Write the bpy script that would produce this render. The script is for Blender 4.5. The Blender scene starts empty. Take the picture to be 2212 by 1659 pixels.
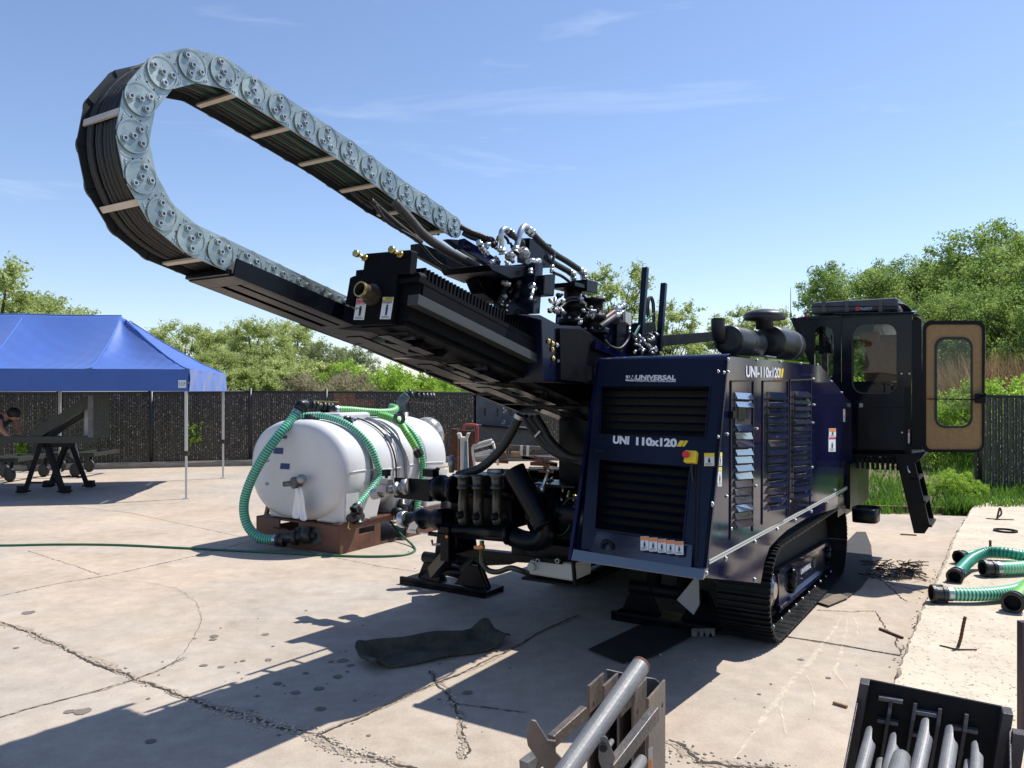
import bpy, bmesh, math, random
import numpy as np
from mathutils import Vector, Matrix, Quaternion
random.seed(7); np.random.seed(7)
C = bpy.context.scene.collection
PI = math.pi
# ---------------------------------------------------------------- camera, sky, sun, exposure
F, CX, HZ, H = 1700.0, 1106.0, 845.0, 1.75      # focal length, centre column, horizon row (2212-wide reading), eye height
cam = bpy.data.objects.new('camera', bpy.data.cameras.new('camera')); C.objects.link(cam)
cam.location = (0, 0, H); cam.rotation_euler = (PI/2, 0, 0)
cam.data.sensor_width = 36; cam.data.lens = 36*F/2212; cam.data.shift_y = 15.5/2212
cam.data.clip_start = 0.05; cam.data.clip_end = 3000
bpy.context.scene.camera = cam
SUN = Vector((1.0, .50, 1.8)).normalized()
elev = math.asin(SUN.z); azim = math.atan2(SUN.x, SUN.y)
w = bpy.data.worlds.new('World'); bpy.context.scene.world = w; w.use_nodes = True
nt = w.node_tree; nt.nodes.clear()
sky = nt.nodes.new('ShaderNodeTexSky'); sky.sky_type = 'NISHITA'; sky.sun_disc = False
sky.sun_elevation = elev; sky.sun_rotation = azim; sky.air_density = 1.0; sky.dust_density = .3; sky.ozone_density = 3.0
tc = nt.nodes.new('ShaderNodeTexCoord'); mp = nt.nodes.new('ShaderNodeMapping'); mp.inputs['Scale'].default_value = (1.3, 2.0, 9.0)
mp.inputs['Rotation'].default_value = (0, .12, .3)
no = nt.nodes.new('ShaderNodeTexNoise'); no.inputs['Scale'].default_value = 1.9; no.inputs['Detail'].default_value = 8; no.inputs['Roughness'].default_value = .62
no.inputs['Distortion'].default_value = .6
cr = nt.nodes.new('ShaderNodeValToRGB'); cr.color_ramp.elements[0].position = .57; cr.color_ramp.elements[0].color = (0, 0, 0, 1)
cr.color_ramp.elements[1].position = .86; cr.color_ramp.elements[1].color = (.3, .3, .3, 1)
mx = nt.nodes.new('ShaderNodeMixRGB'); mx.inputs[2].default_value = (6.3, 7.0, 7.9, 1)
hs = nt.nodes.new('ShaderNodeHueSaturation'); hs.inputs['Saturation'].default_value = 1.0
tn = nt.nodes.new('ShaderNodeMixRGB'); tn.blend_type = 'MULTIPLY'; tn.inputs[0].default_value = 1; tn.inputs[2].default_value = (1.03, .985, 1.03, 1)
bg = nt.nodes.new('ShaderNodeBackground'); bg.inputs[1].default_value = .120
wo = nt.nodes.new('ShaderNodeOutputWorld')
L = nt.links.new
L(tc.outputs['Generated'], mp.inputs[0]); L(mp.outputs[0], no.inputs['Vector']); L(no.outputs[0], cr.inputs[0])
L(cr.outputs[0], mx.inputs[0]); L(sky.outputs[0], hs.inputs['Color']); L(hs.outputs[0], tn.inputs[1]); L(tn.outputs[0], mx.inputs[1]); L(mx.outputs[0], bg.inputs[0]); L(bg.outputs[0], wo.inputs[0])
sl = bpy.data.lights.new('sun', 'SUN'); sl.energy = 5.0; sl.angle = math.radians(.5); sl.color = (1, .965, .905)
so = bpy.data.objects.new('sun', sl); C.objects.link(so); so.rotation_euler = (-SUN).to_track_quat('-Z', 'Y').to_euler(); so.location = (5, 5, 20)
vs = bpy.context.scene.view_settings; vs.view_transform = 'Standard'; vs.look = 'None'; vs.exposure = 0.50; vs.gamma = 1

# ---------------------------------------------------------------- coordinates
T0 = Vector((1.966, 5.61, 0)); U = Vector((.541, .841, 0)).normalized(); V = Vector((-.841, .541, 0)).normalized(); ZZ = Vector((0, 0, 1))
CAM = Vector((0, 0, H))
def M(s, v, z): return T0 + U*s + V*v + ZZ*z
def ray(px, py): return Vector(((px-CX)/F, 1.0, -(py-HZ)/F))
def onp(px, py, p0, n): d = ray(px, py); return CAM + d*((p0-CAM).dot(n)/d.dot(n))
def PV(px, py, v): return onp(px, py, T0+V*v, V)
def PS(px, py, s): return onp(px, py, T0+U*s, U)
def PY(px, py, Y): return CAM + ray(px, py)*Y
def PG(px, py, z=0.0): return onp(px, py, Vector((0, 0, z)), ZZ)
def SVZ(p): d = p-T0; return d.dot(U), d.dot(V), p.z
def zf(ox, oy, k): return lambda x, y: (ox+x*k, oy+y*k)
zA = zf(1497.7, 547.2, .2344)     # readings taken from enlarged crops
zB = zf(1670.5, 576, .382)
z1 = zf(403.2, 489.6, .41667)
z2 = zf(691.2, 403.2, .3646)
z3 = zf(1209.7, 691.2, .4168)
z3b = zf(921.7, 460.8, .2214)
zP = zf(1267.3, 576, .1215)
z4b = zf(1555.3, 1008.1, .2256)
zM = zf(806.5, 950.5, .2344)
zT = zf(518.4, 835.3, .2430)
zH = zf(921.7, 892.9, .1693)
zL = zf(1065.7, 1382.5, .1953)
zR = zf(1785.7, 1411.3, .1927)
zC = zf(0, 835.3, .1563)
zF = zf(1238.5, 748.8, .1823)
# ---------------------------------------------------------------- mesh builder
class MB:
    def __init__(s): s.v = []; s.f = []; s.sm = []; s.mi = []
    def add(s, vs, fs, smooth=False, mi=0):
        b = len(s.v); s.v += [tuple(q) for q in vs]
        for f in fs: s.f.append([i+b for i in f]); s.sm.append(smooth); s.mi.append(mi)
    def hexa(s, p, mi=0):      # 8 corners: bottom ring 0-3, top ring 4-7
        s.add(p, [(3,2,1,0),(4,5,6,7),(0,1,5,4),(1,2,6,5),(2,3,7,6),(3,0,4,7)], mi=mi)
    def box(s, a0, a1, b0, b1, c0, c1, fn=None, mi=0):
        fn = fn or (lambda x, y, z: Vector((x, y, z)))
        s.hexa([fn(a0,b0,c0),fn(a1,b0,c0),fn(a1,b1,c0),fn(a0,b1,c0),fn(a0,b0,c1),fn(a1,b0,c1),fn(a1,b1,c1),fn(a0,b1,c1)], mi)
    def obox(s, c, ax, ay, az, mi=0):
        s.hexa([c+ax*i+ay*j+az*k for (i,j,k) in ((-1,-1,-1),(1,-1,-1),(1,1,-1),(-1,1,-1),(-1,-1,1),(1,-1,1),(1,1,1),(-1,1,1))], mi)
    def bar(s, p0, p1, w, h, up=ZZ, mi=0):
        d = (p1-p0); l = d.length; d = d/l; r = d.cross(up)
        if r.length < 1e-4: r = d.cross(Vector((1,0,0)))
        r.normalize(); u = r.cross(d)
        s.obox((p0+p1)/2, d*l/2, r*w/2, u*h/2, mi)
    def prism(s, poly, vec, mi=0, caps=True):
        n = len(poly); vs = [Vector(p) for p in poly]+[Vector(p)+vec for p in poly]
        fs = [(i, (i+1) % n, n+(i+1) % n, n+i) for i in range(n)]
        if caps: fs += [list(range(n))[::-1], list(range(n, 2*n))]
        s.add(vs, fs, mi=mi)
    def quad(s, a, b, c, d, mi=0): s.add([a,b,c,d], [(0,1,2,3)], mi=mi)
    def tube(s, path, r, n=12, caps=True, mi=0, smooth=True, ringmi=None):
        path = [Vector(p) for p in path]; m = len(path); rr = r if isinstance(r, (list, tuple)) else [r]*m
        vs = []; t = (path[1]-path[0]).normalized(); a = t.orthogonal().normalized()
        for i, p in enumerate(path):
            tt = (path[min(i+1, m-1)]-path[max(i-1, 0)])
            if tt.length < 1e-9: tt = t
            tt = tt.normalized(); q = t.rotation_difference(tt); a = q @ a; a = (a-tt*a.dot(tt)).normalized(); t = tt; b = t.cross(a)
            for k in range(n):
                an = 2*PI*k/n; vs.append(p+(a*math.cos(an)+b*math.sin(an))*rr[i])
        for i in range(m-1):
            fs = [(i*n+k, i*n+(k+1) % n, (i+1)*n+(k+1) % n, (i+1)*n+k) for k in range(n)]
            s_mi = mi if ringmi is None else ringmi(i)
            base = len(s.v)
            if i == 0: s.v += [tuple(q) for q in vs]; s._b = base
            for f in fs: s.f.append([s._b+j for j in f]); s.sm.append(smooth); s.mi.append(s_mi)
        if caps:
            s.f.append([s._b+k for k in range(n)][::-1]); s.sm.append(False); s.mi.append(mi)
            s.f.append([s._b+(m-1)*n+k for k in range(n)]); s.sm.append(False); s.mi.append(mi)
    def cyl(s, p0, p1, r, r2=None, n=20, mi=0, caps=True): s.tube([p0, p1], [r, r if r2 is None else r2], n, caps, mi)
    def lathe(s, c, ax, prof, n=24, mi=0):   # prof: (distance along axis, radius)
        ax = ax.normalized(); s.tube2([(c+ax*d) for d, _ in prof], ax, [r for _, r in prof], n, mi)
    def tube2(s, pts, ax, rr, n, mi):
        a = ax.orthogonal().normalized(); b = ax.cross(a); vs = []
        for p, r in zip(pts, rr):
            for k in range(n): an = 2*PI*k/n; vs.append(p+(a*math.cos(an)+b*math.sin(an))*max(r, 1e-4))
        base = len(s.v); s.v += [tuple(q) for q in vs]
        for i in range(len(pts)-1):
            for k in range(n): s.f.append([base+i*n+k, base+i*n+(k+1) % n, base+(i+1)*n+(k+1) % n, base+(i+1)*n+k]); s.sm.append(True); s.mi.append(mi)
        s.f.append([base+k for k in range(n)][::-1]); s.sm.append(False); s.mi.append(mi)
        s.f.append([base+(len(pts)-1)*n+k for k in range(n)]); s.sm.append(False); s.mi.append(mi)
    def ring(s, c, ax, r0, r1, h, n=24, mi=0):   # washer / open pipe end
        ax = ax.normalized(); a = ax.orthogonal().normalized(); b = ax.cross(a); vs = []
        for (rr, hh) in ((r1, 0), (r1, h), (r0, h), (r0, 0)):
            for k in range(n): an = 2*PI*k/n; vs.append(c+ax*hh+(a*math.cos(an)+b*math.sin(an))*rr)
        s.add(vs, [(j*n+k, j*n+(k+1) % n, ((j+1) % 4)*n+(k+1) % n, ((j+1) % 4)*n+k) for j in range(4) for k in range(n)], mi=mi)
    def pipe(s, p0, p1, r, wall, n=24, mi=0):
        d = p1-p0; s.ring(p0, d, r-wall, r, d.length, n, mi)
    def sphere(s, c, r, n=8, mi=0, sc=(1,1,1)):
        vs = []; fs = []
        for i in range(n+1):
            th = PI*i/n
            for k in range(2*n): an = PI*k/n; vs.append(c+Vector((r*sc[0]*math.sin(th)*math.cos(an), r*sc[1]*math.sin(th)*math.sin(an), r*sc[2]*math.cos(th))))
        for i in range(n):
            for k in range(2*n): fs.append((i*2*n+k, (i+1)*2*n+k, (i+1)*2*n+(k+1) % (2*n), i*2*n+(k+1) % (2*n)))
        s.add(vs, fs, True, mi)
    def build(s, name, mats, parent=None, bevel=0, autos=True):
        me = bpy.data.meshes.new(name); me.from_pydata(s.v, [], s.f)
        for m in (mats if isinstance(mats, (list, tuple)) else [mats]): me.materials.append(m)
        me.polygons.foreach_set('use_smooth', s.sm); me.polygons.foreach_set('material_index', s.mi); me.update()
        o = bpy.data.objects.new(name, me); C.objects.link(o); attach(o, parent)
        if bevel:
            b = o.modifiers.new('b', 'BEVEL'); b.width = bevel; b.segments = 2; b.limit_method = 'ANGLE'; b.angle_limit = math.radians(40); b.harden_normals = False
        return o
def attach(o, parent):
    if parent is not None:
        o.parent = parent; o.matrix_parent_inverse = Matrix.Translation(parent.location).inverted() if parent.parent is None and parent.type == 'EMPTY' else Matrix()
def tag(o, label=None, cat=None, group=None, kind=None):
    if label: o['label'] = label
    if cat: o['category'] = cat
    if group: o['group'] = group
    if kind: o['kind'] = kind
    return o
def thing(name, label, cat, loc, group=None):
    o = bpy.data.objects.new(name, None); C.objects.link(o); o.location = loc; o.empty_display_size = .2
    return tag(o, label, cat, group)
def spline(pts, k=8):
    pts = [Vector(p) for p in pts]; out = []; n = len(pts)
    for i in range(n-1):
        p0 = pts[max(i-1, 0)]; p1 = pts[i]; p2 = pts[i+1]; p3 = pts[min(i+2, n-1)]
        for j in range(k):
            t = j/k; out.append(.5*((2*p1)+(p2-p0)*t+(2*p0-5*p1+4*p2-p3)*t*t+(3*p1-p0-3*p2+p3)*t*t*t))
    out.append(pts[-1]); return out
def resample(pts, step):
    L_ = [0]
    for a, b in zip(pts, pts[1:]): L_.append(L_[-1]+(b-a).length)
    n = max(2, int(round(L_[-1]/step))); out = []; j = 0
    for i in range(n+1):
        d = L_[-1]*i/n
        while j < len(L_)-2 and L_[j+1] < d: j += 1
        t = (d-L_[j])/max(1e-9, L_[j+1]-L_[j]); out.append(pts[j].lerp(pts[j+1], min(1, t)))
    return out
# ---------------------------------------------------------------- materials
def mat(name, col, rough=.5, metal=0, coat=0, var=.0, vscale=3, bump=0, bscale=40, rvar=0, spec=.5, col2=None, trans=0, emis=None):
    m = bpy.data.materials.new(name); m.use_nodes = True; t = m.node_tree; b = t.nodes['Principled BSDF']
    c = (*col, 1); b.inputs['Base Color'].default_value = c; b.inputs['Roughness'].default_value = rough; b.inputs['Metallic'].default_value = metal
    b.inputs['Coat Weight'].default_value = coat; b.inputs['Coat Roughness'].default_value = .04; b.inputs['Specular IOR Level'].default_value = spec
    if trans: b.inputs['Transmission Weight'].default_value = trans
    if var or col2 or rvar:
        g = t.nodes.new('ShaderNodeNewGeometry'); n = t.nodes.new('ShaderNodeTexNoise'); n.inputs['Scale'].default_value = vscale; n.inputs['Detail'].default_value = 7; n.inputs['Roughness'].default_value = .65
        t.links.new(g.outputs['Position'], n.inputs['Vector'])
        if var or col2:
            r = t.nodes.new('ShaderNodeValToRGB'); r.color_ramp.elements[0].position = .35; r.color_ramp.elements[1].position = .68
            lo = tuple(x*(1-var) for x in col) if not col2 else col; hi = tuple(min(1, x*(1+var)) for x in col) if not col2 else col2
            r.color_ramp.elements[0].color = (*lo, 1); r.color_ramp.elements[1].color = (*hi, 1)
            t.links.new(n.outputs[0], r.inputs[0]); t.links.new(r.outputs[0], b.inputs['Base Color'])
        if rvar:
            mr = t.nodes.new('ShaderNodeMapRange'); mr.inputs[1].default_value = .3; mr.inputs[2].default_value = .7; mr.inputs[3].default_value = max(0, rough-rvar); mr.inputs[4].default_value = rough+rvar
            t.links.new(n.outputs[0], mr.inputs[0]); t.links.new(mr.outputs[0], b.inputs['Roughness'])
    if bump:
        g = t.nodes.new('ShaderNodeNewGeometry'); n = t.nodes.new('ShaderNodeTexNoise'); n.inputs['Scale'].default_value = bscale; n.inputs['Detail'].default_value = 5
        bp = t.nodes.new('ShaderNodeBump'); bp.inputs['Strength'].default_value = bump; bp.inputs['Distance'].default_value = .01
        t.links.new(g.outputs['Position'], n.inputs['Vector']); t.links.new(n.outputs[0], bp.inputs['Height']); t.links.new(bp.outputs[0], b.inputs['Normal'])
    if emis: b.inputs['Emission Color'].default_value = (*emis[0], 1); b.inputs['Emission Strength'].default_value = emis[1]
    return m
navy = mat('navy_paint', (.0045, .0055, .030), .09, 0, 0, .3, 2, .05, 1.6, .05, .24)
bumpm = mat('bumper_paint', (.008, .010, .026), .25, 0, 1, .15, 2, .05, 6, .08); bumpm.node_tree.nodes['Principled BSDF'].inputs['Coat IOR'].default_value = 2.0; bumpm.node_tree.nodes['Principled BSDF'].inputs['Coat Roughness'].default_value = .10
louvp = mat('louver_paint', (.010, .015, .055), .12, 0, 1.0, .15, 2, .05, 6, .05, .6)
louvp.node_tree.nodes['Principled BSDF'].inputs['Coat IOR'].default_value = 3.2
navyf = mat('navy_front_paint', (.0028, .0055, .020), .33, 0, .05, .3, 2, .06, 5, .1, .25)
cabp = mat('cab_paint', (.003, .0035, .009), .16, 0, 0, .3, 2, .05, 2, .08, .25)
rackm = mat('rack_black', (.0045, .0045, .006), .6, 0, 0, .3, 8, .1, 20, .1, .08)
black = mat('black_paint', (.0022, .003, .006), .32, 0, .03, .3, 4, .06, 8, .1, .16)
blackm = mat('satin_black', (.0045, .005, .007), .5, 0, 0, .3, 6, .1, 30, .1, .18)
cavity = mat('dark_cavity', (.004, .004, .005), .8)
rubber = mat('hose_rubber', (.013, .013, .014), .55, 0, 0, .3, 20, .15, 60, .1)
zinc = mat('zinc_plate', (.30, .355, .345), .42, .8, 0, .22, 7, .06, 30, .14)
chrome = mat('plated_fitting', (.46, .48, .50), .34, .95, 0, .2, 14, .05, 40, .12)
steel = mat('bare_steel', (.30, .30, .31), .45, .7, 0, .3, 12, .15, 50, .12)
brass = mat('yellow_zinc', (.55, .42, .16), .32, .9, 0, .15, 20)
barm = mat('aluminium_bar', (.50, .45, .39), .5, .35, 0, .1, 10)
white = mat('white_print', (.62, .65, .70), .5)
yellow = mat('yellow_print', (.75, .55, .03), .45)
orange = mat('orange_print', (.75, .22, .04), .45)
red = mat('red_plastic', (.62, .03, .03), .35)
ink = mat('ink', (.01, .01, .012), .6)
stripe = mat('reflective_stripe', (.40, .42, .40), .45)
trackm = mat('track_steel', (.010, .011, .013), .5, .2, 0, .4, 10, .2, 40, .12, .2)
lining = mat('door_lining', (.30, .19, .085), .85, 0, 0, .12, 30, .3, 200)
seatm = mat('seat_cloth', (.16, .07, .03), .8, 0, 0, .2, 30)
acgrey = mat('ac_grey', (.055, .06, .068), .5, 0, 0, .15, 10, .1, 100)
poly = mat('white_polyethylene', (.56, .56, .565), .38, 0, 0, .05, 2, .05, 5, .08); 
pb = poly.node_tree.nodes['Principled BSDF']; pb.inputs['Subsurface Weight'].default_value = .15; pb.inputs['Subsurface Radius'].default_value = (.05, .05, .06)
skidm = mat('rusty_skid_paint', (.075, .030, .020), .55, 0, 0, 0, 4, .15, 30, .15, .5, (.15, .060, .035))
rust = mat('rusty_steel', (.13, .05, .025), .8, .1, 0, 0, 14, .4, 60, .1, .4, (.055, .03, .022))
greyst = mat('weathered_grey_steel', (.07, .07, .073), .5, .35, 0, 0, 9, .35, 50, .12, .5, (.17, .17, .175))
greyrust = mat('grey_steel_rust_edge', (.075, .074, .075), .5, .3, 0, 0, 6, .35, 50, .1, .5, (.17, .125, .10))
pipem = mat('grey_pipe', (.15, .15, .155), .55, .3, 0, 0, 9, .15, 60, .08, .5, (.19, .19, .195))
binm = mat('bin_black', (.030, .028, .034), .5, .2, 0, 0, 8, .3, 50, .12, .5, (.065, .052, .050))
rubmat = mat('rubber_mat', (.045, .042, .033), .85, 0, 0, 0, 9, .6, 60, .1, .2, (.095, .088, .066))
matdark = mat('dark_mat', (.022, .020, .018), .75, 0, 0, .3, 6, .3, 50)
matwood = mat('ply_mat', (.16, .12, .085), .8, 0, 0, .3, 6, .3, 50)
hoseg_d = mat('hose_green_groove', (.012, .15, .10), .45); hoseg_l = mat('hose_green_rib', (.13, .46, .32), .35)
hosel_d = mat('hose_lime_groove', (.03, .24, .05), .45); hosel_l = mat('hose_lime_rib', (.24, .50, .22), .35)
hosep_d = mat('hose_pale_groove', (.10, .38, .20), .42); hosep_l = mat('hose_pale_rib', (.22, .56, .36), .35)
hosey_d = mat('hose_bright_groove', (.07, .30, .03), .42); hosey_l = mat('hose_bright_rib', (.22, .52, .12), .35)
gardenm = mat('garden_hose', (.018, .11, .055), .4)
plasticb = mat('black_plastic', (.014, .015, .016), .42, 0, 0, .2, 20, .1, 80, .1)
greyv = mat('grey_pvc', (.07, .10, .105), .45)
tentm = mat('tent_fabric', (.028, .095, .36), .5, 0, 0, .08, 2, .5, 5)
tb = tentm.node_tree.nodes['Principled BSDF']; tb.inputs['Sheen Weight'].default_value = .25
alum = mat('tent_leg_steel', (.50, .50, .48), .4, .5)
def island_mat(name, c1, c2, ro):
    m = bpy.data.materials.new(name); m.use_nodes = True; t = m.node_tree; b = t.nodes['Principled BSDF']; g = t.nodes.new('ShaderNodeNewGeometry'); c = t.nodes.new('ShaderNodeValToRGB')
    c.color_ramp.elements[0].position = .45; c.color_ramp.elements[0].color = (*c1,1); c.color_ramp.elements[1].color = (*c2,1); t.links.new(g.outputs['Random Per Island'], c.inputs[0]); t.links.new(c.outputs[0], b.inputs['Base Color']); b.inputs['Roughness'].default_value = ro; return m
fenced = island_mat('fence_slat_dark', (.006,.007,.006), (.03,.035,.025), .45)
fencem = island_mat('fence_slat', (.014,.011,.010), (.035,.028,.023), .4); glintm = island_mat('wire_glint', (.16,.14,.11), (.62,.56,.48), .4)
fence_unused = mat('fence_slat', (.028, .022, .020), .4, 0, 0, 0, 30, .2, 60, .15, .6, (.060, .048, .042))
fenceg = mat('fence_wire', (.14, .13, .12), .4, .5)
fencep = mat('fence_post', (.008, .009, .010), .45)
kerbm = mat('kerb_concrete', (.30, .26, .20), .9, 0, 0, .2, 5, .4, 60)
skin = mat('skin', (.36, .19, .12), .5); skin.node_tree.nodes['Principled BSDF'].inputs['Subsurface Weight'].default_value = .1
shirt = mat('navy_shirt', (.012, .018, .060), .85, 0, 0, .2, 20); hairm = mat('dark_hair', (.010, .008, .008), .6); trou = mat('dark_trousers', (.012, .012, .014), .85)
rag = mat('white_rag', (.75, .75, .76), .9)
bluetape = mat('blue_tape', (.012, .030, .16), .6)
wood = mat('weathered_wood', (.24, .15, .08), .85, 0, 0, .3, 8)
lightgrey = mat('grey_box_paint', (.36, .37, .37), .5)
whitep = mat('white_worn_paint', (.50, .49, .46), .6, 0, 0, .2, 8)
blueworn = mat('blue_worn_paint', (.10, .17, .22), .6, 0, 0, .4, 10)
redp = mat('red_worn_paint', (.28, .03, .03), .55)
greenst = mat('olive_steel', (.034, .037, .030), .55, .2, 0, .2, 8)
slate = mat('slate_plate', (.085, .09, .095), .5, .2, 0, .25, 5, .1, 30)
fluidw = mat('fluid_tank_white', (.55, .55, .50), .5)
stick = mat('dry_sticks', (.07, .05, .035), .9, 0, 0, .4, 30)
def glass_mat(name, tint, alpha):
    m = bpy.data.materials.new(name); m.use_nodes = True; t = m.node_tree; t.nodes.clear()
    tr = t.nodes.new('ShaderNodeBsdfTransparent'); tr.inputs[0].default_value = (*tint, 1); gl = t.nodes.new('ShaderNodeBsdfGlossy'); gl.inputs['Roughness'].default_value = .02
    fr = t.nodes.new('ShaderNodeFresnel'); fr.inputs[0].default_value = 1.5; mx_ = t.nodes.new('ShaderNodeMixShader'); o = t.nodes.new('ShaderNodeOutputMaterial')
    t.links.new(fr.outputs[0], mx_.inputs[0]); t.links.new(tr.outputs[0], mx_.inputs[1]); t.links.new(gl.outputs[0], mx_.inputs[2]); t.links.new(mx_.outputs[0], o.inputs[0]); return m
glass = glass_mat('cab_glass', (.80, .84, .82), .2)
def leaf_mat(name, c1, c2):
    m = bpy.data.materials.new(name); m.use_nodes = True; t = m.node_tree; b = t.nodes['Principled BSDF']
    g = t.nodes.new('ShaderNodeNewGeometry'); n = t.nodes.new('ShaderNodeTexNoise'); n.inputs['Scale'].default_value = .9; n.inputs['Detail'].default_value = 4
    n2 = t.nodes.new('ShaderNodeTexWhiteNoise'); n2.noise_dimensions = '1D'
    r = t.nodes.new('ShaderNodeValToRGB'); r.color_ramp.elements[0].position = .36; r.color_ramp.elements[1].position = .66
    r.color_ramp.elements[0].color = (*c1, 1); r.color_ramp.elements[1].color = (*c2, 1)
    mr = t.nodes.new('ShaderNodeMixRGB'); mr.blend_type = 'MULTIPLY'; mr.inputs[0].default_value = .6
    cr_ = t.nodes.new('ShaderNodeValToRGB'); cr_.color_ramp.elements[0].color = (.55, .6, .6, 1); cr_.color_ramp.elements[1].color = (1.0, 1.0, .8, 1)
    t.links.new(g.outputs['Position'], n.inputs['Vector']); t.links.new(n.outputs[0], r.inputs[0])
    t.links.new(g.outputs['Random Per Island'], cr_.inputs[0]); t.links.new(r.outputs[0], mr.inputs[1]); t.links.new(cr_.outputs[0], mr.inputs[2])
    t.links.new(mr.outputs[0], b.inputs['Base Color']); b.inputs['Roughness'].default_value = .55; b.inputs['Specular IOR Level'].default_value = .3
    tl = t.nodes.new('ShaderNodeBsdfTranslucent'); ms = t.nodes.new('ShaderNodeMixShader'); ms.inputs[0].default_value = .5
    t.links.new(mr.outputs[0], tl.inputs[0]); o = t.nodes['Material Output']; t.links.new(b.outputs[0], ms.inputs[1]); t.links.new(tl.outputs[0], ms.inputs[2]); t.links.new(ms.outputs[0], o.inputs[0])
    return m
leaf_willow = leaf_mat('leaf_willow', (.36, .43, .13), (.58, .63, .26))
leaf_green = leaf_mat('leaf_green', (.16, .26, .06), (.36, .47, .12))
leaf_lime = leaf_mat('leaf_lime', (.28, .44, .05), (.46, .64, .10))
leaf_brown = leaf_mat('leaf_brush', (.30, .25, .15), (.44, .38, .25))
leaf_olive = leaf_mat('leaf_olive', (.20, .25, .11), (.34, .38, .18))
reedm = leaf_mat('reed_brown', (.16, .10, .055), (.30, .20, .11))
grassm = leaf_mat('grass_green', (.075, .17, .02), (.17, .32, .04))
bark = mat('bark', (.05, .04, .032), .9, 0, 0, .3, 12, .4, 40)
def ground_mat():
    m = bpy.data.materials.new('concrete_yard'); m.use_nodes = True; t = m.node_tree; b = t.nodes['Principled BSDF']
    g = t.nodes.new('ShaderNodeNewGeometry')
    def noise(sc, det=6, ro=.6):
        n = t.nodes.new('ShaderNodeTexNoise'); n.inputs['Scale'].default_value = sc; n.inputs['Detail'].default_value = det; n.inputs['Roughness'].default_value = ro
        t.links.new(g.outputs['Position'], n.inputs['Vector']); return n
    def ramp(n, p0, c0, p1, c1):
        r = t.nodes.new('ShaderNodeValToRGB'); r.color_ramp.elements[0].position = p0; r.color_ramp.elements[1].position = p1
        r.color_ramp.elements[0].color = (*c0, 1); r.color_ramp.elements[1].color = (*c1, 1); t.links.new(n.outputs[0], r.inputs[0]); return r
    def mul(a, b_, f=1):
        x = t.nodes.new('ShaderNodeMixRGB'); x.blend_type = 'MULTIPLY'; x.inputs[0].default_value = f; t.links.new(a.outputs[0], x.inputs[1]); t.links.new(b_.outputs[0], x.inputs[2]); return x
    base = ramp(noise(.8, 9, .7), .36, (.355, .308, .255), .67, (.455, .40, .335))
    fine = ramp(noise(7, 8, .7), .3, (.84, .83, .82), .62, (1.04, 1.04, 1.04))
    spk = ramp(noise(90, 3, .7), .34, (.82, .80, .78), .46, (1, 1, 1))
    spots = ramp(noise(2.2, 6, .6), .26, (.78, .76, .74), .42, (1, 1, 1))
    warm = ramp(noise(.33, 4), .40, (.93, .94, .96), .62, (1.05, .97, .89))
    c = mul(mul(mul(mul(base, fine), spk), spots, .7), warm)
    t.links.new(c.outputs[0], b.inputs['Base Color']); b.inputs['Roughness'].default_value = .9; b.inputs['Specular IOR Level'].default_value = .25
    bp = t.nodes.new('ShaderNodeBump'); bp.inputs['Strength'].default_value = .35; bp.inputs['Distance'].default_value = .01; nn = noise(35, 8, .75)
    t.links.new(nn.outputs[0], bp.inputs['Height']); t.links.new(bp.outputs[0], b.inputs['Normal']); return m
yardm = ground_mat()
soilm = mat('soil', (.10, .08, .05), .95, 0, 0, 0, 1.5, .5, 10, 0, .2, (.17, .14, .085))
meadm = mat('meadow', (.05, .09, .02), .95, 0, 0, 0, .5, .5, 10, 0, .2, (.10, .13, .04))
crackm = mat('crack_dark', (.055, .043, .032), .95, 0, 0, .4, 20, .8, 60)
crumbm = mat('crumbled_concrete', (.30, .24, .18), .95, 0, 0, .4, 40, .9, 60)
stainm = mat('oil_stain', (.15, .125, .10), .8, 0, 0, .2, 10)
dustm = mat('pale_dust', (.68, .60, .48), .95, 0, 0, .06, 4)
_t = dustm.node_tree; _b = _t.nodes['Principled BSDF']; _tr = _t.nodes.new('ShaderNodeBsdfTransparent'); _m = _t.nodes.new('ShaderNodeMixShader'); _n = _t.nodes.new('ShaderNodeTexNoise'); _n.inputs['Scale'].default_value = 14; _n.inputs['Detail'].default_value = 8
_g = _t.nodes.new('ShaderNodeNewGeometry'); _r = _t.nodes.new('ShaderNodeMapRange'); _r.inputs[1].default_value = .18; _r.inputs[2].default_value = .80; _r.inputs[4].default_value = .75
_t.links.new(_g.outputs['Position'], _n.inputs['Vector']); _t.links.new(_n.outputs[0], _r.inputs[0]); _t.links.new(_r.outputs[0], _m.inputs[0]); _t.links.new(_tr.outputs[0], _m.inputs[1]); _t.links.new(_b.outputs[0], _m.inputs[2]); _t.links.new(_m.outputs[0], _t.nodes['Material Output'].inputs[0])
blockm = mat('rough_concrete', (.47, .405, .315), .95, 0, 0, .12, 3, .5, 14)
def _blk():
    t = blockm.node_tree; b = t.nodes['Principled BSDF']; g = t.nodes.new('ShaderNodeNewGeometry'); vo = t.nodes.new('ShaderNodeTexNoise'); vo.inputs['Scale'].default_value = 24; vo.inputs['Detail'].default_value = 3
    r = t.nodes.new('ShaderNodeValToRGB'); r.color_ramp.elements[0].position = .28; r.color_ramp.elements[1].position = .42
    bp = t.nodes.new('ShaderNodeBump'); bp.inputs['Strength'].default_value = .55; bp.inputs['Distance'].default_value = .015
    t.links.new(g.outputs['Position'], vo.inputs['Vector']); t.links.new(vo.outputs[0], r.inputs[0]); t.links.new(r.outputs[0], bp.inputs['Height']); t.links.new(bp.outputs[0], b.inputs['Normal'])
_blk()

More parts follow.
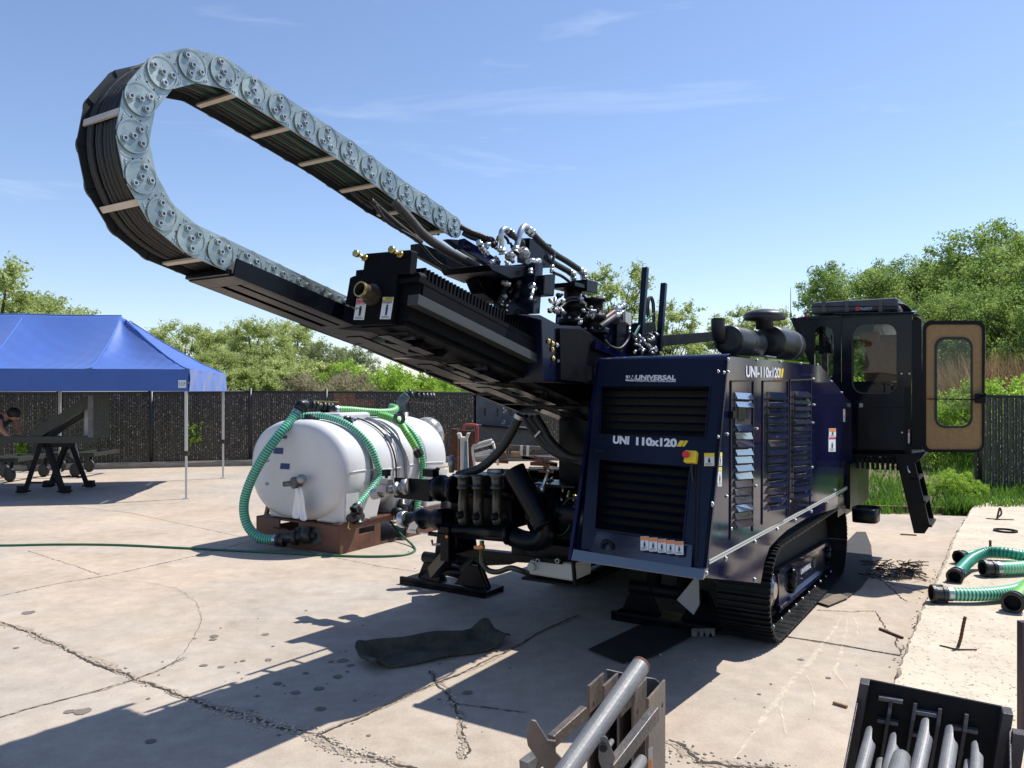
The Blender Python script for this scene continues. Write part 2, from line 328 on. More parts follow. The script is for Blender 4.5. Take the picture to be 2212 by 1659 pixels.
# ---------------------------------------------------------------- text and decals
def text_mesh(s, p0, p1, h, n, m, parent, off=.003, bold=.02, name='lettering', shear=0):
    cu = bpy.data.curves.new(name, 'FONT'); cu.body = s; cu.size = 1; cu.offset = bold; cu.shear = shear; cu.extrude = .0
    tmp = bpy.data.objects.new('tmp', cu); C.objects.link(tmp)
    dg = bpy.context.evaluated_depsgraph_get(); dg.update(); me = bpy.data.meshes.new_from_object(tmp.evaluated_get(dg)); bpy.data.objects.remove(tmp)
    xs = [v.co.x for v in me.vertices]; ys = [v.co.y for v in me.vertices]; x0, x1, y0, y1 = min(xs), max(xs), min(ys), max(ys)
    d = (p1-p0); up = n.cross(d.normalized()).normalized()
    for v in me.vertices:
        a = (v.co.x-x0)/(x1-x0); b = (v.co.y-y0)/(y1-y0); v.co = p0+d*a+up*(h*b)+n*off
    me.materials.clear(); me.materials.append(m); me.name = name
    o = bpy.data.objects.new(name, me); C.objects.link(o); attach(o, parent); return o
def decal(px, py, pw, ph, pl, n, parent, head, hh=.18, body=white, marks=True, name='warning_sticker', skew=0, txt=None, body_txt=None, border=None):
    # rectangle whose reading-space corners are projected on the plane given by pl(px,py)
    q = lambda a, b: pl(px+a*pw+skew*b, py+b*ph)
    me = MB(); o1 = n*.0022; o2 = n*.004
    me.prism([q(0,1)+n*.0005, q(1,1)+n*.0005, q(1,0)+n*.0005, q(0,0)+n*.0005], n*.0017, mi=0 if not border else 3)
    if border: me.quad(q(.06,.97)+n*.003, q(.94,.97)+n*.003, q(.94,.04)+n*.003, q(.06,.04)+n*.003, mi=0)
    me.quad(q(.04,hh)+o2, q(.96,hh)+o2, q(.96,.03)+o2, q(.04,.03)+o2, mi=1)
    if marks:
        for k in range(3):
            y = .80+k*.055; me.quad(q(.12,y+.02)+o2, q(.86-.2*(k % 2),y+.02)+o2, q(.86-.2*(k % 2),y)+o2, q(.12,y)+o2, mi=2)
        me.quad(q(.40,.75)+o2, q(.60,.75)+o2, q(.62,.48)+o2, q(.38,.48)+o2, mi=2)
        me.quad(q(.43,.45)+o2, q(.56,.45)+o2, q(.56,.36)+o2, q(.43,.36)+o2, mi=2)
    ob = me.build(name, [body, head, ink, border or ink], parent)
    if txt: text_mesh(txt, q(.12, hh-.03), q(.9, hh-.03), (q(0,.05)-q(0,hh-.03)).length, n, ink if head != red else white, parent, .006, .0)
    if body_txt: text_mesh(body_txt, q(.08, hh+.17), q(.92, hh+.17), (q(0,hh+.03)-q(0,hh+.17)).length, n, ink, parent, .006, .0)
    return ob
def bolt(p, n, r, m, parent, h=None, name='bolt'):
    b = MB(); h = h or r*.9; b.cyl(p, p+n*h*.35, r*1.25, n=10); b.cyl(p+n*h*.35, p+n*h, r*.85, r*.75, n=6); return b.build(name, m, parent)
exec_parts = []
# ================================================================ SETTING
g = MB(); g.quad(Vector((-900,-60,-.03)), Vector((900,-60,-.03)), Vector((900,1500,-.03)), Vector((-900,1500,-.03)))
tag(g.build('ground', meadm), kind='structure')
yard_poly = [(-30,-6), (16,-6), (16,3), (11.5,8.6), (6.6,10.95), (5.1,11.3), (4.7,14), (3.2,20.2), (-6.3,18.5), (-9.5,17.6), (-30,11.8)]
g = MB(); g.add([Vector((x,y,0)) for x,y in yard_poly], [list(range(len(yard_poly)))])
tag(g.build('concrete_yard', yardm), kind='structure')
# kerb under the back fence
KA = Vector((-26,12.95,0)); KB = Vector((-9.5,17.6,0)); KC = Vector((-6.3,18.5,0)); KD = Vector((1.2,20.0,0))
kb = MB()
for a, b in ((KA,KB),(KB,KC),(KC,KD)):
    d = (b-a).normalized(); nrm = Vector((-d.y,d.x,0)); kb.prism([a-ZZ*.03, a+nrm*.22-ZZ*.03, a+nrm*.22+ZZ*.13, a+nrm*.03+ZZ*.13, a+ZZ*.10], b-a)
tag(kb.build('kerb', kerbm), kind='structure')
# joints, cracks and stains of the slab
def jag(pts, w0, amp, step=.035, seed=1):
    rnd = random.Random(seed); P = resample([PG(*p) for p in pts], step); A = []; B_ = []
    off = 0
    for i, p in enumerate(P):
        t = (P[min(i+1,len(P)-1)]-P[max(i-1,0)]).normalized(); nn = Vector((-t.y,t.x,0)); off = off*.8+rnd.uniform(-amp,amp)*.5
        ww = w0*rnd.uniform(.35,1.5); A.append(p+nn*(off+ww/2)); B_.append(p+nn*(off-ww/2))
    return A, B_
ck = MB(); cm = MB()
def crack(pts, w0, amp, seed, crumb=0):
    A, B_ = jag(pts, w0, amp, max(.02, w0*1.1), seed); n = len(A)
    ck.add([a+ZZ*.0045 for a in A]+[b+ZZ*.0045 for b in B_], [(i,i+1,n+i+1,n+i) for i in range(n-1)])
    if crumb:
        A, B_ = jag(pts, crumb, amp*2, .05, seed+50); n = len(A); cm.add([a+ZZ*.0022 for a in A]+[b+ZZ*.0022 for b in B_], [(i,i+1,n+i+1,n+i) for i in range(n-1)])
crack([(0,1344),(40,1358),(75,1372),(130,1398),(200,1430),(300,1470),(345,1488),(420,1515),(450,1525),(520,1545),(600,1570),(680,1590),(740,1620),(850,1650),(900,1662)], .017, .016, 1, .045)
crack([(690,1588),(780,1550),(880,1505),(1000,1452),(1110,1400),(1180,1358),(1250,1330)], .013, .01, 2, .035)
crack([(0,1550),(40,1538),(90,1526),(180,1502),(260,1480),(330,1455),(400,1420)], .007, .015, 3, .02)
crack([(0,1288),(120,1262),(230,1244),(330,1222),(420,1202),(540,1170),(640,1150)], .009, .005, 4)
crack([(150,1094),(280,1108),(420,1138),(520,1160),(700,1200),(820,1224),(900,1235)], .006, .003, 5)
crack([(60,1190),(120,1210),(170,1225),(215,1242)], .005, .012, 6)
crack([(215,1250),(300,1256),(380,1270),(425,1300),(435,1340),(420,1380),(400,1405),(370,1440)], .0025, .012, 7)
crack([(930,1450),(960,1490),(990,1530),(1000,1560),(1010,1600),(1000,1640)], .010, .02, 8, .025)
crack([(980,1520),(1060,1530),(1140,1540)], .008, .01, 9)
crack([(320,1065),(420,1055),(560,1050)], .005, .003, 10)
crack([(340,1070),(250,1060),(100,1045)], .005, .003, 11)
crack([(200,1092),(420,1088)], .005, .003, 12)
crack([(1700,1376),(1760,1385),(1850,1400),(1945,1417)], .014, .006, 13, .02)
crack([(1765,1318),(1850,1322),(1890,1320),(1905,1345),(1930,1375),(1948,1410)], .009, .02, 14)
crack([(1440,1600),(1480,1625),(1500,1650),(1580,1655),(1680,1662)], .02, .03, 15, .07)
crack([(1850,1232),(1900,1250),(1960,1300)], .010, .02, 16)
crack([(1880,1240),(1930,1262),(2000,1280)], .008, .02, 17)
tag(ck.build('slab_cracks', crackm), kind='structure'); tag(cm.build('slab_crack_edges', crumbm), kind='structure')
st = MB(); rs = random.Random(3)
def blot(px, py, r, asp=1):
    r *= .62
    c = PG(px, py); n = 14; vs = [c+Vector((math.cos(2*PI*k/n)*r*rs.uniform(.75,1.2)*asp, math.sin(2*PI*k/n)*r*rs.uniform(.75,1.2), .0035)) for k in range(n)]; st.add(vs, [list(range(n))])
for px, py, r in [(150,1538,.045),(178,1537,.07),(253,1449,.04),(463,1375,.05),(460,1382,.045),(440,1438,.04),(478,1441,.035),(580,1426,.04),(573,1371,.045),(525,1428,.03),(545,1556,.04),(638,1497,.045),(690,1488,.05),(715,1430,.03),(740,1428,.06),(730,1462,.05),(757,1438,.04),(692,1532,.05),(660,1455,.03),(600,1477,.04),(1008,1497,.05),(325,1602,.05),(540,1537,.03),(60,1324,.08),(35,1400,.03),(1910,1565,.02),(1790,1465,.03),(1730,1425,.03),(1640,1500,.02),(1410,1318,.02)]: blot(px, py, r)
for k in range(34): blot(rs.gauss(620,160), rs.gauss(1450,60), rs.uniform(.006,.022))
for k in range(18): blot(rs.uniform(0,1400), rs.uniform(1100,1640), rs.uniform(.004,.016))
for k in range(12): blot(rs.uniform(1500,2000), rs.uniform(1400,1650), rs.uniform(.004,.013))
tag(st.build('oil_stains', stainm), kind='structure')
# pale scour streaks on the slab right of the machine
ds = MB()
def streak(pts, w0, seed):
    A, B_ = jag(pts, w0, .01, .05, seed); n = len(A)
    for i in range(n):
        f = math.sin(PI*(i+.3)/(n+.6))**.5; c_ = (A[i]+B_[i])/2; A[i] = c_+(A[i]-c_)*f; B_[i] = c_+(B_[i]-c_)*f
    ds.add([a+ZZ*.003 for a in A]+[b+ZZ*.003 for b in B_], [(i,i+1,n+i+1,n+i) for i in range(n-1)])
streak([(1820,1330),(1790,1380),(1730,1450),(1680,1510),(1640,1560),(1590,1640)], .035, 1); streak([(1830,1335),(1820,1400),(1800,1450),(1830,1490)], .02, 2)
streak([(1690,1510),(1690,1560),(1700,1600)], .012, 3); streak([(1740,1450),(1760,1500),(1755,1540)], .01, 4); streak([(1840,1330),(1850,1350),(1852,1380)], .012, 5)
tag(ds.build('pale_scour_marks', dustm), kind='structure')
pbm = MB(); rs2 = random.Random(9)
def pebbles(pts, n, sp):
    P = resample([PG(*p) for p in pts], .02)
    for k in range(n):
        c = rs2.choice(P)+Vector((rs2.gauss(0,sp), rs2.gauss(0,sp), 0)); a = rs2.uniform(.003,.011); pbm.sphere(c+ZZ*a*.3, a, 3, 0, (rs2.uniform(.7,1.4), rs2.uniform(.7,1.3), rs2.uniform(.4,.8)))
pebbles([(450,1525),(520,1545),(600,1570),(680,1590),(740,1620),(850,1650)], 420, .035); pebbles([(0,1344),(130,1398),(300,1470),(450,1525)], 160, .02); pebbles([(1440,1600),(1500,1650),(1680,1662)], 130, .06); pebbles([(960,1490),(1000,1560),(1000,1640)], 90, .02); pebbles([(700,1100),(1600,1600)], 60, .5); pebbles([(1940,1450),(1993,1306),(2030,1232)], 120, .03)
tag(pbm.build('concrete_crumbs', mat('crumb', (.42,.36,.29), .95, 0, 0, .3, 60)), 'loose concrete crumbs and grit along the slab cracks', 'grit', kind='stuff')
sb = MB(); sb.add([Vector(p) for p in [(5.1,11.25,-.02),(6.7,10.9,-.02),(9,12.8,-.02),(12,14,-.02),(9,40,-.02),(-2,40,-.02),(3.0,20.6,-.02),(4.7,14,-.02)]], [list(range(8))])
tag(sb.build('soil_patch', soilm), kind='structure')

# grass and weeds beyond the slab
def blades(name, n, place, hgt, wid, m, seed, label=None):
    r = np.random.RandomState(seed); vs = []; fs = []
    for i in range(n):
        p = place(r)
        if p is None: continue
        h = hgt*r.uniform(.5,1.3)*p[3]; a = r.uniform(0,2*PI); la = r.uniform(0,2*PI); le = h*r.uniform(.1,.7); ww = wid*r.uniform(.6,1.4)
        c = np.array(p[:3]); d = np.array([math.cos(a),math.sin(a),0])*ww; l = np.array([math.cos(la),math.sin(la),0])*le
        b = len(vs); vs += [c-d, c+d, c+l*.4+d*.8+np.array([0,0,h*.6]), c+l*.4-d*.8+np.array([0,0,h*.6]), c+l+np.array([0,0,h])]; fs += [(b,b+1,b+2,b+3),(b+3,b+2,b+4)]
    me = bpy.data.meshes.new(name); me.from_pydata(vs, [], fs); me.materials.append(m); o = bpy.data.objects.new(name, me); C.objects.link(o); return o
def pl_grass(r):
    t = r.uniform(0,1); y = 11.2+ (r.uniform(0,1)**1.7)*26; x = r.uniform(.42,.70)*y
    if y < 11.6 and x < 5.0: return None
    dn = (.5+.5*math.sin(x*2.1+1.3*math.sin(y*1.7)))
    px = 1106+1700*x/y; 
    if 1950 < px < 2040 and y < 16 and r.uniform() < .8: return None       # worn path
    if px > 2040: dn = 1.1
    if r.uniform() > .35+.65*dn: return None
    return (x, y, -.02, .55+.75*dn)
tag(blades('grass', 19000, pl_grass, .17, .010, grassm, 5), 'long green grass and weeds growing beyond the slab edge behind the ladder', 'grass', kind='stuff')
def pl_meadow(r):
    y = 20+ r.uniform(0,1)*22; x = r.uniform(-.75,.75)*y
    if y < 20.5+abs(x)*.0 and x < 2: y += 2
    return (x, y, -.02, 1.5)
tag(blades('undergrowth', 16000, pl_meadow, .75, .03, leaf_lime, 6), 'bright green undergrowth behind the back fence', 'undergrowth', kind='stuff')

# ---------------------------------------------------------------- trees
def leaf_mesh(name, centres, radii, per, size, m, seed, flat=.8, drop=0):
    r = np.random.RandomState(seed); n = len(centres)*per
    c = np.repeat(np.array(centres), per, 0); rad = np.repeat(np.array(radii), per)[:, None]
    g_ = r.normal(size=(n,3)); g_ /= np.linalg.norm(g_, axis=1)[:, None]; g_ *= (r.uniform(0,1,(n,1))**.45); g_[:,2] *= flat
    p = c+g_*rad; p[:,2] -= drop*r.uniform(0,1,n)*rad[:,0]
    a = r.normal(size=(n,3)); a /= np.linalg.norm(a, axis=1)[:, None]; b = np.cross(a, r.normal(size=(n,3))); b /= np.linalg.norm(b, axis=1)[:, None]
    s = size*r.uniform(.5,1.3,(n,1)); a *= s; b *= s*.55
    v = np.stack([p-a, p+b*.9, p+a, p-b*.9], 1).reshape(-1,3)
    me = bpy.data.meshes.new(name); me.vertices.add(4*n); me.vertices.foreach_set('co', v.ravel()); me.loops.add(4*n); me.loops.foreach_set('vertex_index', np.arange(4*n))
    me.polygons.add(n); me.polygons.foreach_set('loop_start', np.arange(n)*4); me.materials.append(m); me.update(calc_edges=True); me.validate(); return me
protos = {}
def tree_proto(key, name, seed, height, width, base, lm, per, size, nl, sub, lobe_r, up=0):
    """base: height where the crown starts; nl lobes of sub clusters each; branches run from the trunk to the lobes"""
    r = random.Random(seed); tbm = MB(); tips = []; rad = []
    tr = height*.016; top = Vector((r.uniform(-.3,.3), r.uniform(-.3,.3), height*.72)); mid = Vector((r.uniform(-.25,.25), r.uniform(-.25,.25), height*.35))
    spine = spline([Vector((0,0,0)), mid, top], 6); tbm.tube(spine, [tr*(1.25-.95*i/(len(spine)-1)) for i in range(len(spine))], 7, False)
    for k in range(nl):
        t = (k+.5)/nl; az = k*2.4+r.uniform(-.5,.5); zc = base+(height-base)*(.12+.80*t**.85)
        env = math.sin(PI*min(1, .22+.70*(zc-base)/(height-base)))**.7; rr = width*.5*env*r.uniform(.45,1.0)
        c = Vector((math.cos(az)*rr, math.sin(az)*rr, min(zc, height-lobe_r*.6)))
        bi = int((.25+.6*t)*(len(spine)-1)); b = spine[bi]; m_ = b.lerp(c, .5)+Vector((r.uniform(-.2,.2), r.uniform(-.2,.2), r.uniform(-.1,.35)*(1-up)))
        br = spline([b, m_, c], 4); tbm.tube(br, [tr*.42*(1-.75*i/(len(br)-1)) for i in range(len(br))], 5, False)
        for q in range(sub):
            d = Vector((r.gauss(0,1), r.gauss(0,1), abs(r.gauss(0,1))*.8-.25+up*.6)).normalized()*lobe_r*r.uniform(.55,1.05); e = c+d
            if q % 2 == 0: tbm.tube([c, c+d*.5+Vector((0,0,.05)), e], [tr*.12, tr*.08, tr*.03], 4, False)
            tips.append(tuple(e)); rad.append(lobe_r*r.uniform(.22,.5))
            if up: 
                for w_ in (.35,.7): tips.append(tuple(c+d*w_)); rad.append(lobe_r*.22)
    zt = max(t[2]+a*.5 for t, a in zip(tips, rad)); k_ = height/zt
    tips = [tuple(x*k_ for x in t) for t in tips]
    tm = bpy.data.meshes.new('trunk'); tm.from_pydata([(x*k_,y*k_,z*k_) for x,y,z in tbm.v], [], tbm.f); tm.polygons.foreach_set('use_smooth', tbm.sm); tm.materials.append(bark); tm.update()
    protos[key] = (name, tm, leaf_mesh('crown', tips, rad, per, size, lm, seed, .85, .3))
def plant(key, x, y, sc, rot, label, group, sz=1.0, cat='tree', z=-.03, sx=1.0):
    name, tm, cm_ = protos[key]
    e = bpy.data.objects.new(name, None); C.objects.link(e); e.location = (x, y, z); e.rotation_euler = (0,0,rot); e.scale = (sc*sx, sc*sx, sc*sz)
    for nm, me in (('trunk', tm), ('crown', cm_)):
        o = bpy.data.objects.new(nm, me); C.objects.link(o); o.parent = e
    return tag(e, label, cat, group)
tree_proto('willow', 'willow_tree', 11, 9, 7.5, 2.0, leaf_willow, 26, .095, 30, 9, 1.25, .8)
tree_proto('willow2', 'willow_tree', 12, 9, 6.5, 1.8, leaf_willow, 24, .095, 26, 9, 1.3, 1.0)
tree_proto('olive', 'broadleaf_tree', 13, 9, 7.5, 1.2, leaf_olive, 50, .10, 30, 12, 1.2)
tree_proto('green', 'broadleaf_tree', 21, 11, 8.5, 1.0, leaf_green, 100, .088, 34, 14, 1.45)
tree_proto('green2', 'broadleaf_tree', 22, 11, 9.5, .8, leaf_green, 100, .088, 38, 14, 1.5)
tree_proto('sparse', 'sparse_tree', 31, 9, 4.6, 3.2, leaf_willow, 22, .09, 18, 8, 1.0, .9)
tree_proto('lime', 'bright_bush', 41, 3.4, 4.6, .2, leaf_lime, 60, .065, 22, 10, .7)
tree_proto('brush', 'bare_brush', 42, 3.0, 4.4, .2, leaf_brown, 18, .045, 22, 10, .7, .8)
tree_proto('shrub', 'green_shrub', 43, 3.4, 4.8, .2, leaf_willow, 45, .065, 22, 10, .7, .4)
def at(px, Y): return (px-CX)/F*Y
def toph(py, Y): return H-(py-HZ)/F*Y
grp = 'trees beyond the back fence'
# (kind, centre column, top row, distance, own height, label)
TR = [('willow', 40, 618, 30, 9, 'feathery pale green tree rising above the left end of the blue tent roof'),
      ('willow2', 128, 640, 27, 9, 'drooping pale tree with bare limbs over the tent ridge'),
      ('sparse', -18, 548, 24, 9, 'thin twiggy tree cut by the left photo edge above the tent'),
      ('willow', 330, 722, 52, 9, 'small yellow-green tree just right of the tent peak'),
      ('willow2', 400, 688, 50, 9, 'feathery tree with an open crown, leftmost tall one right of the tent'),
      ('willow', 465, 706, 55, 9, 'pale tree with thin drooping sprays between two fuller trees right of the tent'),
      ('willow', 545, 684, 48, 9, 'full yellow-green tree in the middle of the row over the back fence'),
      ('willow2', 628, 682, 52, 9, 'tall pale tree under the left tip of the hose trough'),
      ('olive', 700, 735, 48, 9, 'dark olive tree showing below the drill rack end plate'),
      ('willow', 590, 742, 40, 9, 'low dense pale tree in front of the taller row behind the fence'),
      ('willow2', 470, 745, 42, 9, 'low spreading tree in front of the row, above the tent corner'),
      ('olive', 760, 742, 50, 9, 'dark tree half hidden behind the steel trough'),
      ('willow', 1000, 742, 56, 9, 'pale tree hidden mostly by the drill rack'),
      ('sparse', 1332, 562, 40, 9, 'open spring tree standing above the drill carriage, left of the two posts'),
      ('sparse', 1448, 640, 46, 9, 'thin-leaved tree between the steel posts and the exhaust'),
      ('willow', 1480, 705, 60, 9, 'low pale green tree above the engine housing'),
      ('willow2', 1400, 722, 62, 9, 'distant pale tree low behind the steel posts'),
      ('sparse', 1590, 655, 60, 9, 'small distant tree left of the mushroom rain cap'),
      ('sparse', 1655, 655, 62, 9, 'small distant tree showing just over the rain cap'),
      ('sparse', 1700, 668, 58, 9, 'small distant tree beside the cab antenna'),
      ('willow', 1620, 735, 60, 9, 'pale tree low behind the air cleaner'),
      ('green', 1850, 556, 42, 11, 'rounded green tree at the left end of the tall group behind the cab'),
      ('green2', 1945, 545, 46, 11, 'full green tree directly above the cab air conditioner'),
      ('green', 2035, 558, 44, 11, 'green tree rising over the open cab door'),
      ('green2', 2120, 548, 42, 11, 'dark green tree right of the open cab door'),
      ('green', 2185, 480, 38, 11, 'tallest green tree at the right edge of the photo'),
      ('green2', 2255, 500, 34, 11, 'dense tree cut by the right photo edge'),
      ('green2', 2215, 600, 28, 11, 'broad low tree at the right photo edge under the tallest one'), ('green', 2060, 610, 31, 11, 'dense tree filling the gap right of the air conditioner'), ('green2', 1870, 640, 38, 11, 'lower tree hidden behind the cab roof'), ('green', 2170, 560, 33, 11, 'leafy tree standing just left of the tallest tree'),
      ('green', 1985, 640, 34, 11, 'lower green tree seen just above the open door'),
      ('green2', 2120, 660, 30, 11, 'shaded tree with low branches behind the open door'),
      ('green', 1790, 690, 44, 11, 'green tree filling the left cab window'),
      ('green2', 1900, 740, 36, 11, 'low green tree seen through the cab window')]
for i, (k, px, py, Y, hh, lb) in enumerate(TR):
    if 1700 < px < 2110 and py < 700: py += 8
    sc = toph(py, Y)/hh; plant(k, at(px, Y), Y, sc, i*1.7, lb, grp if px < 1200 else 'trees behind the drilling machine', 1.0, sx=1.05)
BU = [('lime', 800, 775, 30, 'bright lime green bush below the drill rack'), ('lime', 880, 788, 28, 'bright lime bush right of the one below the rack end plate'),
      ('lime', 940, 805, 27, 'lowest bright bush beside the sloping trough'), ('brush', 735, 790, 27, 'brown leafless brush left of the lime bushes'),
      ('brush', 690, 800, 26, 'brown twiggy brush above the white tank'), ('shrub', 610, 790, 32, 'pale shrub above the left end of the tank'),
      ('shrub', 520, 790, 31, 'pale shrub over the corner of the tent valance'), ('shrub', 380, 800, 30, 'shrub behind the valance of the tent'),
      ('shrub', 660, 770, 36, 'rounded shrub in the gap behind the fence'), ('lime', 60, 822, 25, 'bright bush under the tent eave at the left'),
      ('lime', 220, 828, 26, 'bright bush under the middle of the tent eave'), ('lime', 340, 832, 26, 'bright bush under the right half of the tent eave'),
      ('shrub', 1460, 760, 34, 'pale shrub low above the engine housing'), ('lime', 1520, 775, 32, 'lime shrub left of the exhaust'),
      ('lime', 2190, 800, 17, 'yellow-green bush above the right fence'), ('lime', 2100, 830, 18, 'yellow-green bush behind the open door glass'),
      ('lime', 1795, 800, 22, 'lime bush in the left cab window'), ('shrub', 1880, 830, 22, 'shrub behind the cab seat window'),
      ('lime', 2060, 1010, 12.3, 'knee-high weeds beside the right fence post'), ('lime', 2095, 1030, 12.0, 'dark leafy weed clump in front of the right fence post')]
for i, (k, px, py, Y, lb) in enumerate(BU):
    hh = 3.0 if k == 'brush' else 3.4; sc = toph(py, Y)/hh
    plant(k, at(px, Y), Y, sc, i*2.3, lb, 'bushes around the yard', 1.0, 'bush', sx=1.0 if sc > .4 else 1.0)
def pl_reed(r):
    y = r.uniform(20,30); x = r.uniform(.56,.70)*y; return (x, y, -.02, 1.0)
tag(blades('reed_bed', 9000, pl_reed, 2.3, .018, reedm, 9), 'tall brown dry reeds behind the right fence and open door', 'reeds', kind='stuff')
def small_plant(px, py, hp, label):
    p = PG(px, py); p = p+Vector((0,.12,.1)); e = thing('weed_plant', label, 'plant', p, 'weeds along the kerb'); Y = p.y; h = hp/F*Y
    r = random.Random(px); sb_ = MB(); tips = []
    for k in range(5):
        q = p+Vector((r.uniform(-.3,.3)*h*.5, r.uniform(-.1,.1)*h, h*r.uniform(.7,1))); sb_.tube([p, (p+q)/2+Vector((r.uniform(-.02,.02),0,0)), q], .006, 5); tips += [tuple(q), tuple((p*.35+q*.65))]
    sb_.build('stem', grassm, e); me = leaf_mesh('leaves', tips, [h*.16]*len(tips), 26, .05, leaf_lime, px)
    o = bpy.data.objects.new('leaves', me); C.objects.link(o); attach(o, e)
small_plant(416, 1008, 85, 'tall leafy weed by the kerb beside the near tent pole')
small_plant(227, 1012, 26, 'small weed on the kerb right of the slotted panel')
small_plant(38, 1018, 60, 'leafy weed behind the person under the tent')

# ---------------------------------------------------------------- fences
def fence(name, A, B, h0, h1, zb, posts, label, seed, pitch=.046, wid=.046, fm_=None):
    e = thing(name, label, 'fence', A); r = random.Random(seed); d = (B-A); Ln = d.length; d.normalize(); nrm = Vector((-d.y, d.x, 0)); hh = lambda t: h0+(h1-h0)*t
    sl_ = MB(); gl_ = MB(); n = int(Ln/pitch)
    for i in range(n):
        t = i*pitch; x = A+d*t+nrm*(.006 if i % 2 else 0); top = hh(t/Ln)-.05; a = r.uniform(-.12,.12); ww = (d*math.cos(a)+nrm*math.sin(a))*wid/2; nx = ww*.5+nrm*.004
        b0 = Vector((x.x,x.y,zb)); t0 = Vector((x.x,x.y,top)); sl_.quad(b0-ww, b0+ww, t0+ww, t0-ww)
        z = zb+r.uniform(0,.06)
        while z < top-.06:
            l_ = r.uniform(.02,.055)
            if r.random() < .72:
                c = Vector((x.x,x.y,z))-nrm*.012+ww*.9; gw = d*r.uniform(.003,.0065); gl_.quad(c-gw, c+gw, c+gw+ZZ*l_, c-gw+ZZ*l_)
            z += l_+r.uniform(.015,.05)
    sl_.build('privacy_slats', fm_ or fencem, e); gl_.build('wire_glints', glintm, e)  # pale dashes coloured in as sun glints on the fence wire
    wr = MB(); m = int(Ln/.12)
    for i in range(-int(h0/.12), m):
        for sgn in (1,-1):
            x0 = i*.12 if sgn > 0 else i*.12+h0; x1 = i*.12+h0 if sgn > 0 else i*.12
            za, zb_ = zb, h0-.05; xa, xb = x0, x1
            if min(xa,xb) < 0 or max(xa,xb) > Ln: continue
            wr.bar(A+d*xa+ZZ*(za-A.z)-nrm*.014, A+d*xb+ZZ*(zb_-A.z)-nrm*.014, .004, .004, nrm)
    wr.build('chain_mesh', fenceg, e)
    rl = MB(); pa = Vector((A.x,A.y,h0-.03)); pb_ = Vector((B.x,B.y,h1-.03)); rl.tube([pa+nrm*.02, pb_+nrm*.02], .024, 8); rl.build('top_rail', fencep, e)
    for px in posts:
        dr = ray(px, 845); dr2 = Vector((dr.x, dr.y, 0)); den = dr2.x*(-d.y)+dr2.y*d.x
        # intersect ground-plan ray with the fence line
        a = Matrix(((dr2.x, -d.x), (dr2.y, -d.y))); sol = a.inverted() @ Vector((A.x, A.y)); t = sol[1]
        if t < -.1 or t > Ln+.1: continue
        p = A+d*t; q = MB(); q.tube([Vector((p.x,p.y,-.03)), Vector((p.x,p.y,hh(t/Ln)+.05))], .037, 10); q.build('fence_post', fencep, e)
    return e
off = Vector((-.26,.97,0))*.13
A1 = Vector((-26,12.95,0))+off; B1 = KC+off; C1 = KD+off+(KD-KC).normalized()*3.0
fence('slatted_fence', A1, B1+(KC-KB).normalized()*.06, 1.70, 1.77, .13, [130, 327, 541], 'long black chain link fence with brown privacy slats behind the blue tent', 1)
fence('slatted_fence', B1, C1, 1.77, 1.70, .13, [705, 885, 1060], 'black slatted chain link fence section behind the white tank', 2)
fence('slatted_fence', Vector((7.75,13.15,0)), Vector((14.5,13.9,0)), 1.70, 1.60, .0, [2116], 'dark slatted fence at the right behind the concrete block', 3, .052, .048, fenced)
# ================================================================ BLUE TENT
N0 = Vector((-5.27, 12.77, 0)); ta = Vector((-.986, -.165, 0)).normalized(); tb_ = Vector((-.165, .986, 0)).normalized(); TL_, TW_ = 6.1, 3.06
tent = thing('canopy_tent', 'large royal blue pop-up canopy tent with peaked roof and valance', 'tent', N0)
nu, nv = 180, 92; vs_ = []; fs_ = []
def roofz(u_, v_):
    u_ = max(0, min(TL_, u_)); v_ = max(0, min(TW_, v_)); U1 = 1.46; V1 = TW_/2
    ue = min(u_, TL_-u_); ve = min(v_, TW_-v_); du = ue/U1; dv = ve/V1; d = min(1, du, dv)
    if du < dv: l = (v_-V1*d)/max(1e-4, TW_-2*V1*d)                      # end panels
    elif ue < U1: l = (ue-U1*d)/max(1e-4, U1*(1-d)) if d < 1 else 0        # between hip and first seam
    else: l = ((u_-U1) % ((TL_-2*U1)/2))/((TL_-2*U1)/2)
    sg = math.sin(PI*max(0, min(1, l)))
    z = 2.115+.985*(d**1.22)-sg*(.20*d*(1-d)*2.2+.012)
    z -= .035*math.sin(PI*max(0,min(1,l)))*(1-d)**6
    z += .006*math.sin(u_*26+v_*9+3*math.sin(v_*3))*(1-d)**2*min(1,d*8)+.002*math.sin(u_*11-v_*37+u_*v_*5)*d*(1-d)*3
    return z
for i in range(nu+1):
    for j in range(nv+1):
        u_ = -.035+(TL_+.07)*i/nu; v_ = -.035+(TW_+.07)*j/nv; p = N0+ta*u_+tb_*v_; p.z = roofz(u_, v_); vs_.append(p)
for i in range(nu):
    for j in range(nv): k = i*(nv+1)+j; fs_.append((k, k+1, k+nv+2, k+nv+1))
m_ = MB(); m_.add(vs_, fs_, True); cano = m_.build('canopy', tentm, tent)
seamm = mat('tent_seam', (.05, .14, .45), .6)
def seam(pts):
    q = MB(); P = []
    for (a, b) in zip(pts, pts[1:]):
        for k in range(14):
            t = k/14; u_ = a[0]+(b[0]-a[0])*t; v_ = a[1]+(b[1]-a[1])*t; p = N0+ta*u_+tb_*v_; p.z = roofz(u_, v_)+.003; P.append(p)
    q.tube(P, .009, 6); q.build('roof_seam', seamm, cano)
seam([(0,0),(1.46,1.53)]); seam([(1.46,0),(1.46,1.53)]); seam([(3.05,0),(3.05,1.53)]); seam([(0,TW_),(1.46,1.53)]); seam([(1.46,1.53),(4.64,1.53)]); seam([(4.64,0),(4.64,1.53)])
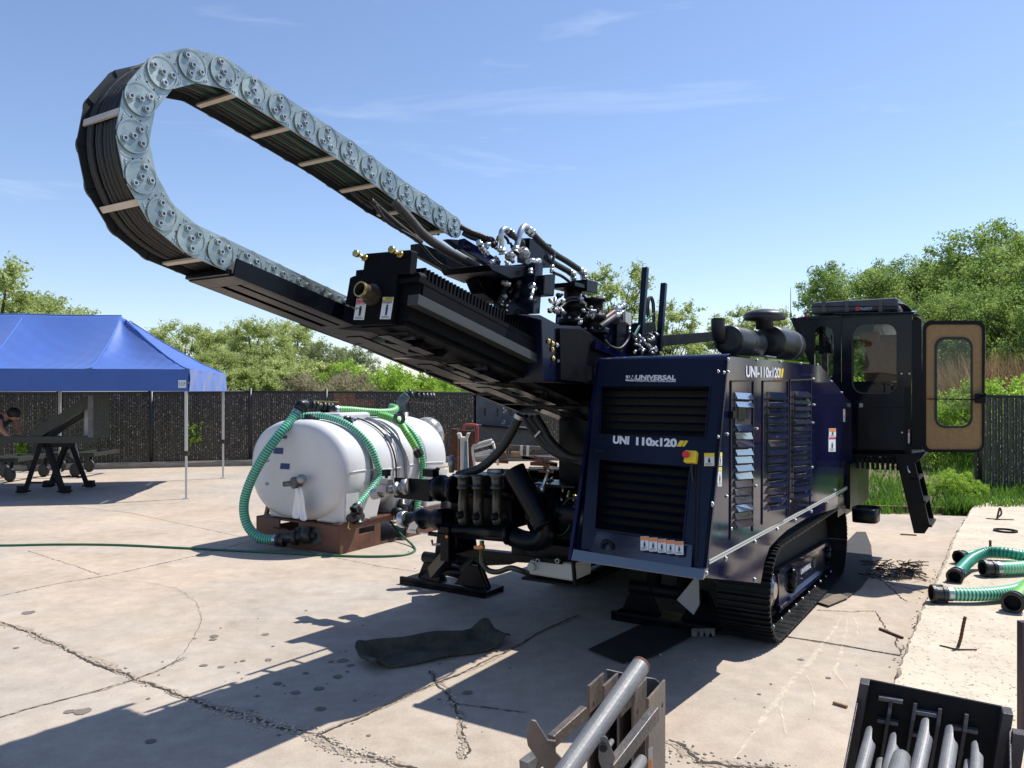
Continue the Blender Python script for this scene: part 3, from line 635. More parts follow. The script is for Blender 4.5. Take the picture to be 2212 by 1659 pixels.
def valance(a, b, nrm, seed):
    r = random.Random(seed); m_ = MB(); n = 60; A_ = []
    for i in range(n+1):
        p = a.lerp(b, i/n); t = i/n; w_ = .006*math.sin(t*40+seed)+.004*math.sin(t*91)
        for k in range(5):
            z = 2.105-.355*k/4; A_.append(Vector((p.x, p.y, z))+nrm*(.02+w_*(k/4)+(.012*math.sin(t*17+k) if seed == 2 else 0)))
    m_.add(A_, [(i*5+k, i*5+k+1, (i+1)*5+k+1, (i+1)*5+k) for i in range(n) for k in range(4)], True); return m_.build('valance', tentm, tent)
c00 = N0-ta*.02-tb_*.02; c10 = N0+ta*(TL_+.02)-tb_*.02; c01 = N0-ta*.02+tb_*(TW_+.02); c11 = N0+ta*(TL_+.02)+tb_*(TW_+.02)
v1_ = valance(c00, c10, -tb_, 1); valance(c00, c01, -ta, 2); valance(c10, c11, ta, 3); valance(c01, c11, tb_, 4)
lg = MB(); nn_ = -tb_; q = lambda px, py: onp(px, py, c00-tb_*.032, tb_)
lg.prism([q(385,838), q(402,838), q(402,821), q(385,821)], -tb_*.002); lo_ = lg.build('brand_patch', white, v1_)
text_mesh('E-Z UP', q(387,833), q(400,833), .06, -tb_, bluetape, lo_, .004, .0)
for u_, v_ in ((.02,.02),(.02,TW_),(TL_/2,TW_),(TL_,TW_),(TL_,.02)):
    b0 = N0+ta*u_+tb_*v_; l_ = MB(); l_.bar(b0+ZZ*.75, b0+ZZ*2.08, .042, .042, tb_); l_.bar(b0+ZZ*.02, b0+ZZ*.78, .032, .032, tb_); l_.box(-.05,.05,-.05,.05,0,.012, fn=lambda x,y,z: b0+ta*x+tb_*y+ZZ*z)
    lo_ = l_.build('tent_leg', alum, tent); cc = MB(); cc.bar(b0+ZZ*.70, b0+ZZ*.78, .05, .05, tb_); cc.build('leg_clamp', plasticb, lo_)
fr_ = MB()
for v_ in (0, TW_):
    for k in range(4):
        a = N0+ta*(TL_/4*k)+tb_*v_; b = N0+ta*(TL_/4*(k+1))+tb_*v_
        fr_.bar(a+ZZ*2.04, b+ZZ*1.80, .02, .02); fr_.bar(a+ZZ*1.80, b+ZZ*2.04, .02, .02)
fr_.build('scissor_frame', alum, tent)

# ---- sawhorse, slotted steel assembly, dollies
def PC(x, y, Y): return PY(*zC(x, y), Y)
sh = thing('sawhorse', 'black steel sawhorse under the tent carrying the slotted steel frame', 'sawhorse', PC(600,1480,13.3))
for (fx, tx, Yb, Yt) in ((345,560,13.3,13.4),(870,650,13.3,13.4),(700,915,14.1,14.0),(1210,985,14.1,14.0)):
    l_ = MB(); foot = PC(fx, 1490 if Yb < 14 else 1408, Yb); foot.z = .01; top = PC(tx, 800, Yt); l_.bar(foot+ZZ*.04, top, .075, .075)
    l_.obox(foot+ZZ*.05+Vector((.03 if fx > tx else -.03,0,0)), Vector((.10,0,0)), Vector((0,.06,0)), Vector((0,0,.012))); l_.obox(foot+ZZ*.08+Vector((.05 if fx > tx else -.05,0,0)), Vector((.06,0,0)), Vector((0,.05,0)), Vector((0,0,.06)))
    l_.build('leg', blackm, sh)
l_ = MB(); l_.bar(PC(560,800,13.35), PC(1000,790,14.05), .12, .10); l_.build('top_beam', blackm, sh)
for y0, a, b, Y in ((1325,400,790,13.3),(1245,810,1130,14.1)):
    l_ = MB(); l_.bar(PC(a,y0,Y), PC(b,y0,Y), .03, .03); l_.build('stretcher', blackm, sh)
fm = thing('slotted_steel_frame', 'grey steel wedge frame with a slotted end plate lying on the sawhorse', 'metal frame', PC(600,790,13.6))
l_ = MB(); l_.bar(PC(60,728,13.2), PC(1300,728,13.2), .25, .11); l_.build('base_beam', greenst, fm)
l_ = MB(); l_.bar(PC(470,690,13.15), PC(1250,190,13.15), .10, .15); l_.build('diagonal_beam', greenst, fm)
l_ = MB(); l_.bar(PC(570,690,13.5), PC(1170,330,13.5), .06, .22); l_.build('diagonal_beam', greenst, fm)
l_ = MB(); l_.prism([PC(1165,280,13.3),PC(1245,250,13.3),PC(1245,690,13.3),PC(1165,690,13.3)], Vector((0,.02,0))); l_.build('side_plate', lightgrey, fm)
l_ = MB(); l_.bar(PC(1265,120,13.1), PC(1265,700,13.1), .09, .06, Vector((0,1,0))); l_.build('edge_channel', greyst, fm)
# slotted plate made of strips around the slots
sp = MB(); rows = [187,292,388,490,590]; cols = [(1325,1352),(1385,1412),(1440,1468)]
xe = [1290]; 
for a, b in cols: xe += [a, b]
xe.append(1510); ye = [110]
for r_ in rows: ye += [r_-8, r_+8]
ye.append(725)
for i in range(len(xe)-1):
    for j in range(len(ye)-1):
        if i % 2 == 1 and j % 2 == 1: continue
        a, b, c, d = xe[i], xe[i+1], ye[j], ye[j+1]; sl_ = lambda x: -(x-1290)*.08
        sp.prism([PC(a,d+(sl_(a) if j == len(ye)-2 else 0),13.05),PC(b,d+(sl_(b) if j == len(ye)-2 else 0),13.05),PC(b,c,13.05),PC(a,c,13.05)], Vector((0,.012,0)))
sp.build('slotted_plate', greenst, fm)
l_ = MB(); l_.prism([PC(540,430,13.7),PC(820,415,13.7),PC(700,600,13.7),PC(530,560,13.7)], Vector((0,.03,0))); l_.build('lug_plate', greyst, fm)
def dolly(x0, x1, ytop, ybot, Y, wheels, label):
    e = thing('dolly', label, 'dolly', PC((x0+x1)/2, ybot+80, Y), 'caster dollies under the tent')
    l_ = MB(); a = PC(x0, ytop, Y); b = PC(x1, ytop, Y); zt = a.z; zb = zt-.075
    l_.box(a.x, b.x, Y, Y+.05, zb, zt); l_.box(a.x, b.x, Y+1.0, Y+1.05, zb, zt); l_.box(a.x, a.x+.06, Y+.05, Y+1.0, zb, zt); l_.box(b.x-.06, b.x, Y+.05, Y+1.0, zb, zt); l_.box((a.x+b.x)/2-.03,(a.x+b.x)/2+.03,Y+.05,Y+1.0,zt-.06,zt-.01); l_.build('deck_frame', greenst, e)
    for (wx, wY) in wheels:
        X = (zC(wx,0)[0]-CX)/F*wY; r = .135; wr_ = MB(); c = Vector((X, wY, r)); wr_.lathe(c-Vector((.3,.95,0)).normalized()*.03, Vector((.3,.95,0)), [(0,r*.85),(.008,r),(.052,r),(.06,r*.85)], 24)
        wo_ = wr_.build('wheel', rubber, e); fk = MB(); fk.bar(c, c+Vector((.06,0,zb-r+.01)), .06, .02, Vector((0,1,0))); fk.build('fork', blackm, wo_)
dolly(630, 1300, 915, 1040, 15.9, [(605,16.1),(1040,16.1),(1235,17.1),(840,17.1)], 'low steel dolly with four black caster wheels behind the sawhorse')
dolly(-260, 205, 990, 1090, 14.9, [(135,15.2),(-120,15.2),(60,16.0)], 'low dolly on casters by the left photo edge behind the person')
dolly(235, 560, 930, 1010, 17.0, [(400,17.3),(300,17.9)], 'farthest caster dolly between the other two under the tent')
cone = MB(); cone.prism([PC(1010,765,14.6),PC(1045,765,14.6),PC(1110,1060,14.6),PC(960,960,14.6)], Vector((0,.02,0))); tag(cone.build('sheet_panel', lightgrey), 'pale folded sheet panel leaning behind the sawhorse leg', 'panel')

# ---- person bending over the bench
def skinned(name, verts, edges, m, parent=None, sub=2, root=0):
    me = bpy.data.meshes.new(name); me.from_pydata([v[0] for v in verts], edges, []); o = bpy.data.objects.new(name, me); C.objects.link(o)
    bm = bmesh.new(); bm.from_mesh(me); ly = bm.verts.layers.skin.verify()
    for i, v in enumerate(bm.verts): r = verts[i][1]; v[ly].radius = r if isinstance(r, tuple) else (r, r); v[ly].use_root = (i == root)
    bm.to_mesh(me); bm.free(); sk = o.modifiers.new('s', 'SKIN'); sk.use_smooth_shade = True; ss = o.modifiers.new('u', 'SUBSURF'); ss.levels = sub; ss.render_levels = sub; me.materials.append(m)
    if parent: attach(o, parent)
    return o
PB = Vector((-8.88, 13.35, 0))
def pp(x, y, z): return PB+Vector((x, y, z))
vb = [(pp(-.10,0,.92),.15),(pp(0,0,1.08),.15),(pp(.14,-.02,1.24),.17),(pp(.27,-.02,1.34),.16),(pp(.36,-.02,1.36),.065),(pp(.44,-.02,1.34),.085),(pp(.50,-.02,1.27),.075),
      (pp(.27,-.20,1.33),.075),(pp(.36,-.24,1.12),.052),(pp(.50,-.22,.98),.038),(pp(.56,-.20,.96),.03),
      (pp(.27,.18,1.33),.075),(pp(.38,.20,1.12),.052),(pp(.52,.14,.98),.038),(pp(.58,.12,.96),.03),
      (pp(-.10,-.11,.86),.105),(pp(-.04,-.12,.48),.07),(pp(-.10,-.12,.08),.045),(pp(.06,-.13,.04),.04),
      (pp(-.10,.11,.86),.105),(pp(-.12,.12,.48),.07),(pp(-.22,.12,.08),.045),(pp(-.06,.12,.04),.04)]
eb = [(0,1),(1,2),(2,3),(3,4),(4,5),(5,6),(3,7),(7,8),(8,9),(9,10),(3,11),(11,12),(12,13),(13,14),(0,15),(15,16),(16,17),(17,18),(0,19),(19,20),(20,21),(21,22)]
person = skinned('person', vb, eb, skin, None, 2)
tag(person, 'person in a navy shirt bending over the bench at the left edge under the tent', 'person')
k_ = lambda i, s_: (vb[i][0], vb[i][1]*s_)
skinned('shirt', [k_(0,1.08),k_(1,1.12),k_(2,1.1),k_(3,1.1),k_(7,1.18),(vb[7][0].lerp(vb[8][0],.55),.072),k_(11,1.18),(vb[11][0].lerp(vb[12][0],.55),.072)], [(0,1),(1,2),(2,3),(3,4),(4,5),(3,6),(6,7)], shirt, person)
skinned('trousers', [k_(0,1.1),k_(15,1.1),k_(16,1.12),k_(17,1.25),k_(19,1.1),k_(20,1.12),k_(21,1.25)], [(0,1),(1,2),(2,3),(0,4),(4,5),(5,6)], trou, person)
for i in (18, 22):
    q = MB(); q.sphere(vb[i][0]+Vector((-.02,0,.0)), .06, 8, 0, (2.0,.8,.65)); q.build('shoe', hairm, person)
hb = MB(); hb.sphere(vb[5][0]+Vector((-.005,0,.035)), .108, 10, 0, (1.05,.9,.95)); hb.build('hair', hairm, person)
fc = MB()
for sy in (-.035,.03): fc.sphere(vb[6][0]+Vector((.062,sy,.02)), .012, 5)
fc.sphere(vb[6][0]+Vector((.075,0,-.005)), .016, 5); fc.build('face', skin, person)
for sgn, i in ((-1,10),(1,14)):
    for k in range(5):
        b0 = vb[i][0]+Vector((.02,(k-2)*.018,-.005)); skinned('finger', [(b0,.009),(b0+Vector((.035-.004*abs(k-2),(k-2)*.003,-.01)),.009),(b0+Vector((.062-.006*abs(k-2),(k-2)*.004,-.03)),.007)], [(0,1),(1,2)], skin, person, 1)

# ================================================================ WHITE TANK ON ITS SKID
OT = Vector((-1.84, 8.42, 0)); ut = Vector((.515, .857, 0)).normalized(); vt = Vector((-ut.y, ut.x, 0))
def TK(u_, v_, z): return OT+ut*u_+vt*v_+ZZ*z
def PTu(px, py, u_): return onp(px, py, OT+ut*u_, ut)
def PTv(px, py, v_): return onp(px, py, OT+vt*v_, vt)
skid = thing('tank_skid', 'rusty brown steel skid under the white tank with fork pockets', 'skid', TK(0,0,0))
m_ = MB()
def wallpoly(m_, v0, v1):  # side wall with two pockets, built of strips
    zs = [0,.08,.20,.27,.31]; 
    def seg(u0,u1,z0,z1): m_.box(u0,u1,v0,v1,z0,z1,fn=TK)
    seg(.0,.30,0,.31); seg(.30,.55,0,.17); seg(.30,.55,.235,.31); seg(.55,.66,0,.31); seg(.66,1.12,0,.03); seg(.66,1.12,.245,.31); seg(1.12,1.9,0,.31)
wallpoly(m_, 0, .02); m_.build('side_plate', skidm, skid, .003); m_ = MB(); wallpoly(m_, 1.28, 1.30); m_.build('side_plate', skidm, skid, .003)
m_ = MB(); m_.box(0,.02,.022,.62,0,.30,fn=TK); m_.box(0,.02,.62,.92,0,.19,fn=TK); m_.box(0,.02,.92,1.278,0,.30,fn=TK); m_.build('end_plate', skidm, skid, .003)
m_ = MB(); m_.box(.02,1.9,.022,1.278,.285,.305,fn=TK); m_.build('deck', skidm, skid)
m_ = MB(); m_.box(.0,1.0,-.02,.1,.31,.33,fn=TK); m_.build('flange', skidm, skid)
m_ = MB(); m_.bar(TK(.1,1.34,.02), TK(.3,1.40,.48), .03, .06); m_.build('timber_brace', wood, skid)

tank = thing('water_tank', 'white plastic horizontal tank strapped on the brown skid', 'tank', TK(.9,.65,.31))
m_ = MB(); nr = 56; prof = [(-.02,.02),(-.02,.55),(-.015,.80),(0.0,.90),(.03,.965),(.09,1.0),(.40,1.0),(.42,.985),(.46,.985),(.48,1.0),(.86,1.0),(.88,.985),(.92,.985),(.94,1.0),(1.38,1.0),(1.40,.985),(1.44,.985),(1.46,1.0),(1.78,1.0),(1.86,.97),(1.92,.88),(1.945,.6),(1.95,.02)]
cz, cv, A_, B_ = .87, .68, .75, .565; vs_ = []
def ell(an, k): 
    c, s_ = math.cos(an), math.sin(an); e_ = 2/2.35; return (A_*k*math.copysign(abs(c)**e_, c), B_*k*math.copysign(abs(s_)**e_, s_))
for (u_, k) in prof:
    for j in range(nr):
        a, b = ell(2*PI*j/nr, k); vs_.append(TK(u_, cv+a, cz+b))
n_ = len(prof); m_.add(vs_, [(i*nr+j, i*nr+(j+1) % nr, (i+1)*nr+(j+1) % nr, (i+1)*nr+j) for i in range(n_-1) for j in range(nr)]+[tuple(range(nr))[::-1], tuple(range((n_-1)*nr, n_*nr))], True)
shell = m_.build('shell', poly, tank)
for side in (0, 1):
    for (u0, u1, w_) in ((.06,.60,.18),(.90,1.30,.10),(1.50,1.86,.12)):
        f_ = (lambda v_: v_) if side == 0 else (lambda v_: 1.15-v_*.8)
        m_ = MB(); P_ = [TK(u0,f_(.0),.31),TK(u1,f_(.0),.31),TK(u1,f_(.42),.31),TK(u0,f_(.42),.31),TK(u0-.03,f_(-.045),.78),TK(u1+w_*.6,f_(-.045),.78),TK(u1+w_*.6,f_(.45),.78),TK(u0-.03,f_(.45),.78)]
        m_.hexa(P_); m_.build('molded_leg', poly, tank, .025)
for sg_ in (0, PI):
    q = MB(); q.tube([TK(u0, cv+ell(sg_,1.0)[0]*1.001, cz+.0+.012*math.sin(u0*6)) for u0 in [.08+.085*i for i in range(21)]], .007, 6); q.build('mould_seam', poly, tank)
for u_ in (.44,.90,1.42):
    m_ = MB(); pts = []
    for j in range(0, nr//2+13):
        an = -.35+ (PI+.7)*j/(nr//2+12); a, b = ell(an, .99); pts.append((cv+a*1.004, cz+b*1.004))
    pts = [(-.03,.33)]+[(p[0],p[1]) for p in pts]+[(1.39,.33)]
    w_ = .022; vs_ = [TK(u_-w_,a,b) for a, b in pts]+[TK(u_+w_,a,b) for a, b in pts]; n_ = len(pts)
    m_.add(vs_, [(i,i+1,n_+i+1,n_+i) for i in range(n_-1)], True); m_.build('strap', steel, tank)
m_ = MB(); m_.box(.42,.95,.40,.98,1.40,1.50,fn=TK); m_.build('lid_platform', poly, tank, .03)
m_ = MB(); c_ = PTu(*zT(960,295), .60)
m_.lathe(PTv(*zT(935,300),.42), vt*-1+ut*-.3, [(0,.05),(.03,.062),(.06,.062),(.06,.045),(.10,.045)], 8); m_.build('bung', plasticb, tank)
m_ = MB(); m_.lathe(PTv(*zT(985,293),.35), vt*-1+ut*-.3, [(0,.03),(.05,.028),(.06,.02),(.09,.02)], 8); m_.build('bung_fitting', chrome, tank)
for (x, y, w_, h_) in ((390,448,52,34),(340,570,88,58),(398,708,88,56)):
    m_ = MB(); a = zT(x-w_/2,y-h_/2); b = zT(x+w_/2,y+h_/2); q = lambda px, py: PTu(px, py, -.024)
    m_.prism([q(a[0],b[1]-1),q(b[0]-1,b[1]),q(b[0],a[1]+1),q(a[0]+2,a[1])], -ut*.001); m_.build('blue_marking', bluetape, tank)
text_mesh('200', PTu(*zT(235,673),-.021), PTu(*zT(262,670),-.021), .03, -ut, greyv, tank, .003, 0); text_mesh('100', PTu(*zT(228,878),-.021), PTu(*zT(255,876),-.021), .035, -ut, bluetape, tank, .003, 0)
# drain valve with rag on the end face
vc = PTu(*zT(530,850), -.03); va = MB(); va.lathe(vc+ut*.03, -ut+vt*.15, [(0,.05),(.06,.05),(.07,.065),(.11,.065),(.12,.05)], 14); va.cyl(vc-ut*.04, vc-ut*.10+vt*.14-ZZ*.02, .03); vo_ = va.build('drain_valve', greyst, tank)
va = MB(); va.sphere(PTu(*zT(548,822), -.12), .055, 8); va.build('valve_cap', steel, tank)
m_ = MB(); rr_ = random.Random(4)
for (x0, x1, yb, off_) in ((490,520,1160,0),(535,600,1180,.012)):
    n_ = 12; vs_ = []
    for i in range(n_+1):
        t = i/n_; y = 905+(yb-905)*t; w_ = 44+30*math.sin(t*2.6); xc = 515+(x0+x1-1030)/2*t+8*math.sin(t*5+off_*90)
        for k in range(4): vs_.append(PTu(*zT(xc-w_/2+w_*k/3, y+ (12 if k in (1,2) else 0)*t), -.14-off_-.025*(k % 2)-.01*math.sin(t*7)))
    m_.add(vs_, [(i*4+k, i*4+k+1, (i+1)*4+k+1, (i+1)*4+k) for i in range(n_) for k in range(3)], True)
tag(m_.build('rag', rag), 'white rag hanging from the drain valve of the white tank', 'rag')

def corr(name, pts, r, m1, m2, parent, pitch=.029, k=10, n=16):
    P = resample(spline(pts, k), pitch/4); m_ = MB(); rr = [r*(1.0, 1.035, 1.0, .955)[i % 4] for i in range(len(P))]
    m_.tube(P, rr, n, True, 0, True, lambda i: 1 if (i % 4) in (0, 1) else 0); o = m_.build(name, [m1, m2], parent); return o
def coupling(p, d, r, parent, open_=True, ln=.10):
    m_ = MB(); d = d.normalized()
    m_.pipe(p, p+d*ln, r*1.18, r*.20, 24); m_.ring(p+d*(ln*.15), d, r*1.15, r*1.30, ln*.14); m_.ring(p+d*(ln*.75), d, r*1.15, r*1.38, ln*.22)
    a = d.orthogonal().normalized(); b = d.cross(a)
    for s_ in (1, -1):
        m_.obox(p+d*(ln*.45)+a*s_*r*1.42, d*ln*.4, a*r*.12, b*r*.22)
    ob = m_.build('coupling', plasticb, parent)
    m_ = MB(); m_.ring(p-d*.005-d*ln*.35, d, r*1.02, r*1.08, ln*.3); m_.build('hose_clamp', chrome, parent); return ob
# suction hoses on the tank
h1_ = thing('suction_hose', 'dark green ribbed hose looping from the tank top down to the skid at the left', 'hose', TK(-.3,1.2,.1))
P_ = [PTu(*zT(515,215),.10), PTu(*zT(455,300),.02), PTu(*zT(370,400),-.10), PTu(*zT(265,540),-.20), PTu(*zT(170,690),-.26), PTu(*zT(90,850),-.30), PTu(*zT(40,1010),-.32), PTu(*zT(40,1150),-.32), PTu(*zT(90,1270),-.30), PTu(*zT(190,1345),-.26), PTu(*zT(330,1362),-.20)]
corr('hose_body', P_, .052, hoseg_d, hoseg_l, h1_); coupling(P_[0], P_[0]-P_[1], .052, h1_); coupling(P_[-1], P_[-1]-P_[-2], .052, h1_)
m_ = MB(); a = PTu(*zT(380,1350),-.18); b = PTu(*zT(600,1320),-.06); c = PTu(*zT(680,1330),.0)
m_.cyl(a, b, .06); m_.cyl(b, c, .045); m_.lathe(PTu(*zT(470,1345),-.14), b-a, [(0,.085),(.05,.085)]); m_.lathe(PTu(*zT(560,1325),-.08), b-a, [(0,.09),(.10,.09)]); m_.cyl(PTu(*zT(680,1330),-.02), PTu(*zT(690,1330),.01), .085)
m_.cyl(PTu(*zT(520,1330),-.1), PTu(*zT(520,1250),-.1), .03); m_.build('bottom_valve', plasticb, tank, 0)
m_ = MB(); m_.bar(PTu(*zT(300,1250),-.16), PTu(*zT(430,1270),-.16), .02, .012); m_.build('valve_handle', blackm, tank)
# top valve left
tv = MB(); a = PTu(*zT(510,195),.14); b = PTu(*zT(590,160),.30); c = PTu(*zT(810,190),.62)
tv.tube(spline([a, PTu(*zT(545,160),.22), b],5), .055, 14); tv.cyl(b, b.lerp(c,.95), .05)
for t in (.15,.3,.6,.75,.9): tv.lathe(b.lerp(c,t), c-b, [(0,.062),(.03,.068),(.04,.062)])
tv.obox(b.lerp(c,.45), (c-b)*.14, Vector((0,.06,0)), ZZ*.06); tv.tube([TK(.20,.62,1.38), TK(.20,.62,1.49)], .09, 16); tv.build('top_valve', plasticb, tank)
tv = MB(); tv.bar(PTu(*zT(665,128),.30), PTu(*zT(870,135),.62), .03, .014); tv.build('valve_handle', brass, tank)
# lime hose along the top, then down
h2_ = thing('suction_hose', 'bright lime ribbed hose lying along the top of the white tank', 'hose', TK(.9,.6,1.45))
zz = lambda x, y, u_: PTu(*zT(x,y), u_)
P_ = [zz(845,200,.62), zz(980,205,.80), zz(1120,218,1.0), zz(1260,225,1.2), zz(1360,215,1.38), zz(1385,190,1.48), zz(1340,178,1.5)]
corr('hose_body', P_, .040, hosel_d, hosel_l, h2_); coupling(P_[0], P_[0]-P_[1], .042, h2_)
h3_ = thing('suction_hose', 'lime ribbed hose hanging free down the far half of the tank to a cam fitting', 'hose', TK(1.2,0,1.2))
P_ = [PTv(*zT(1240,250),.35), PTv(*zT(1330,275),.20), PTv(*zT(1420,320),.06), PTv(*zT(1480,410),-.07), PTv(*zT(1530,490),-.12), PTv(*zT(1570,560),-.15)]
corr('hose_body', P_, .040, hosey_d, hosey_l, h3_); coupling(P_[-1], P_[-1]-P_[-2], .040, h3_, True, .09)
m_ = MB(); c_ = PTv(*zT(1400,285),.0); m_.pipe(c_, c_+(-vt-ut*.4).normalized()*.08, .062, .012); m_.build('end_cup', plasticb, h3_)
def onell(an, u_, o_=.045): a, b = ell(an, 1.0); return TK(u_, cv+a*(1+o_/A_), cz+b*(1+o_/B_))
for (u0, u1, lb, xb, yb) in ((.22,.50,'green ribbed hose over the near half of the tank down to the skid pump', 1040, 1060), (1.20,1.30,'green ribbed hose over the far half of the tank, behind the lime one', 1570, 1100)):
    e = thing('suction_hose', lb, 'hose', TK(u0,0,1)); P_ = [TK(u0-.10,.70,1.47)]
    for t in range(0,8): an = 1.75+ (3.25-1.75)*t/7; P_.append(onell(an, u0+(u1-u0)*t/7))
    P_.append(PTv(*zT(xb,yb), -.12)); corr('hose_body', P_, .036, hoseg_d if u0 < 1 else hosel_d, hosep_l, e); coupling(P_[-1], P_[-1]-P_[-2], .036, e, True, .07)
for (x0, u0, u1, yb, nm, mm, r_) in ((1050,.70,.84,830,'black vent tube curving over the middle of the tank', rubber, .010),(1100,.86,1.02,740,'grey clear tube just right of the black vent tube', steel, .017)):
    P_ = [TK(u0-.1,.55,1.47)]
    for t in range(0,8): an = 1.75+(3.3-1.75)*t/7; P_.append(onell(an, u0+(u1-u0)*t/7, .02))
    P_.append(TK(u1+.02,-.10,.62)); m_ = MB(); m_.tube(spline(P_,6), r_, 8); tag(m_.build('vent_tube', mm), nm, 'tube')
# skid pumps / valves at the foot of the tank
for (x, y, s_, lb) in ((1050,1130,1.0,'black cam valve standing on the skid below the near green hose'),(1440,1080,1.1,'black pump volute on the skid behind the mud pump'),(1560,1060,.8,'small black valve at the far end of the skid')):
    e = thing('skid_valve', lb, 'valve', TK(.7,-.06,.31)); c = PTv(*zT(x,y), -.05)
    m_ = MB(); m_.lathe(c-ZZ*.11, ZZ, [(0,.06*s_),(.03,.06*s_),(.03,.045*s_),(.13,.045*s_),(.13,.055*s_),(.17,.055*s_),(.17,.035*s_),(.22,.035*s_)]); m_.cyl(c-ut*.14-ZZ*.03, c+ut*.06-ZZ*.03, .045*s_); m_.build('valve_body', plasticb, e)
    m_ = MB(); m_.tube([c-ut*.14-ZZ*.06, c-ut*.16-ZZ*.13, c-ut*.12-ZZ*.15], .008, 6); m_.build('cam_lever', brass, e)
# upper right elbow + valve
m_ = MB(); a = TK(1.75,.55,1.38); b = PTu(*zT(1440,130),1.75); m_.tube(spline([a, PTu(*zT(1430,180),1.75), b, PTu(*zT(1490,75),1.80)],6), .062, 14); m_.build('top_elbow', greyv, tank)
m_ = MB(); a = PTu(*zT(1480,85),1.8); b = PTu(*zT(1700,100),2.1); m_.cyl(a, b, .06); 
for t in (.1,.35,.55,.7,.85,.97): m_.lathe(a.lerp(b,t), b-a, [(0,.07),(.02,.078),(.05,.07)])
m_.lathe(TK(1.75,.55,1.36), ZZ, [(0,.13),(.03,.13),(.03,.08),(.12,.08)]); m_.build('top_valve', plasticb, tank)
m_ = MB(); m_.bar(PTu(*zT(1550,36),1.85), PTu(*zT(1715,42),2.1), .03, .015); m_.build('valve_handle', brass, tank)
m_ = MB(); m_.sphere(PTu(*zT(1665,330),2.35)-ZZ*.16, .23, 12, 0, (1,.8,1.1)); o = m_.build('wrapped_drum', mat('clear_wrap', (.30,.30,.29), .2, 0, 0, .5, 12, 1.0, 14)); tag(o, 'round bundle in clear plastic wrap just behind the far end of the white tank', 'bundle')

# garden hose
P_ = [PG(-60,1175,.013), PG(0,1178,.013), PG(120,1176,.013), PG(250,1177,.013), PG(400,1184,.013), PG(560,1192,.013), PG(700,1199,.013), PG(790,1202,.013), PG(860,1200,.013), PG(893,1192,.013), PG(893,1180,.014), PG(862,1150,.10), PG(835,1115,.25), PG(822,1085,.40), PG(820,1062,.55)]
m_ = MB(); m_.tube(spline(P_,8), .0125, 8); tag(m_.build('garden_hose', gardenm), 'long thin green garden hose across the slab in front of the tank', 'hose')
# rubber strip curled on the slab
Aa = PG(750,1446); Bb = PG(1098,1370); dx = (Bb-Aa).normalized(); dy = Vector((-dx.y,dx.x,0)); LL = (Bb-Aa).length; m_ = MB(); nu, nv = 60, 26; vs_ = []
for i in range(nu+1):
    for j in range(nv+1):
        t = i/nu; s_ = j/nv; endl = max(0, 1-t/.17); endr = max(0, (t-.80)/.20)
        fold = max(0, s_-.52)/.48                                  # the far edge is folded up and leans back over the strip
        zf_ = .075*math.sin(fold*PI*.75)*(.85+.25*math.sin(t*4.2+.5)); yf = -.11*fold**2
        z = .012+zf_+.062*math.sin(min(1,endl)*PI*.72)*(1-.5*s_)+.055*math.sin(endr*PI*.7)+.006*math.sin(t*17+s_*5)+.014*(1-s_)**5
        xs_ = LL*t+.10*endl**1.6-.11*endr**1.5; wv = .030*math.sin(t*6.3+.4)+.012*math.sin(t*15)
        vs_.append(Aa+dx*xs_+dy*(-.20+.46*s_*(1-.12*endl-.18*endr)+yf+wv)+ZZ*z)
m_.add(vs_, [(i*(nv+1)+j, (i+1)*(nv+1)+j, (i+1)*(nv+1)+j+1, i*(nv+1)+j+1) for i in range(nu) for j in range(nv)], True)
o = m_.build('rubber_strip', rubmat); o.modifiers.new('t','SOLIDIFY').thickness = .012; tag(o, 'curled strip of old grey-green rubber belting lying on the slab', 'rubber mat')
# mats under the machine
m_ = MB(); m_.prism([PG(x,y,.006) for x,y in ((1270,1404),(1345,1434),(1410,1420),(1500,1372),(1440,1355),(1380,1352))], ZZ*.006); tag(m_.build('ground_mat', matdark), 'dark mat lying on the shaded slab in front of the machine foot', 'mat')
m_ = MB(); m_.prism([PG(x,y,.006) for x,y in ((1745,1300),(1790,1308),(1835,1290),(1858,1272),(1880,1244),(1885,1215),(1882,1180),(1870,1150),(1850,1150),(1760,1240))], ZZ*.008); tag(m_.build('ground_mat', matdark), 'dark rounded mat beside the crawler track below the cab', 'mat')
m_ = MB(); m_.prism([PG(x,y,.016) for x,y in ((1768,1302),(1790,1309),(1833,1291),(1815,1284),(1800,1286))], ZZ*.006); tag(m_.build('ply_sheet', matwood), 'brown plywood scrap at the edge of the mat beside the track', 'board')
# debris
m_ = MB(); rr_ = random.Random(8)
for k in range(90):
    c = PG(rr_.uniform(1872,1990), rr_.uniform(1212,1248), rr_.uniform(.005,.04)); d = Vector((rr_.uniform(-1,1), rr_.uniform(-1,1), rr_.uniform(-.1,.15))).normalized()*rr_.uniform(.03,.14); m_.tube([c-d, c+d*.1+Vector((0,0,.008)), c+d], .005, 5)
tag(m_.build('twig_heap', stick), 'heap of dry twigs on the slab right of the track', 'twigs', kind='stuff')
def stick_at(x0,y0,x1,y1,m__,lb,r=.008):
    q = MB(); q.bar(PG(x0,y0,r), PG(x1,y1,r), r*2, r*2); tag(q.build('stick', m__), lb, 'stick')
stick_at(1945,1154,1980,1156,wood,'pale wood splinter on the slab below the ladder'); stick_at(1900,1358,1950,1378,rust,'thin dark rod on the slab beside the concrete block'); stick_at(1800,1518,1830,1527,wood,'small wood chip on the sunlit slab')
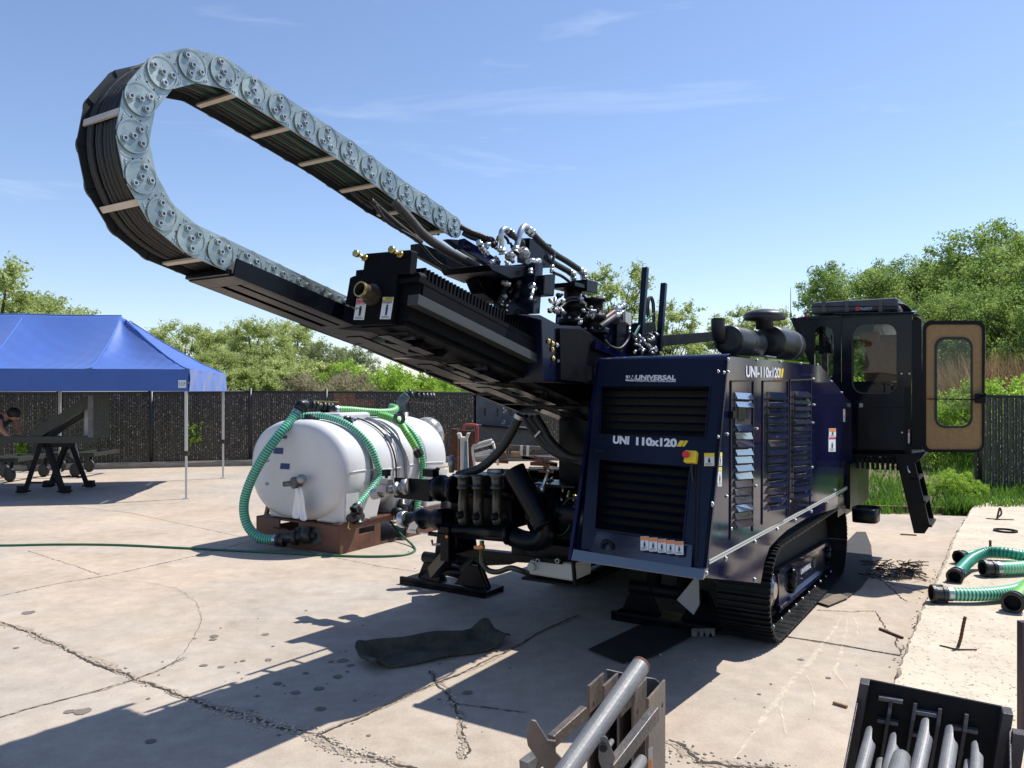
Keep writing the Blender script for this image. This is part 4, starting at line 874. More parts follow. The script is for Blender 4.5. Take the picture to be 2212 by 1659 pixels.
m_ = MB(); m_.box(0,1.15,0,.04,-.02,.07, fn=lambda x,y,z: Vector((5.35,11.55,0))+Vector((.98,-.18,0))*x+Vector((.18,.98,0))*y+ZZ*z); tag(m_.build('edging_board', wood), 'weathered wooden edging board in the grass behind the ladder', 'board')
m_ = MB(); rr_ = random.Random(18)
for k in range(80):
    c = Vector((5.0+rr_.uniform(-.3,.8), 12.5+rr_.uniform(-.4,.6), rr_.uniform(0,.10))); d = Vector((rr_.uniform(-1,1), rr_.uniform(-1,1), rr_.uniform(-.2,.2))).normalized()*rr_.uniform(.06,.22); m_.tube([c-d, c, c+d], .007, 5)
tag(m_.build('brush_pile', stick), 'small pile of brown sticks in the grass left of the ladder', 'sticks', kind='stuff')
# ================================================================ SCRAP BEHIND THE TANK
def PS_(x, y, Y): return PY(*z1s(x, y), Y)
z1s = zf(518.4+0, 835.3, .243); zS = zf(864.1, 835.3, .1953)   # crop 1500..2250 x 1450..1850
def SC(x, y, Y): return PY(*zS(x, y), Y)
bx = thing('slotted_bin', 'grey steel bin with three upright slots behind the drill rack', 'steel bin', SC(1100,620,12.6))
p = MB(); xs = [820,925,950,1065,1090,1210,1235,1500]; 
top_ = lambda x: 85+(x-850)*.36; Yb = 12.6
for i in range(len(xs)-1):
    a, b = xs[i], xs[i+1]
    if i % 2 == 0: p.prism([SC(a,430,Yb),SC(b,430,Yb),SC(b,-60,Yb),SC(a,-60,Yb)], Vector((0,.03,0)))
    else: p.prism([SC(a,430,Yb),SC(b,430,Yb),SC(b,330,Yb),SC(a,330,Yb)], Vector((0,.03,0))); p.prism([SC(a,240,Yb),SC(b,240,Yb),SC(b,-60,Yb),SC(a,-60,Yb)], Vector((0,.03,0)))
p.build('front_plate', slate, bx)
p = MB(); p.prism([SC(820,430,Yb),SC(820,-60,Yb),SC(820,-60,Yb+.6),SC(820,430,Yb+.6)], Vector((.03,0,0))); p.prism([SC(820,430,Yb+.5),SC(1500,430,Yb+.5),SC(1500,-60,Yb+.5),SC(820,-60,Yb+.5)], Vector((0,.03,0))); p.build('back_plate', slate, bx)
p = MB(); rr_ = random.Random(2)
for cx_, cy_ in ((1155,262),(1140,395)):
    for k in range(5): 
        c = (cx_+rr_.uniform(-16,16), cy_+rr_.uniform(-24,24)); p.prism([SC(c[0]+math.cos(a)*rr_.uniform(6,14), c[1]+math.sin(a)*rr_.uniform(6,16), Yb-.004) for a in [i*PI/3 for i in range(6)]][::-1], Vector((0,.003,0)))
p.build('paint_patch', whitep, bx)
lb_ = thing('machine_base', 'dark grey box beam below the slotted bin', 'box beam', SC(1200,650,12.2)); p = MB()
p.prism([SC(850,420,12.2),SC(1560,470,12.2),SC(1560,690,12.2),SC(1190,620,12.2),SC(850,560,12.2)][::-1], Vector((0,.5,0))); p.build('beam', slate, lb_)
p = MB(); p.prism([SC(900,415,12.1),SC(1500,470,12.1),SC(1500,490,12.1),SC(900,440,12.1)][::-1], Vector((0,.1,0))); p.build('lip', blackm, lb_)
def simple(name, label, cat, polys, m__, Y, th, group=None):
    q = MB()
    for pl in polys: q.prism([SC(x,y,Y) for x,y in pl], Vector((0,th,0)))
    return tag(q.build(name, m__, None, .004), label, cat, group)
simple('steel_column', 'brown rusty steel column standing right of the tank end', 'steel column', [[(565,465),(640,470),(640,930),(545,930)]], rust, 11.3, .12)
simple('steel_column', 'shorter brown steel post touching the far end of the tank', 'steel column', [[(425,520),(495,525),(490,545),(480,900),(440,900)]], rust, 11.8, .1)
simple('steel_plate', 'dark brown steel plate standing behind the column', 'steel plate', [[(670,480),(835,490),(830,940),(640,940)]], rust, 11.6, .04)
simple('steel_plate', 'wide brown plate leaning right of the barrow', 'steel plate', [[(1060,630),(1150,640),(1180,800),(1060,800)]], rust, 11.9, .04)
js = thing('jack_stand', 'tall pale jack stand with a forked top beside the brown column', 'jack stand', SC(700,945,11.0))
q = MB(); q.prism([SC(x,y,11.0) for x,y in ((665,570),(745,570),(755,945),(665,945))], Vector((0,.12,0))); q.build('post', whitep, js)
q = MB(); q.prism([SC(x,y,10.95) for x,y in ((628,518),(665,515),(680,560),(725,560),(738,518),(772,515),(748,575),(645,575))], Vector((0,.2,0))); q.build('fork_head', whitep, js)
q = MB(); q.prism([SC(x,y,10.98) for x,y in ((715,600),(746,600),(752,940),(700,940))], Vector((0,.02,0))); q.build('blue_side', blueworn, js)
br = thing('hand_cart', 'upturned hand cart with worn white tubular frame beyond the mud pump', 'hand cart', SC(900,900,11.2)); q = MB()
S = lambda *a: SC(a[0], a[1], 11.2)
q.tube(spline([S(830,890),S(805,730),S(810,660),S(850,640),S(940,610),S(1020,590)],5), .02, 8); q.tube([S(820,680),S(940,645),S(1040,615)], .022, 8); q.tube([S(825,750),S(930,725),S(1025,705)], .022, 8); q.tube([S(825,765),S(950,748),S(1000,745)], .018, 8)
q.tube([S(1030,620),S(1050,700),S(1085,870)], .018, 8); q.build('tube_frame', whitep, br)
q = MB(); q.cyl(S(1120,715),S(1170,705), .03); q.build('rubber_grip', orange, br)
q = MB(); q.tube(spline([S(705,480),S(705,440),S(740,422),S(830,425),S(855,450),S(850,620)],5), .02, 8); tag(q.build('trolley_handle', redp), 'red tubular trolley handle rising above the brown plate', 'handle')
sr = thing('stock_rack', 'low rack of long rusty steel bars behind the mud pump', 'rack', SC(1500,950,11.6))
for (x0,y0,x1,y1) in ((1150,660,1560,680),(1090,765,1750,800),(1350,780,1740,860),(1440,850,1740,865),(1530,925,1700,935),(1900,895,2060,905),(1900,950,2060,960),(1000,820,1200,830),(1500,1085,1950,1110)):
    q = MB(); q.bar(SC(x0,y0,11.6), SC(x1,y1,11.6), .08, .05); q.build('bar', rust if y0 > 800 else greyrust, sr)
for (x0,y0,x1,y1) in ((1345,650,1340,760),(1415,655,1410,765),(1600,790,1598,930),(1480,770,1590,850),(1650,860,1605,930)):
    q = MB(); q.bar(SC(x0,y0,11.5), SC(x1,y1,11.5), .04, .04); q.build('upright', whitep if x0 < 1450 else rust, sr)
q = MB(); 
for k in range(12): a = SC(1000+k*85, 990+rr_.uniform(-25,25), 12.1); q.obox(a-ZZ*.15, Vector((.35,0,0)), Vector((0,.2,0)), ZZ*rr_.uniform(.12,.28))
tag(q.build('scrap_heap', cavity), 'dark jumble of steel scrap on the ground beyond the machine', 'scrap', kind='stuff')
simple('control_box', 'small pale orange topped box standing on the stock rack', 'box', [[(1228,722),(1330,722),(1330,775),(1228,775)]], wood, 11.45, .15)
bk = thing('wire_basket', 'rusty wire basket stacked on scrap behind the tank', 'basket', PY(*zT(920,170),13)); q = MB()
def grid(pts4, nu_, nv_, r_):
    a, b, c, d = pts4
    for i in range(nu_+1): q.bar(a.lerp(b,i/nu_), d.lerp(c,i/nu_), r_, r_)
    for j in range(nv_+1): q.bar(a.lerp(d,j/nv_), b.lerp(c,j/nv_), r_, r_)
W = lambda x, y, Y=13: PY(*zT(x,y), Y)
grid([W(835,60),W(1015,60),W(1025,165),W(865,165)], 9, 7, .006); grid([W(835,60,13.4),W(1015,60,13.4),W(1025,165,13.4),W(865,165,13.4)], 6, 4, .006); grid([W(1020,115),W(1190,120),W(1185,170),W(1025,165)], 9, 4, .006); q.build('wire_mesh', mat('rusty_wire', (.22,.10,.05), .8), bk)
# ================================================================ CONCRETE BLOCK, REBAR, HOSES, POST
HB = .11; blk = thing('concrete_block', 'rough pale cast concrete slab with rebar stubs at the right edge', 'concrete slab', Vector((3.6,6,0)))
edge = [(1790,1750),(1880,1560),(1940,1450),(1993,1306),(2030,1232),(2062,1152),(2100,1095),(2135,1076)]
top = [PG(x,y,HB) for x,y in edge]; far = [Vector((top[-1].x+2.2, top[-1].y-.25, HB)), Vector((6.4,3.0,HB)), Vector((4.5,2.0,HB)), Vector((1.9,2.2,HB))]
ring = top+far; nS = 70
def dens(pts, st_): 
    out = []
    for a, b in zip(pts, pts[1:]+pts[:1]): 
        k = max(1, int((b-a).length/st_)); out += [a.lerp(b,i/k) for i in range(k)]
    return out
rg = dens(ring, .06); rr_ = random.Random(5); cen = sum(rg, Vector())/len(rg)
rg = [p+Vector((rr_.uniform(-.012,.012), rr_.uniform(-.012,.012), 0)) for p in rg]
inn = [p+(cen-p).normalized()*.03 for p in rg]
q = MB(); n = len(rg); lo = [Vector((p.x,p.y,0))+(p-cen).normalized()*.02 for p in rg]; mid = [p-ZZ*.02 for p in rg]
q.add(lo+mid+inn, [(i,(i+1)%n,n+(i+1)%n,n+i) for i in range(n)]+[(n+i,n+(i+1)%n,2*n+(i+1)%n,2*n+i) for i in range(n)]+[list(range(2*n,3*n))]); q.build('slab_body', blockm, blk)
# chips and pits on the slab
q = MB()
for k in range(420):
    px = rr_.uniform(1900,2212); py = rr_.uniform(1110,1560)
    if px < np.interp(py, [1110,1152,1232,1306,1450,1560],[2095,2070,2038,2002,1950,1890])+6: continue
    c = PG(px,py,HB+.001); r_ = rr_.uniform(.003,.009); a = rr_.uniform(0,PI)
    q.add([c+Vector((math.cos(a+i*PI/3)*r_*rr_.uniform(.5,1.2), math.sin(a+i*PI/3)*r_*rr_.uniform(.3,.8), .0015)) for i in range(6)], [list(range(6))])
q.build('surface_pits', mat('pit_shade', (.22,.18,.14), .95), blk)
def rebar(pts, r, lb=None):
    q = MB(); P = resample(spline(pts,8), .008); q.tube(P, [r*(1.12 if (i//1) % 3 == 0 else .95) for i in range(len(P))], 8); return q.build('rebar', rust, blk)
Yr = PG(2075,1400,HB).y; rebar([PG(2068,1402,HB-.02), PY(2075,1380,Yr), PY(2080,1355,Yr), PY(2085,1332,Yr)], .010)
q = MB(); q.tube([PG(2030,1394,HB+.004), PG(2068,1403,HB+.006), PG(2110,1403,HB+.004)], .005, 6); q.build('tie_wire', rust, blk)
Yr = PG(2138,1200,HB).y; rebar([PG(2138,1200,HB-.02), PY(2139,1180,Yr), PY(2139,1167,Yr)], .012)
Yr = PG(2155,1122,HB).y; rebar([PG(2153,1124,HB-.02), PY(2156,1110,Yr), PY(2160,1097,Yr), PY(2163,1110,Yr-.02), PY(2155,1118,Yr-.04)], .011)
q = MB(); q.tube([PG(2130,1120,HB+.004), PG(2160,1122,HB+.005), PG(2190,1123,HB+.004)], .008, 6); q.build('tie_wire', rust, blk)
q = MB(); q.ring(PG(2172,1148,HB), ZZ, .10, .125, .02, 30); tag(q.build('iron_ring', blackm), 'thin dark ring lying flat on the concrete slab', 'ring')
zK = zf(1958.5, 1094.5, .2083)     # crop 3400..3840 x 1900..2500
def HG(x, y, z): return PG(*zK(x,y), z)
def ghose(lbl, pts, r, ma, mb_, cpl=True, ln=.11):
    e = thing('discharge_hose', lbl, 'hose', pts[0], 'hoses on the concrete slab'); corr('hose_body', pts, r, ma, mb_, e, .028, 8, 18)
    if cpl: coupling(pts[0]-(pts[0]-pts[1]).normalized()*.02, pts[0]-pts[1], r, e, True, ln)
    q = MB(); d = (pts[0]-pts[1]).normalized(); q.cyl(pts[0]+d*.005, pts[0]+d*.008, r*1.0, n=20); q.build('bore', cavity, e)
def HY(x, y, z): return HG(x, y, z)
r1 = .058; zc = HB+r1*1.2
ghose('green ribbed hose with clamped black coupling lying nearest along the slab edge', [HY(380,905,zc), HY(560,910,zc), HY(750,910,zc), HY(900,900,zc), HY(1050,880,zc), HY(1200,840,zc), HY(1400,740,zc)], .050, hoseg_d, hosep_l)
ghose('bright lime hose end with black cam coupling at the right photo edge', [HY(1120,975,HB+.075), HY(1190,900,HB+.07), HY(1290,800,HB+.07), HY(1400,700,HB+.07)], .058, hosey_d, hosey_l)
ghose('pale green smooth hose with black coupling, middle of the hose pile', [HY(890,640,HB+.07), HY(1000,640,HB+.07), HY(1120,635,HB+.07), HY(1300,620,HB+.07)], .056, hosep_d, hosep_l)
ghose('teal hose arching over the others and dropping left to a black coupling', [HY(520,700,zc-.01), HY(590,620,zc+.01), HY(680,540,zc+.04), HY(820,480,zc+.08), HY(980,475,zc+.10), HY(1150,500,zc+.09), HY(1350,540,zc+.05)], .050, hoseg_d, mat('hose_teal_rib', (.03,.30,.19), .35))
ghose('short pale hose with black coupling, farthest of the hose pile', [HY(590,515,zc-.005), HY(700,495,zc-.005), HY(820,485,zc-.005), HY(1000,490,zc-.005), HY(1250,500,zc-.005)], .045, mat('hose_olive_groove', (.16,.20,.08), .5), hosep_l)
q = MB(); a = PY(2211, 1345, 3.75); q.box(a.x-.006, a.x+.03, 3.75, 3.79, HB, a.z); tag(q.build('steel_post', mat('dark_purple_post', (.02,.008,.018), .5)), 'slim dark steel post standing at the right photo edge', 'post')

# ================================================================ FOREGROUND STEEL BRACKET (left)
def FL(x, y, Y): return PY(*zL(x,y), Y)
fb = thing('steel_bracket', 'weathered grey steel bracket of upright plates with a round pipe and bars in the foreground', 'steel bracket', FL(1500,1400,3.0))
def drop(p, z=.0): return Vector((p.x, p.y, z))
def plate(pts, th, m__, name='plate', par=None, bev=.002):
    q = MB(); nrm = (pts[1]-pts[0]).cross(pts[2]-pts[1]).normalized(); q.prism([p-nrm*th/2 for p in pts], nrm*th); return q.build(name, m__, par or fb, bev)
def fin(bx_, by_, fx, fy, hole=None):
    b = FL(bx_,by_,3.22); f = FL(fx,fy,2.98); z0 = .02
    bot = drop(f+(b-f)*.0, z0); o = plate([f, b, drop(b,z0), bot], .010, greyrust, 'fin_plate')
    if hole: 
        q = MB(); nrm = (b-f).cross(ZZ).normalized(); c = f.lerp(b,hole[0]); c.z = f.z-hole[1]
        s_ = -1 if nrm.x > 0 else 1
        for t in (1,-1): q.cyl(c+nrm*t*.0051, c+nrm*t*.0062, .010, n=14)
        q.build('bolt_hole', cavity, fb)
fin(1215,360,1050,505,(.25,.09)); fin(1370,362,1215,505,(.25,.10)); fin(1530,400,1380,540); fin(1685,420,1540,570,(.25,.10)); fin(1890,435,1705,650,(.8,.10))
Q1 = FL(1250,320,3.24); Q2 = FL(1490,375,3.24); Q3 = FL(1650,405,3.24); Q4 = FL(1790,425,3.24); Q5 = FL(1838,470,3.24)
plate([Q1,Q2,drop(Q2,.02),drop(Q1,.02)], .010, greyst, 'back_plate'); plate([Q2,Q3,drop(Q3,.02),drop(Q2,.02)], .010, greyst, 'back_plate'); plate([Q3,Q4,Q5,drop(Q5,.02),drop(Q3,.02)], .010, greyst, 'back_plate')
q = MB(); a = FL(1640,270,3.02); b = FL(700,1600,2.55); q.pipe(a, b, .036, .006); q.build('round_pipe', pipem, fb)
q = MB(); q.ring(a, (b-a), .034, .0365, .012); q.build('pipe_rim', rust, fb)
q = MB(); q.bar(FL(1010,790,2.95), FL(640,1120,2.80), .030, .045); q.build('square_bar', greyrust, fb, .003)
q = MB(); q.bar(FL(1790,800,2.90), FL(1290,1450,2.62), .034, .052); q.build('square_bar', greyrust, fb, .003)
plate([FL(x,y,2.72) for x,y in ((425,880),(470,890),(600,1100),(690,1110),(690,1240),(790,1340),(740,1500),(620,1500),(380,1160),(365,1060),(390,930))], .014, greyrust, 'hook_plate')
plate([FL(x,y,2.62) for x,y in ((1190,1070),(1230,1058),(1260,1080),(1350,1300),(1290,1420),(1200,1420),(1165,1330),(1165,1200))], .012, greyst, 'lug_plate')
q = MB(); c = FL(1212,1185,2.612); q.ring(c+Vector((0,-.006,0)), Vector((0,-1,0)), .0, .014, .003, 12); q.build('lug_hole', cavity, fb)
q = MB(); q.bar(FL(340,1420,2.75), FL(510,1290,2.82), .04, .05); q.build('cross_bar', greyst, fb)
plate([FL(x,y,2.78) for x,y in ((850,1290),(1020,1100),(1160,1000),(1100,1120),(900,1360),(830,1420))], .010, greyrust, 'gusset')
q = MB(); q.pipe(FL(1640,1330,2.8), FL(1500,1560,2.6), .02, .004); q.build('short_pipe', pipem, fb)
q = MB(); q.cyl(FL(1310,1120,2.8), FL(1260,1200,2.7), .009); q.build('pin', pipem, fb)
plate([FL(x,y,2.905) for x,y in ((1715,1200),(1760,1180),(1765,1560),(1715,1560))], .002, whitep, 'paper_label')
plate([FL(x,y,2.899) for x,y in ((1722,1330),(1752,1320),(1754,1440),(1724,1450))], .002, orange, 'label_mark')

# ================================================================ FOREGROUND BIN OF PIPES (right)
def FR(x, y, Y): return PY(*zR(x,y), Y)
bn = thing('pipe_bin', 'black steel bin with hooked divider fins holding grey pipes in the near right corner', 'steel bin', FR(1100,1200,2.75))
BL_ = FR(430,290,2.90); BR_ = FR(1960,600,2.70); zt_ = BL_.z
def br_(t, y_, z): p = BL_.lerp(BR_, t); n_ = Vector((BR_.y-BL_.y, -(BR_.x-BL_.x), 0)).normalized(); n_ = n_ if n_.y < 0 else -n_; return Vector((p.x+.17*(z-.66),p.y,0))+n_*y_+ZZ*z
zt_ = (BL_.z+BR_.z)/2
def bz(t): return BL_.z+(BR_.z-BL_.z)*t
q = MB(); q.hexa([br_(.0,0,.03),br_(1,0,.03),br_(1,-.012,.03),br_(0,-.012,.03),br_(0,0,bz(0)),br_(1,0,bz(1)),br_(1,-.012,bz(1)),br_(0,-.012,bz(0))]); q.build('back_plate', blackm, bn)
for t, nm in ((-.045,'corner_post'),(.995,'corner_post')):
    q = MB(); q.hexa([br_(t,-.01,0),br_(t+.075,-.01,0),br_(t+.075,.06,0),br_(t,.06,0),br_(t,-.01,bz(t)),br_(t+.075,-.01,bz(t)),br_(t+.075,.06,bz(t)),br_(t,.06,bz(t))]); q.build(nm, binm, bn, .004)
for t in (-.045, 1.055):
    q = MB(); q.hexa([br_(t,.06,.0),br_(t+.015,.06,0),br_(t+.015,.75,.0),br_(t,.75,0),br_(t,.06,bz(t)-.05),br_(t+.015,.06,bz(t)-.05),br_(t+.015,.75,bz(t)-.38),br_(t,.75,bz(t)-.38)]); q.build('side_plate', binm, bn, .002)
for (x, y, l0) in ((735,500,.14),(1010,560,.14),(1290,620,.14),(1580,680,.13)):
    t = (x-430)/(1960-430)*1.0; q = MB(); z_ = bz(t)-.045
    pts = [br_(t,.0,z_), br_(t,.025,z_+.004), br_(t,.055,z_-.045), br_(t,.055,.05), br_(t,.0,.05)]
    q.prism(pts, (br_(t+.03,0,0)-br_(t,0,0))); q.build('divider_fin', binm, bn, .002)
for (x0, y0, x1, y1) in ((610,550,890,600),(1030,635,1320,690),(1450,735,1750,790),(640,800,880,850),(1020,890,1200,930),(1260,955,1320,960),(1500,1010,1640,1030)):
    t0 = (x0-430)/1530; t1 = (x1-430)/1530; zz_ = FR((x0+x1)/2, (y0+y1)/2, 2.78).z; q = MB(); q.box(t0,t1,.003,.03,zz_-.012,zz_, fn=br_); q.build('cross_strip', greyst, bn)
pipes = [(510,880,330,1560,62,2.70,'leftmost grey pipe in the bin, cut open at the top'),(780,950,640,1560,60,2.68,'second grey pipe from the left in the bin'),(1140,790,960,1600,68,2.66,'tallest grey pipe, in the middle of the bin'),(1410,870,1290,1600,68,2.62,'grey pipe right of the tallest one in the bin'),(1690,1040,1660,1600,56,2.58,'pointed grey pipe at the right side of the bin'),(840,1180,740,1600,90,2.55,'thick round ended pipe low in front of the second pipe'),(615,1220,540,1600,48,2.62,'short pipe between the two leftmost pipes'),(1590,1230,1540,1600,40,2.55,'thin short pipe low at the right in the bin')]
for (x0,y0,x1,y1,rp,Y,lb) in pipes:
    e = thing('grey_pipe', lb, 'pipe', FR(x1,y1,Y-.25), 'pipes standing in the bin'); a = FR(x0,y0,Y); b = FR(x1,y1,Y-.30); r = rp*1.12*.1927*Y/F; q = MB()
    d = (b-a).normalized(); side = d.cross(Vector((0,-1,0))).normalized(); 
    if rp > 80: q.sphere(a+d*r*.4, r, 10)
    q2 = a+d*.10
    if rp in (62,60,68) or rp == 56:
        # half-cut end: the left half runs to the top, the right half stops lower
        n_ = 24; a_ = d.orthogonal().normalized(); b_ = d.cross(a_)
        ringp = [a_*math.cos(2*PI*k/n_)+b_*math.sin(2*PI*k/n_) for k in range(n_)]
        left = [v_ for v_ in ringp]; vs_ = []; 
        for v_ in ringp:
            t_ = max(0, min(1, (v_.x+.1)/.45)); st_ = a+d*.085*(t_*t_*(3-2*t_))
            vs_ += [st_+v_*r, b+v_*r, st_+v_*r*.86, b+v_*r*.86]
        fs_ = []
        for k in range(n_):
            i = k*4; j = ((k+1) % n_)*4; fs_ += [(i,j,j+1,i+1),(i+2,i+3,j+3,j+2),(i,i+2,j+2,j)]
        q.add(vs_, fs_)
    else: q.pipe(a, b, r, r*.15)
    q.build('pipe_wall', pipem, e)
for (x0,y0,rp) in ():
    q = MB(); c = FR(x0,y0,2.82); q.ring(c, Vector((-.1,-.5,.8)), rp*.1927*2.8/F*.9, rp*.1927*2.8/F, .05); q.build('socket_ring', binm, bn)
q = MB(); q.box(1.075,1.16,.05,.10,.45,.62, fn=br_); q.pipe(br_(1.12,.12,.40), br_(1.12,.12,.48), .02, .004); q.build('side_socket', binm, bn)
q = MB(); q.cyl(br_(-.14,.30,.0), br_(-.10,.20,.40), .022); q.cyl(br_(-.115,.235,.28), br_(-.105,.21,.36), .032); tag(q.build('wrapped_bar', greyst), 'grey tape wrapped bar leaning at the left of the pipe bin', 'bar')
# ================================================================ DRILLING MACHINE
rig = thing('drilling_machine', 'dark navy tracked directional drilling machine with raised rack and cable chain loop', 'drilling machine', M(.5,1,0))
# ---- engine housing
EH = MB(); BRc = PV(1524,1248,0); TRc = PV(1572,776,0); eu = (TRc-BRc).normalized(); nF = V.cross(eu).normalized()
if nF.dot(U) > 0: nF = -nF
def PF(px, py): return onp(px, py, BRc, nF)
TLc = PF(1290,776); BLc = PF(1254,1205)
side = [(1524,1248),(1572,776),(1578,770),(1772,789),(1839,872),(1843,1062),(1827,1091),(1740,1120),(1700,1145),(1681,1162),(1662,1183),(1651,1216),(1643,1260)]
SDm = MB(); SDm.prism([PV(x,y,0) for x,y in side], V*.02)
# front face built round the two louvre openings
XL = lambda y: 1283+(1247-1283)*(y-776)/(1205-776); XR = lambda y: 1572+(1524-1572)*(y-776)/(1248-776)
op1 = [(1296,834),(1535,834),(1524,946),(1293,939)]; op2 = [(1295,992),(1492,1007),(1476,1168),(1285,1143)]
def fr(poly, th=.02, m_=EH): m_.prism([PF(x,y) for x,y in poly], -nF*th)
fr([(1290,776),(1572,776),(1567,834),(1535,834),(1296,834),(1285,834)]); fr([(1285,834),(1300,834),(1297,939),(1276,939)]); fr([(1535,834),(1567,834),(1556,946),(1524,946)])
fr([(1276,939),(1293,939),(1524,946),(1556,946),(1550,1011),(1492,1007),(1295,992),(1271,990)]); fr([(1271,990),(1295,992),(1285,1143),(1259,1139)]); fr([(1492,1007),(1550,1011),(1532,1175),(1476,1168)])
fr([(1259,1139),(1285,1143),(1476,1168),(1532,1175),(1524,1248),(1254,1205)])
hou = EH.build('engine_housing', navyf, rig); SDm.build('side_panel', navy, hou)
# rounded top edge, roof, far side
vw = SVZ(TLc)[1]; q = MB(); sT = SVZ(TRc)[0]; zT_ = SVZ(TRc)[2]; ro = [TRc]; rc = .05
for k in range(0,7):
    a = k/6*PI/2*.9; ro.append(TRc+eu*(rc*math.sin(a))*.7+U*(rc*(1-math.cos(a))))
ro.append(M(1.0, 0, ro[-1].z+.012)); n_ = len(ro)
q.add([p for p in ro]+[p+V*vw for p in ro], [(i,i+1,n_+i+1,n_+i) for i in range(n_-1)], True); q.build('roof_panel', navy, hou)
q = MB(); far_ = [M(*(SVZ(PV(x,y,0))[0], vw, SVZ(PV(x,y,0))[2])) for x,y in side]; q.prism(far_, -V*.02); q.build('far_side_panel', navy, hou)
q = MB(); q.prism([PF(1290,776), PF(1254,1205), PF(1254,1205)+V*.022+U*.03, PF(1290,776)+V*.022+U*.03], U*.02); q.build('edge_panel', bumpm, hou)
q = MB(); q.box(sT+.03,2.6,.04,vw-.03,.80,zT_-.05,fn=M); 
q2_ = MB(); q2_.prism([PF(1280,800)+nF*-.10,PF(1560,800)+nF*-.10,PF(1520,1200)+nF*-.10,PF(1262,1180)+nF*-.10], -nF*.05); q2_.build('radiator_core', mat('radiator', (.008,.008,.008), .7), hou)
q = MB(); q.box(1.0,2.64,.02,vw,zT_-.3,zT_-.28,fn=M); q.build('rear_deck', navy, hou)
# louvre slats
for op, n_, t_ in ((op1,6,.042),(op2,8,.034)):
    for k in range(n_):
        f0 = (k+.02)/n_; f1 = (k+.55)/n_
        lerp = lambda a, b, t: (a[0]+(b[0]-a[0])*t, a[1]+(b[1]-a[1])*t)
        l0, r0 = lerp(op[0],op[3],f0), lerp(op[1],op[2],f0); l1, r1_ = lerp(op[0],op[3],f1), lerp(op[1],op[2],f1)
        q = MB(); a, b, c, d = PF(*l0)-nF*.045, PF(*r0)-nF*.045, PF(*r1_)+nF*.004, PF(*l1)+nF*.004
        q.prism([a,b,c,d], -nF*.004); q.build('grille_slat', navyf, hou)
q = MB()
for k in range(60): 
    x = 1298+k*3.1; 
    if x < 1488: q.bar(PF(x, 994+(x-1295)*.075)-nF*.06, PF(x-12, 1142+(x-1285)*.125)-nF*.06, .002, .002, nF)
q.build('radiator_fins', blackm, hou)
for op in (op1, op2):
    q = MB()
    for a, b in zip(op, op[1:]+op[:1]): q.bar(PF(*a)+nF*.002, PF(*b)+nF*.002, .008, .008, nF)
    q.build('opening_rim', navyf, hou)
# bumper / apron along the bottom
q = MB(); P4 = [z3(80,1180), z3(690,1290), z3(752,1335), z3(72,1235)]
a, b, c, d = PF(*z3(85,1180)), PF(*z3(765,1285)), PF(*z3(752,1340)), PF(*z3(72,1238))
dn = -U*.035
q.hexa([d+dn-ZZ*.002, c+dn-ZZ*.002, c+U*.02, d+U*.02, a+dn, b+dn, b+U*.02, a+U*.02]); q.build('bumper', bumpm, hou, .004)
q = MB(); q.prism([PF(*z3(200,1090))-U*.012, PF(*z3(690,1165))-U*.012, PF(*z3(690,1285))-U*.035, PF(*z3(170,1192))-U*.035], U*.01); q.build('apron_plate', bumpm, hou)
q = MB(); q.tube(spline([PF(*z3(236,1175))-U*.045, PF(*z3(236,1150))-U*.045, PF(*z3(258,1136))-U*.045, PF(*z3(282,1150))-U*.045, PF(*z3(282,1178))-U*.045],5), .009, 8); q.build('tow_eye', blackm, hou)
for k in range(5):
    x0, y0 = z3(418+45*k, 1122+6.5*k); decal(x0, y0, 17.5, 30-k*.3, lambda a, b: onp(a, b, PF(*z3(420,1150))-U*.048, nF), nF, hou, orange, .28, white, True, border=None)
# e-stop box, stickers
q = MB(); ctr = PF(*z3(686,716)); ex = -V; q.obox(ctr+nF*.022, ex*.034, eu*.034, nF*.022); q.build('stop_box', yellow, hou, .006)
q = MB(); q.cyl(PF(*z3(674,712))+nF*.044, PF(*z3(674,712))+nF*.062, .013); q.cyl(PF(*z3(674,712))+nF*.062, PF(*z3(674,712))+nF*.072, .020, n=20); q.build('stop_button', red, hou)
q = MB(); q.tube(spline([PF(*z3(690,748))+nF*.02, PF(*z3(688,790))+nF*.02, PF(*z3(692,840))+nF*.004],5), .005, 8); q.build('stop_cable', rubber, hou)
x0, y0 = z3(748,690); decal(x0, y0, 22, 28, PF, nF, hou, yellow, .30, white, True, border=yellow)
nS = -V
x0, y0 = z3(820,686); decal(x0, y0, 7.5, 29, lambda a,b: PV(a,b,0), nS, hou, yellow, .28, white, True); x0, y0 = z3(815,762); decal(x0, y0, 9, 42, lambda a,b: PV(a,b,0), nS, hou, yellow, .18, white)
x0, y0 = z3(1393,562); decal(x0, y0, 15, 18, lambda a,b: PV(a,b,0), nS, hou, orange, .35, white); x0, y0 = z3(1391,606); decal(x0, y0, 15, 32, lambda a,b: PV(a,b,0), nS, hou, red, .14, white)
x0, y0 = z3(1468,462); decal(x0, y0, 3.6, 27, lambda a,b: PV(a,b,0), nS, hou, orange, .2, white)
q = MB(); q.prism([PF(*z3(180,672)),PF(*z3(236,676)),PF(*z3(234,690)),PF(*z3(179,686))], nF*.003); q.build('name_plate', blackm, hou)
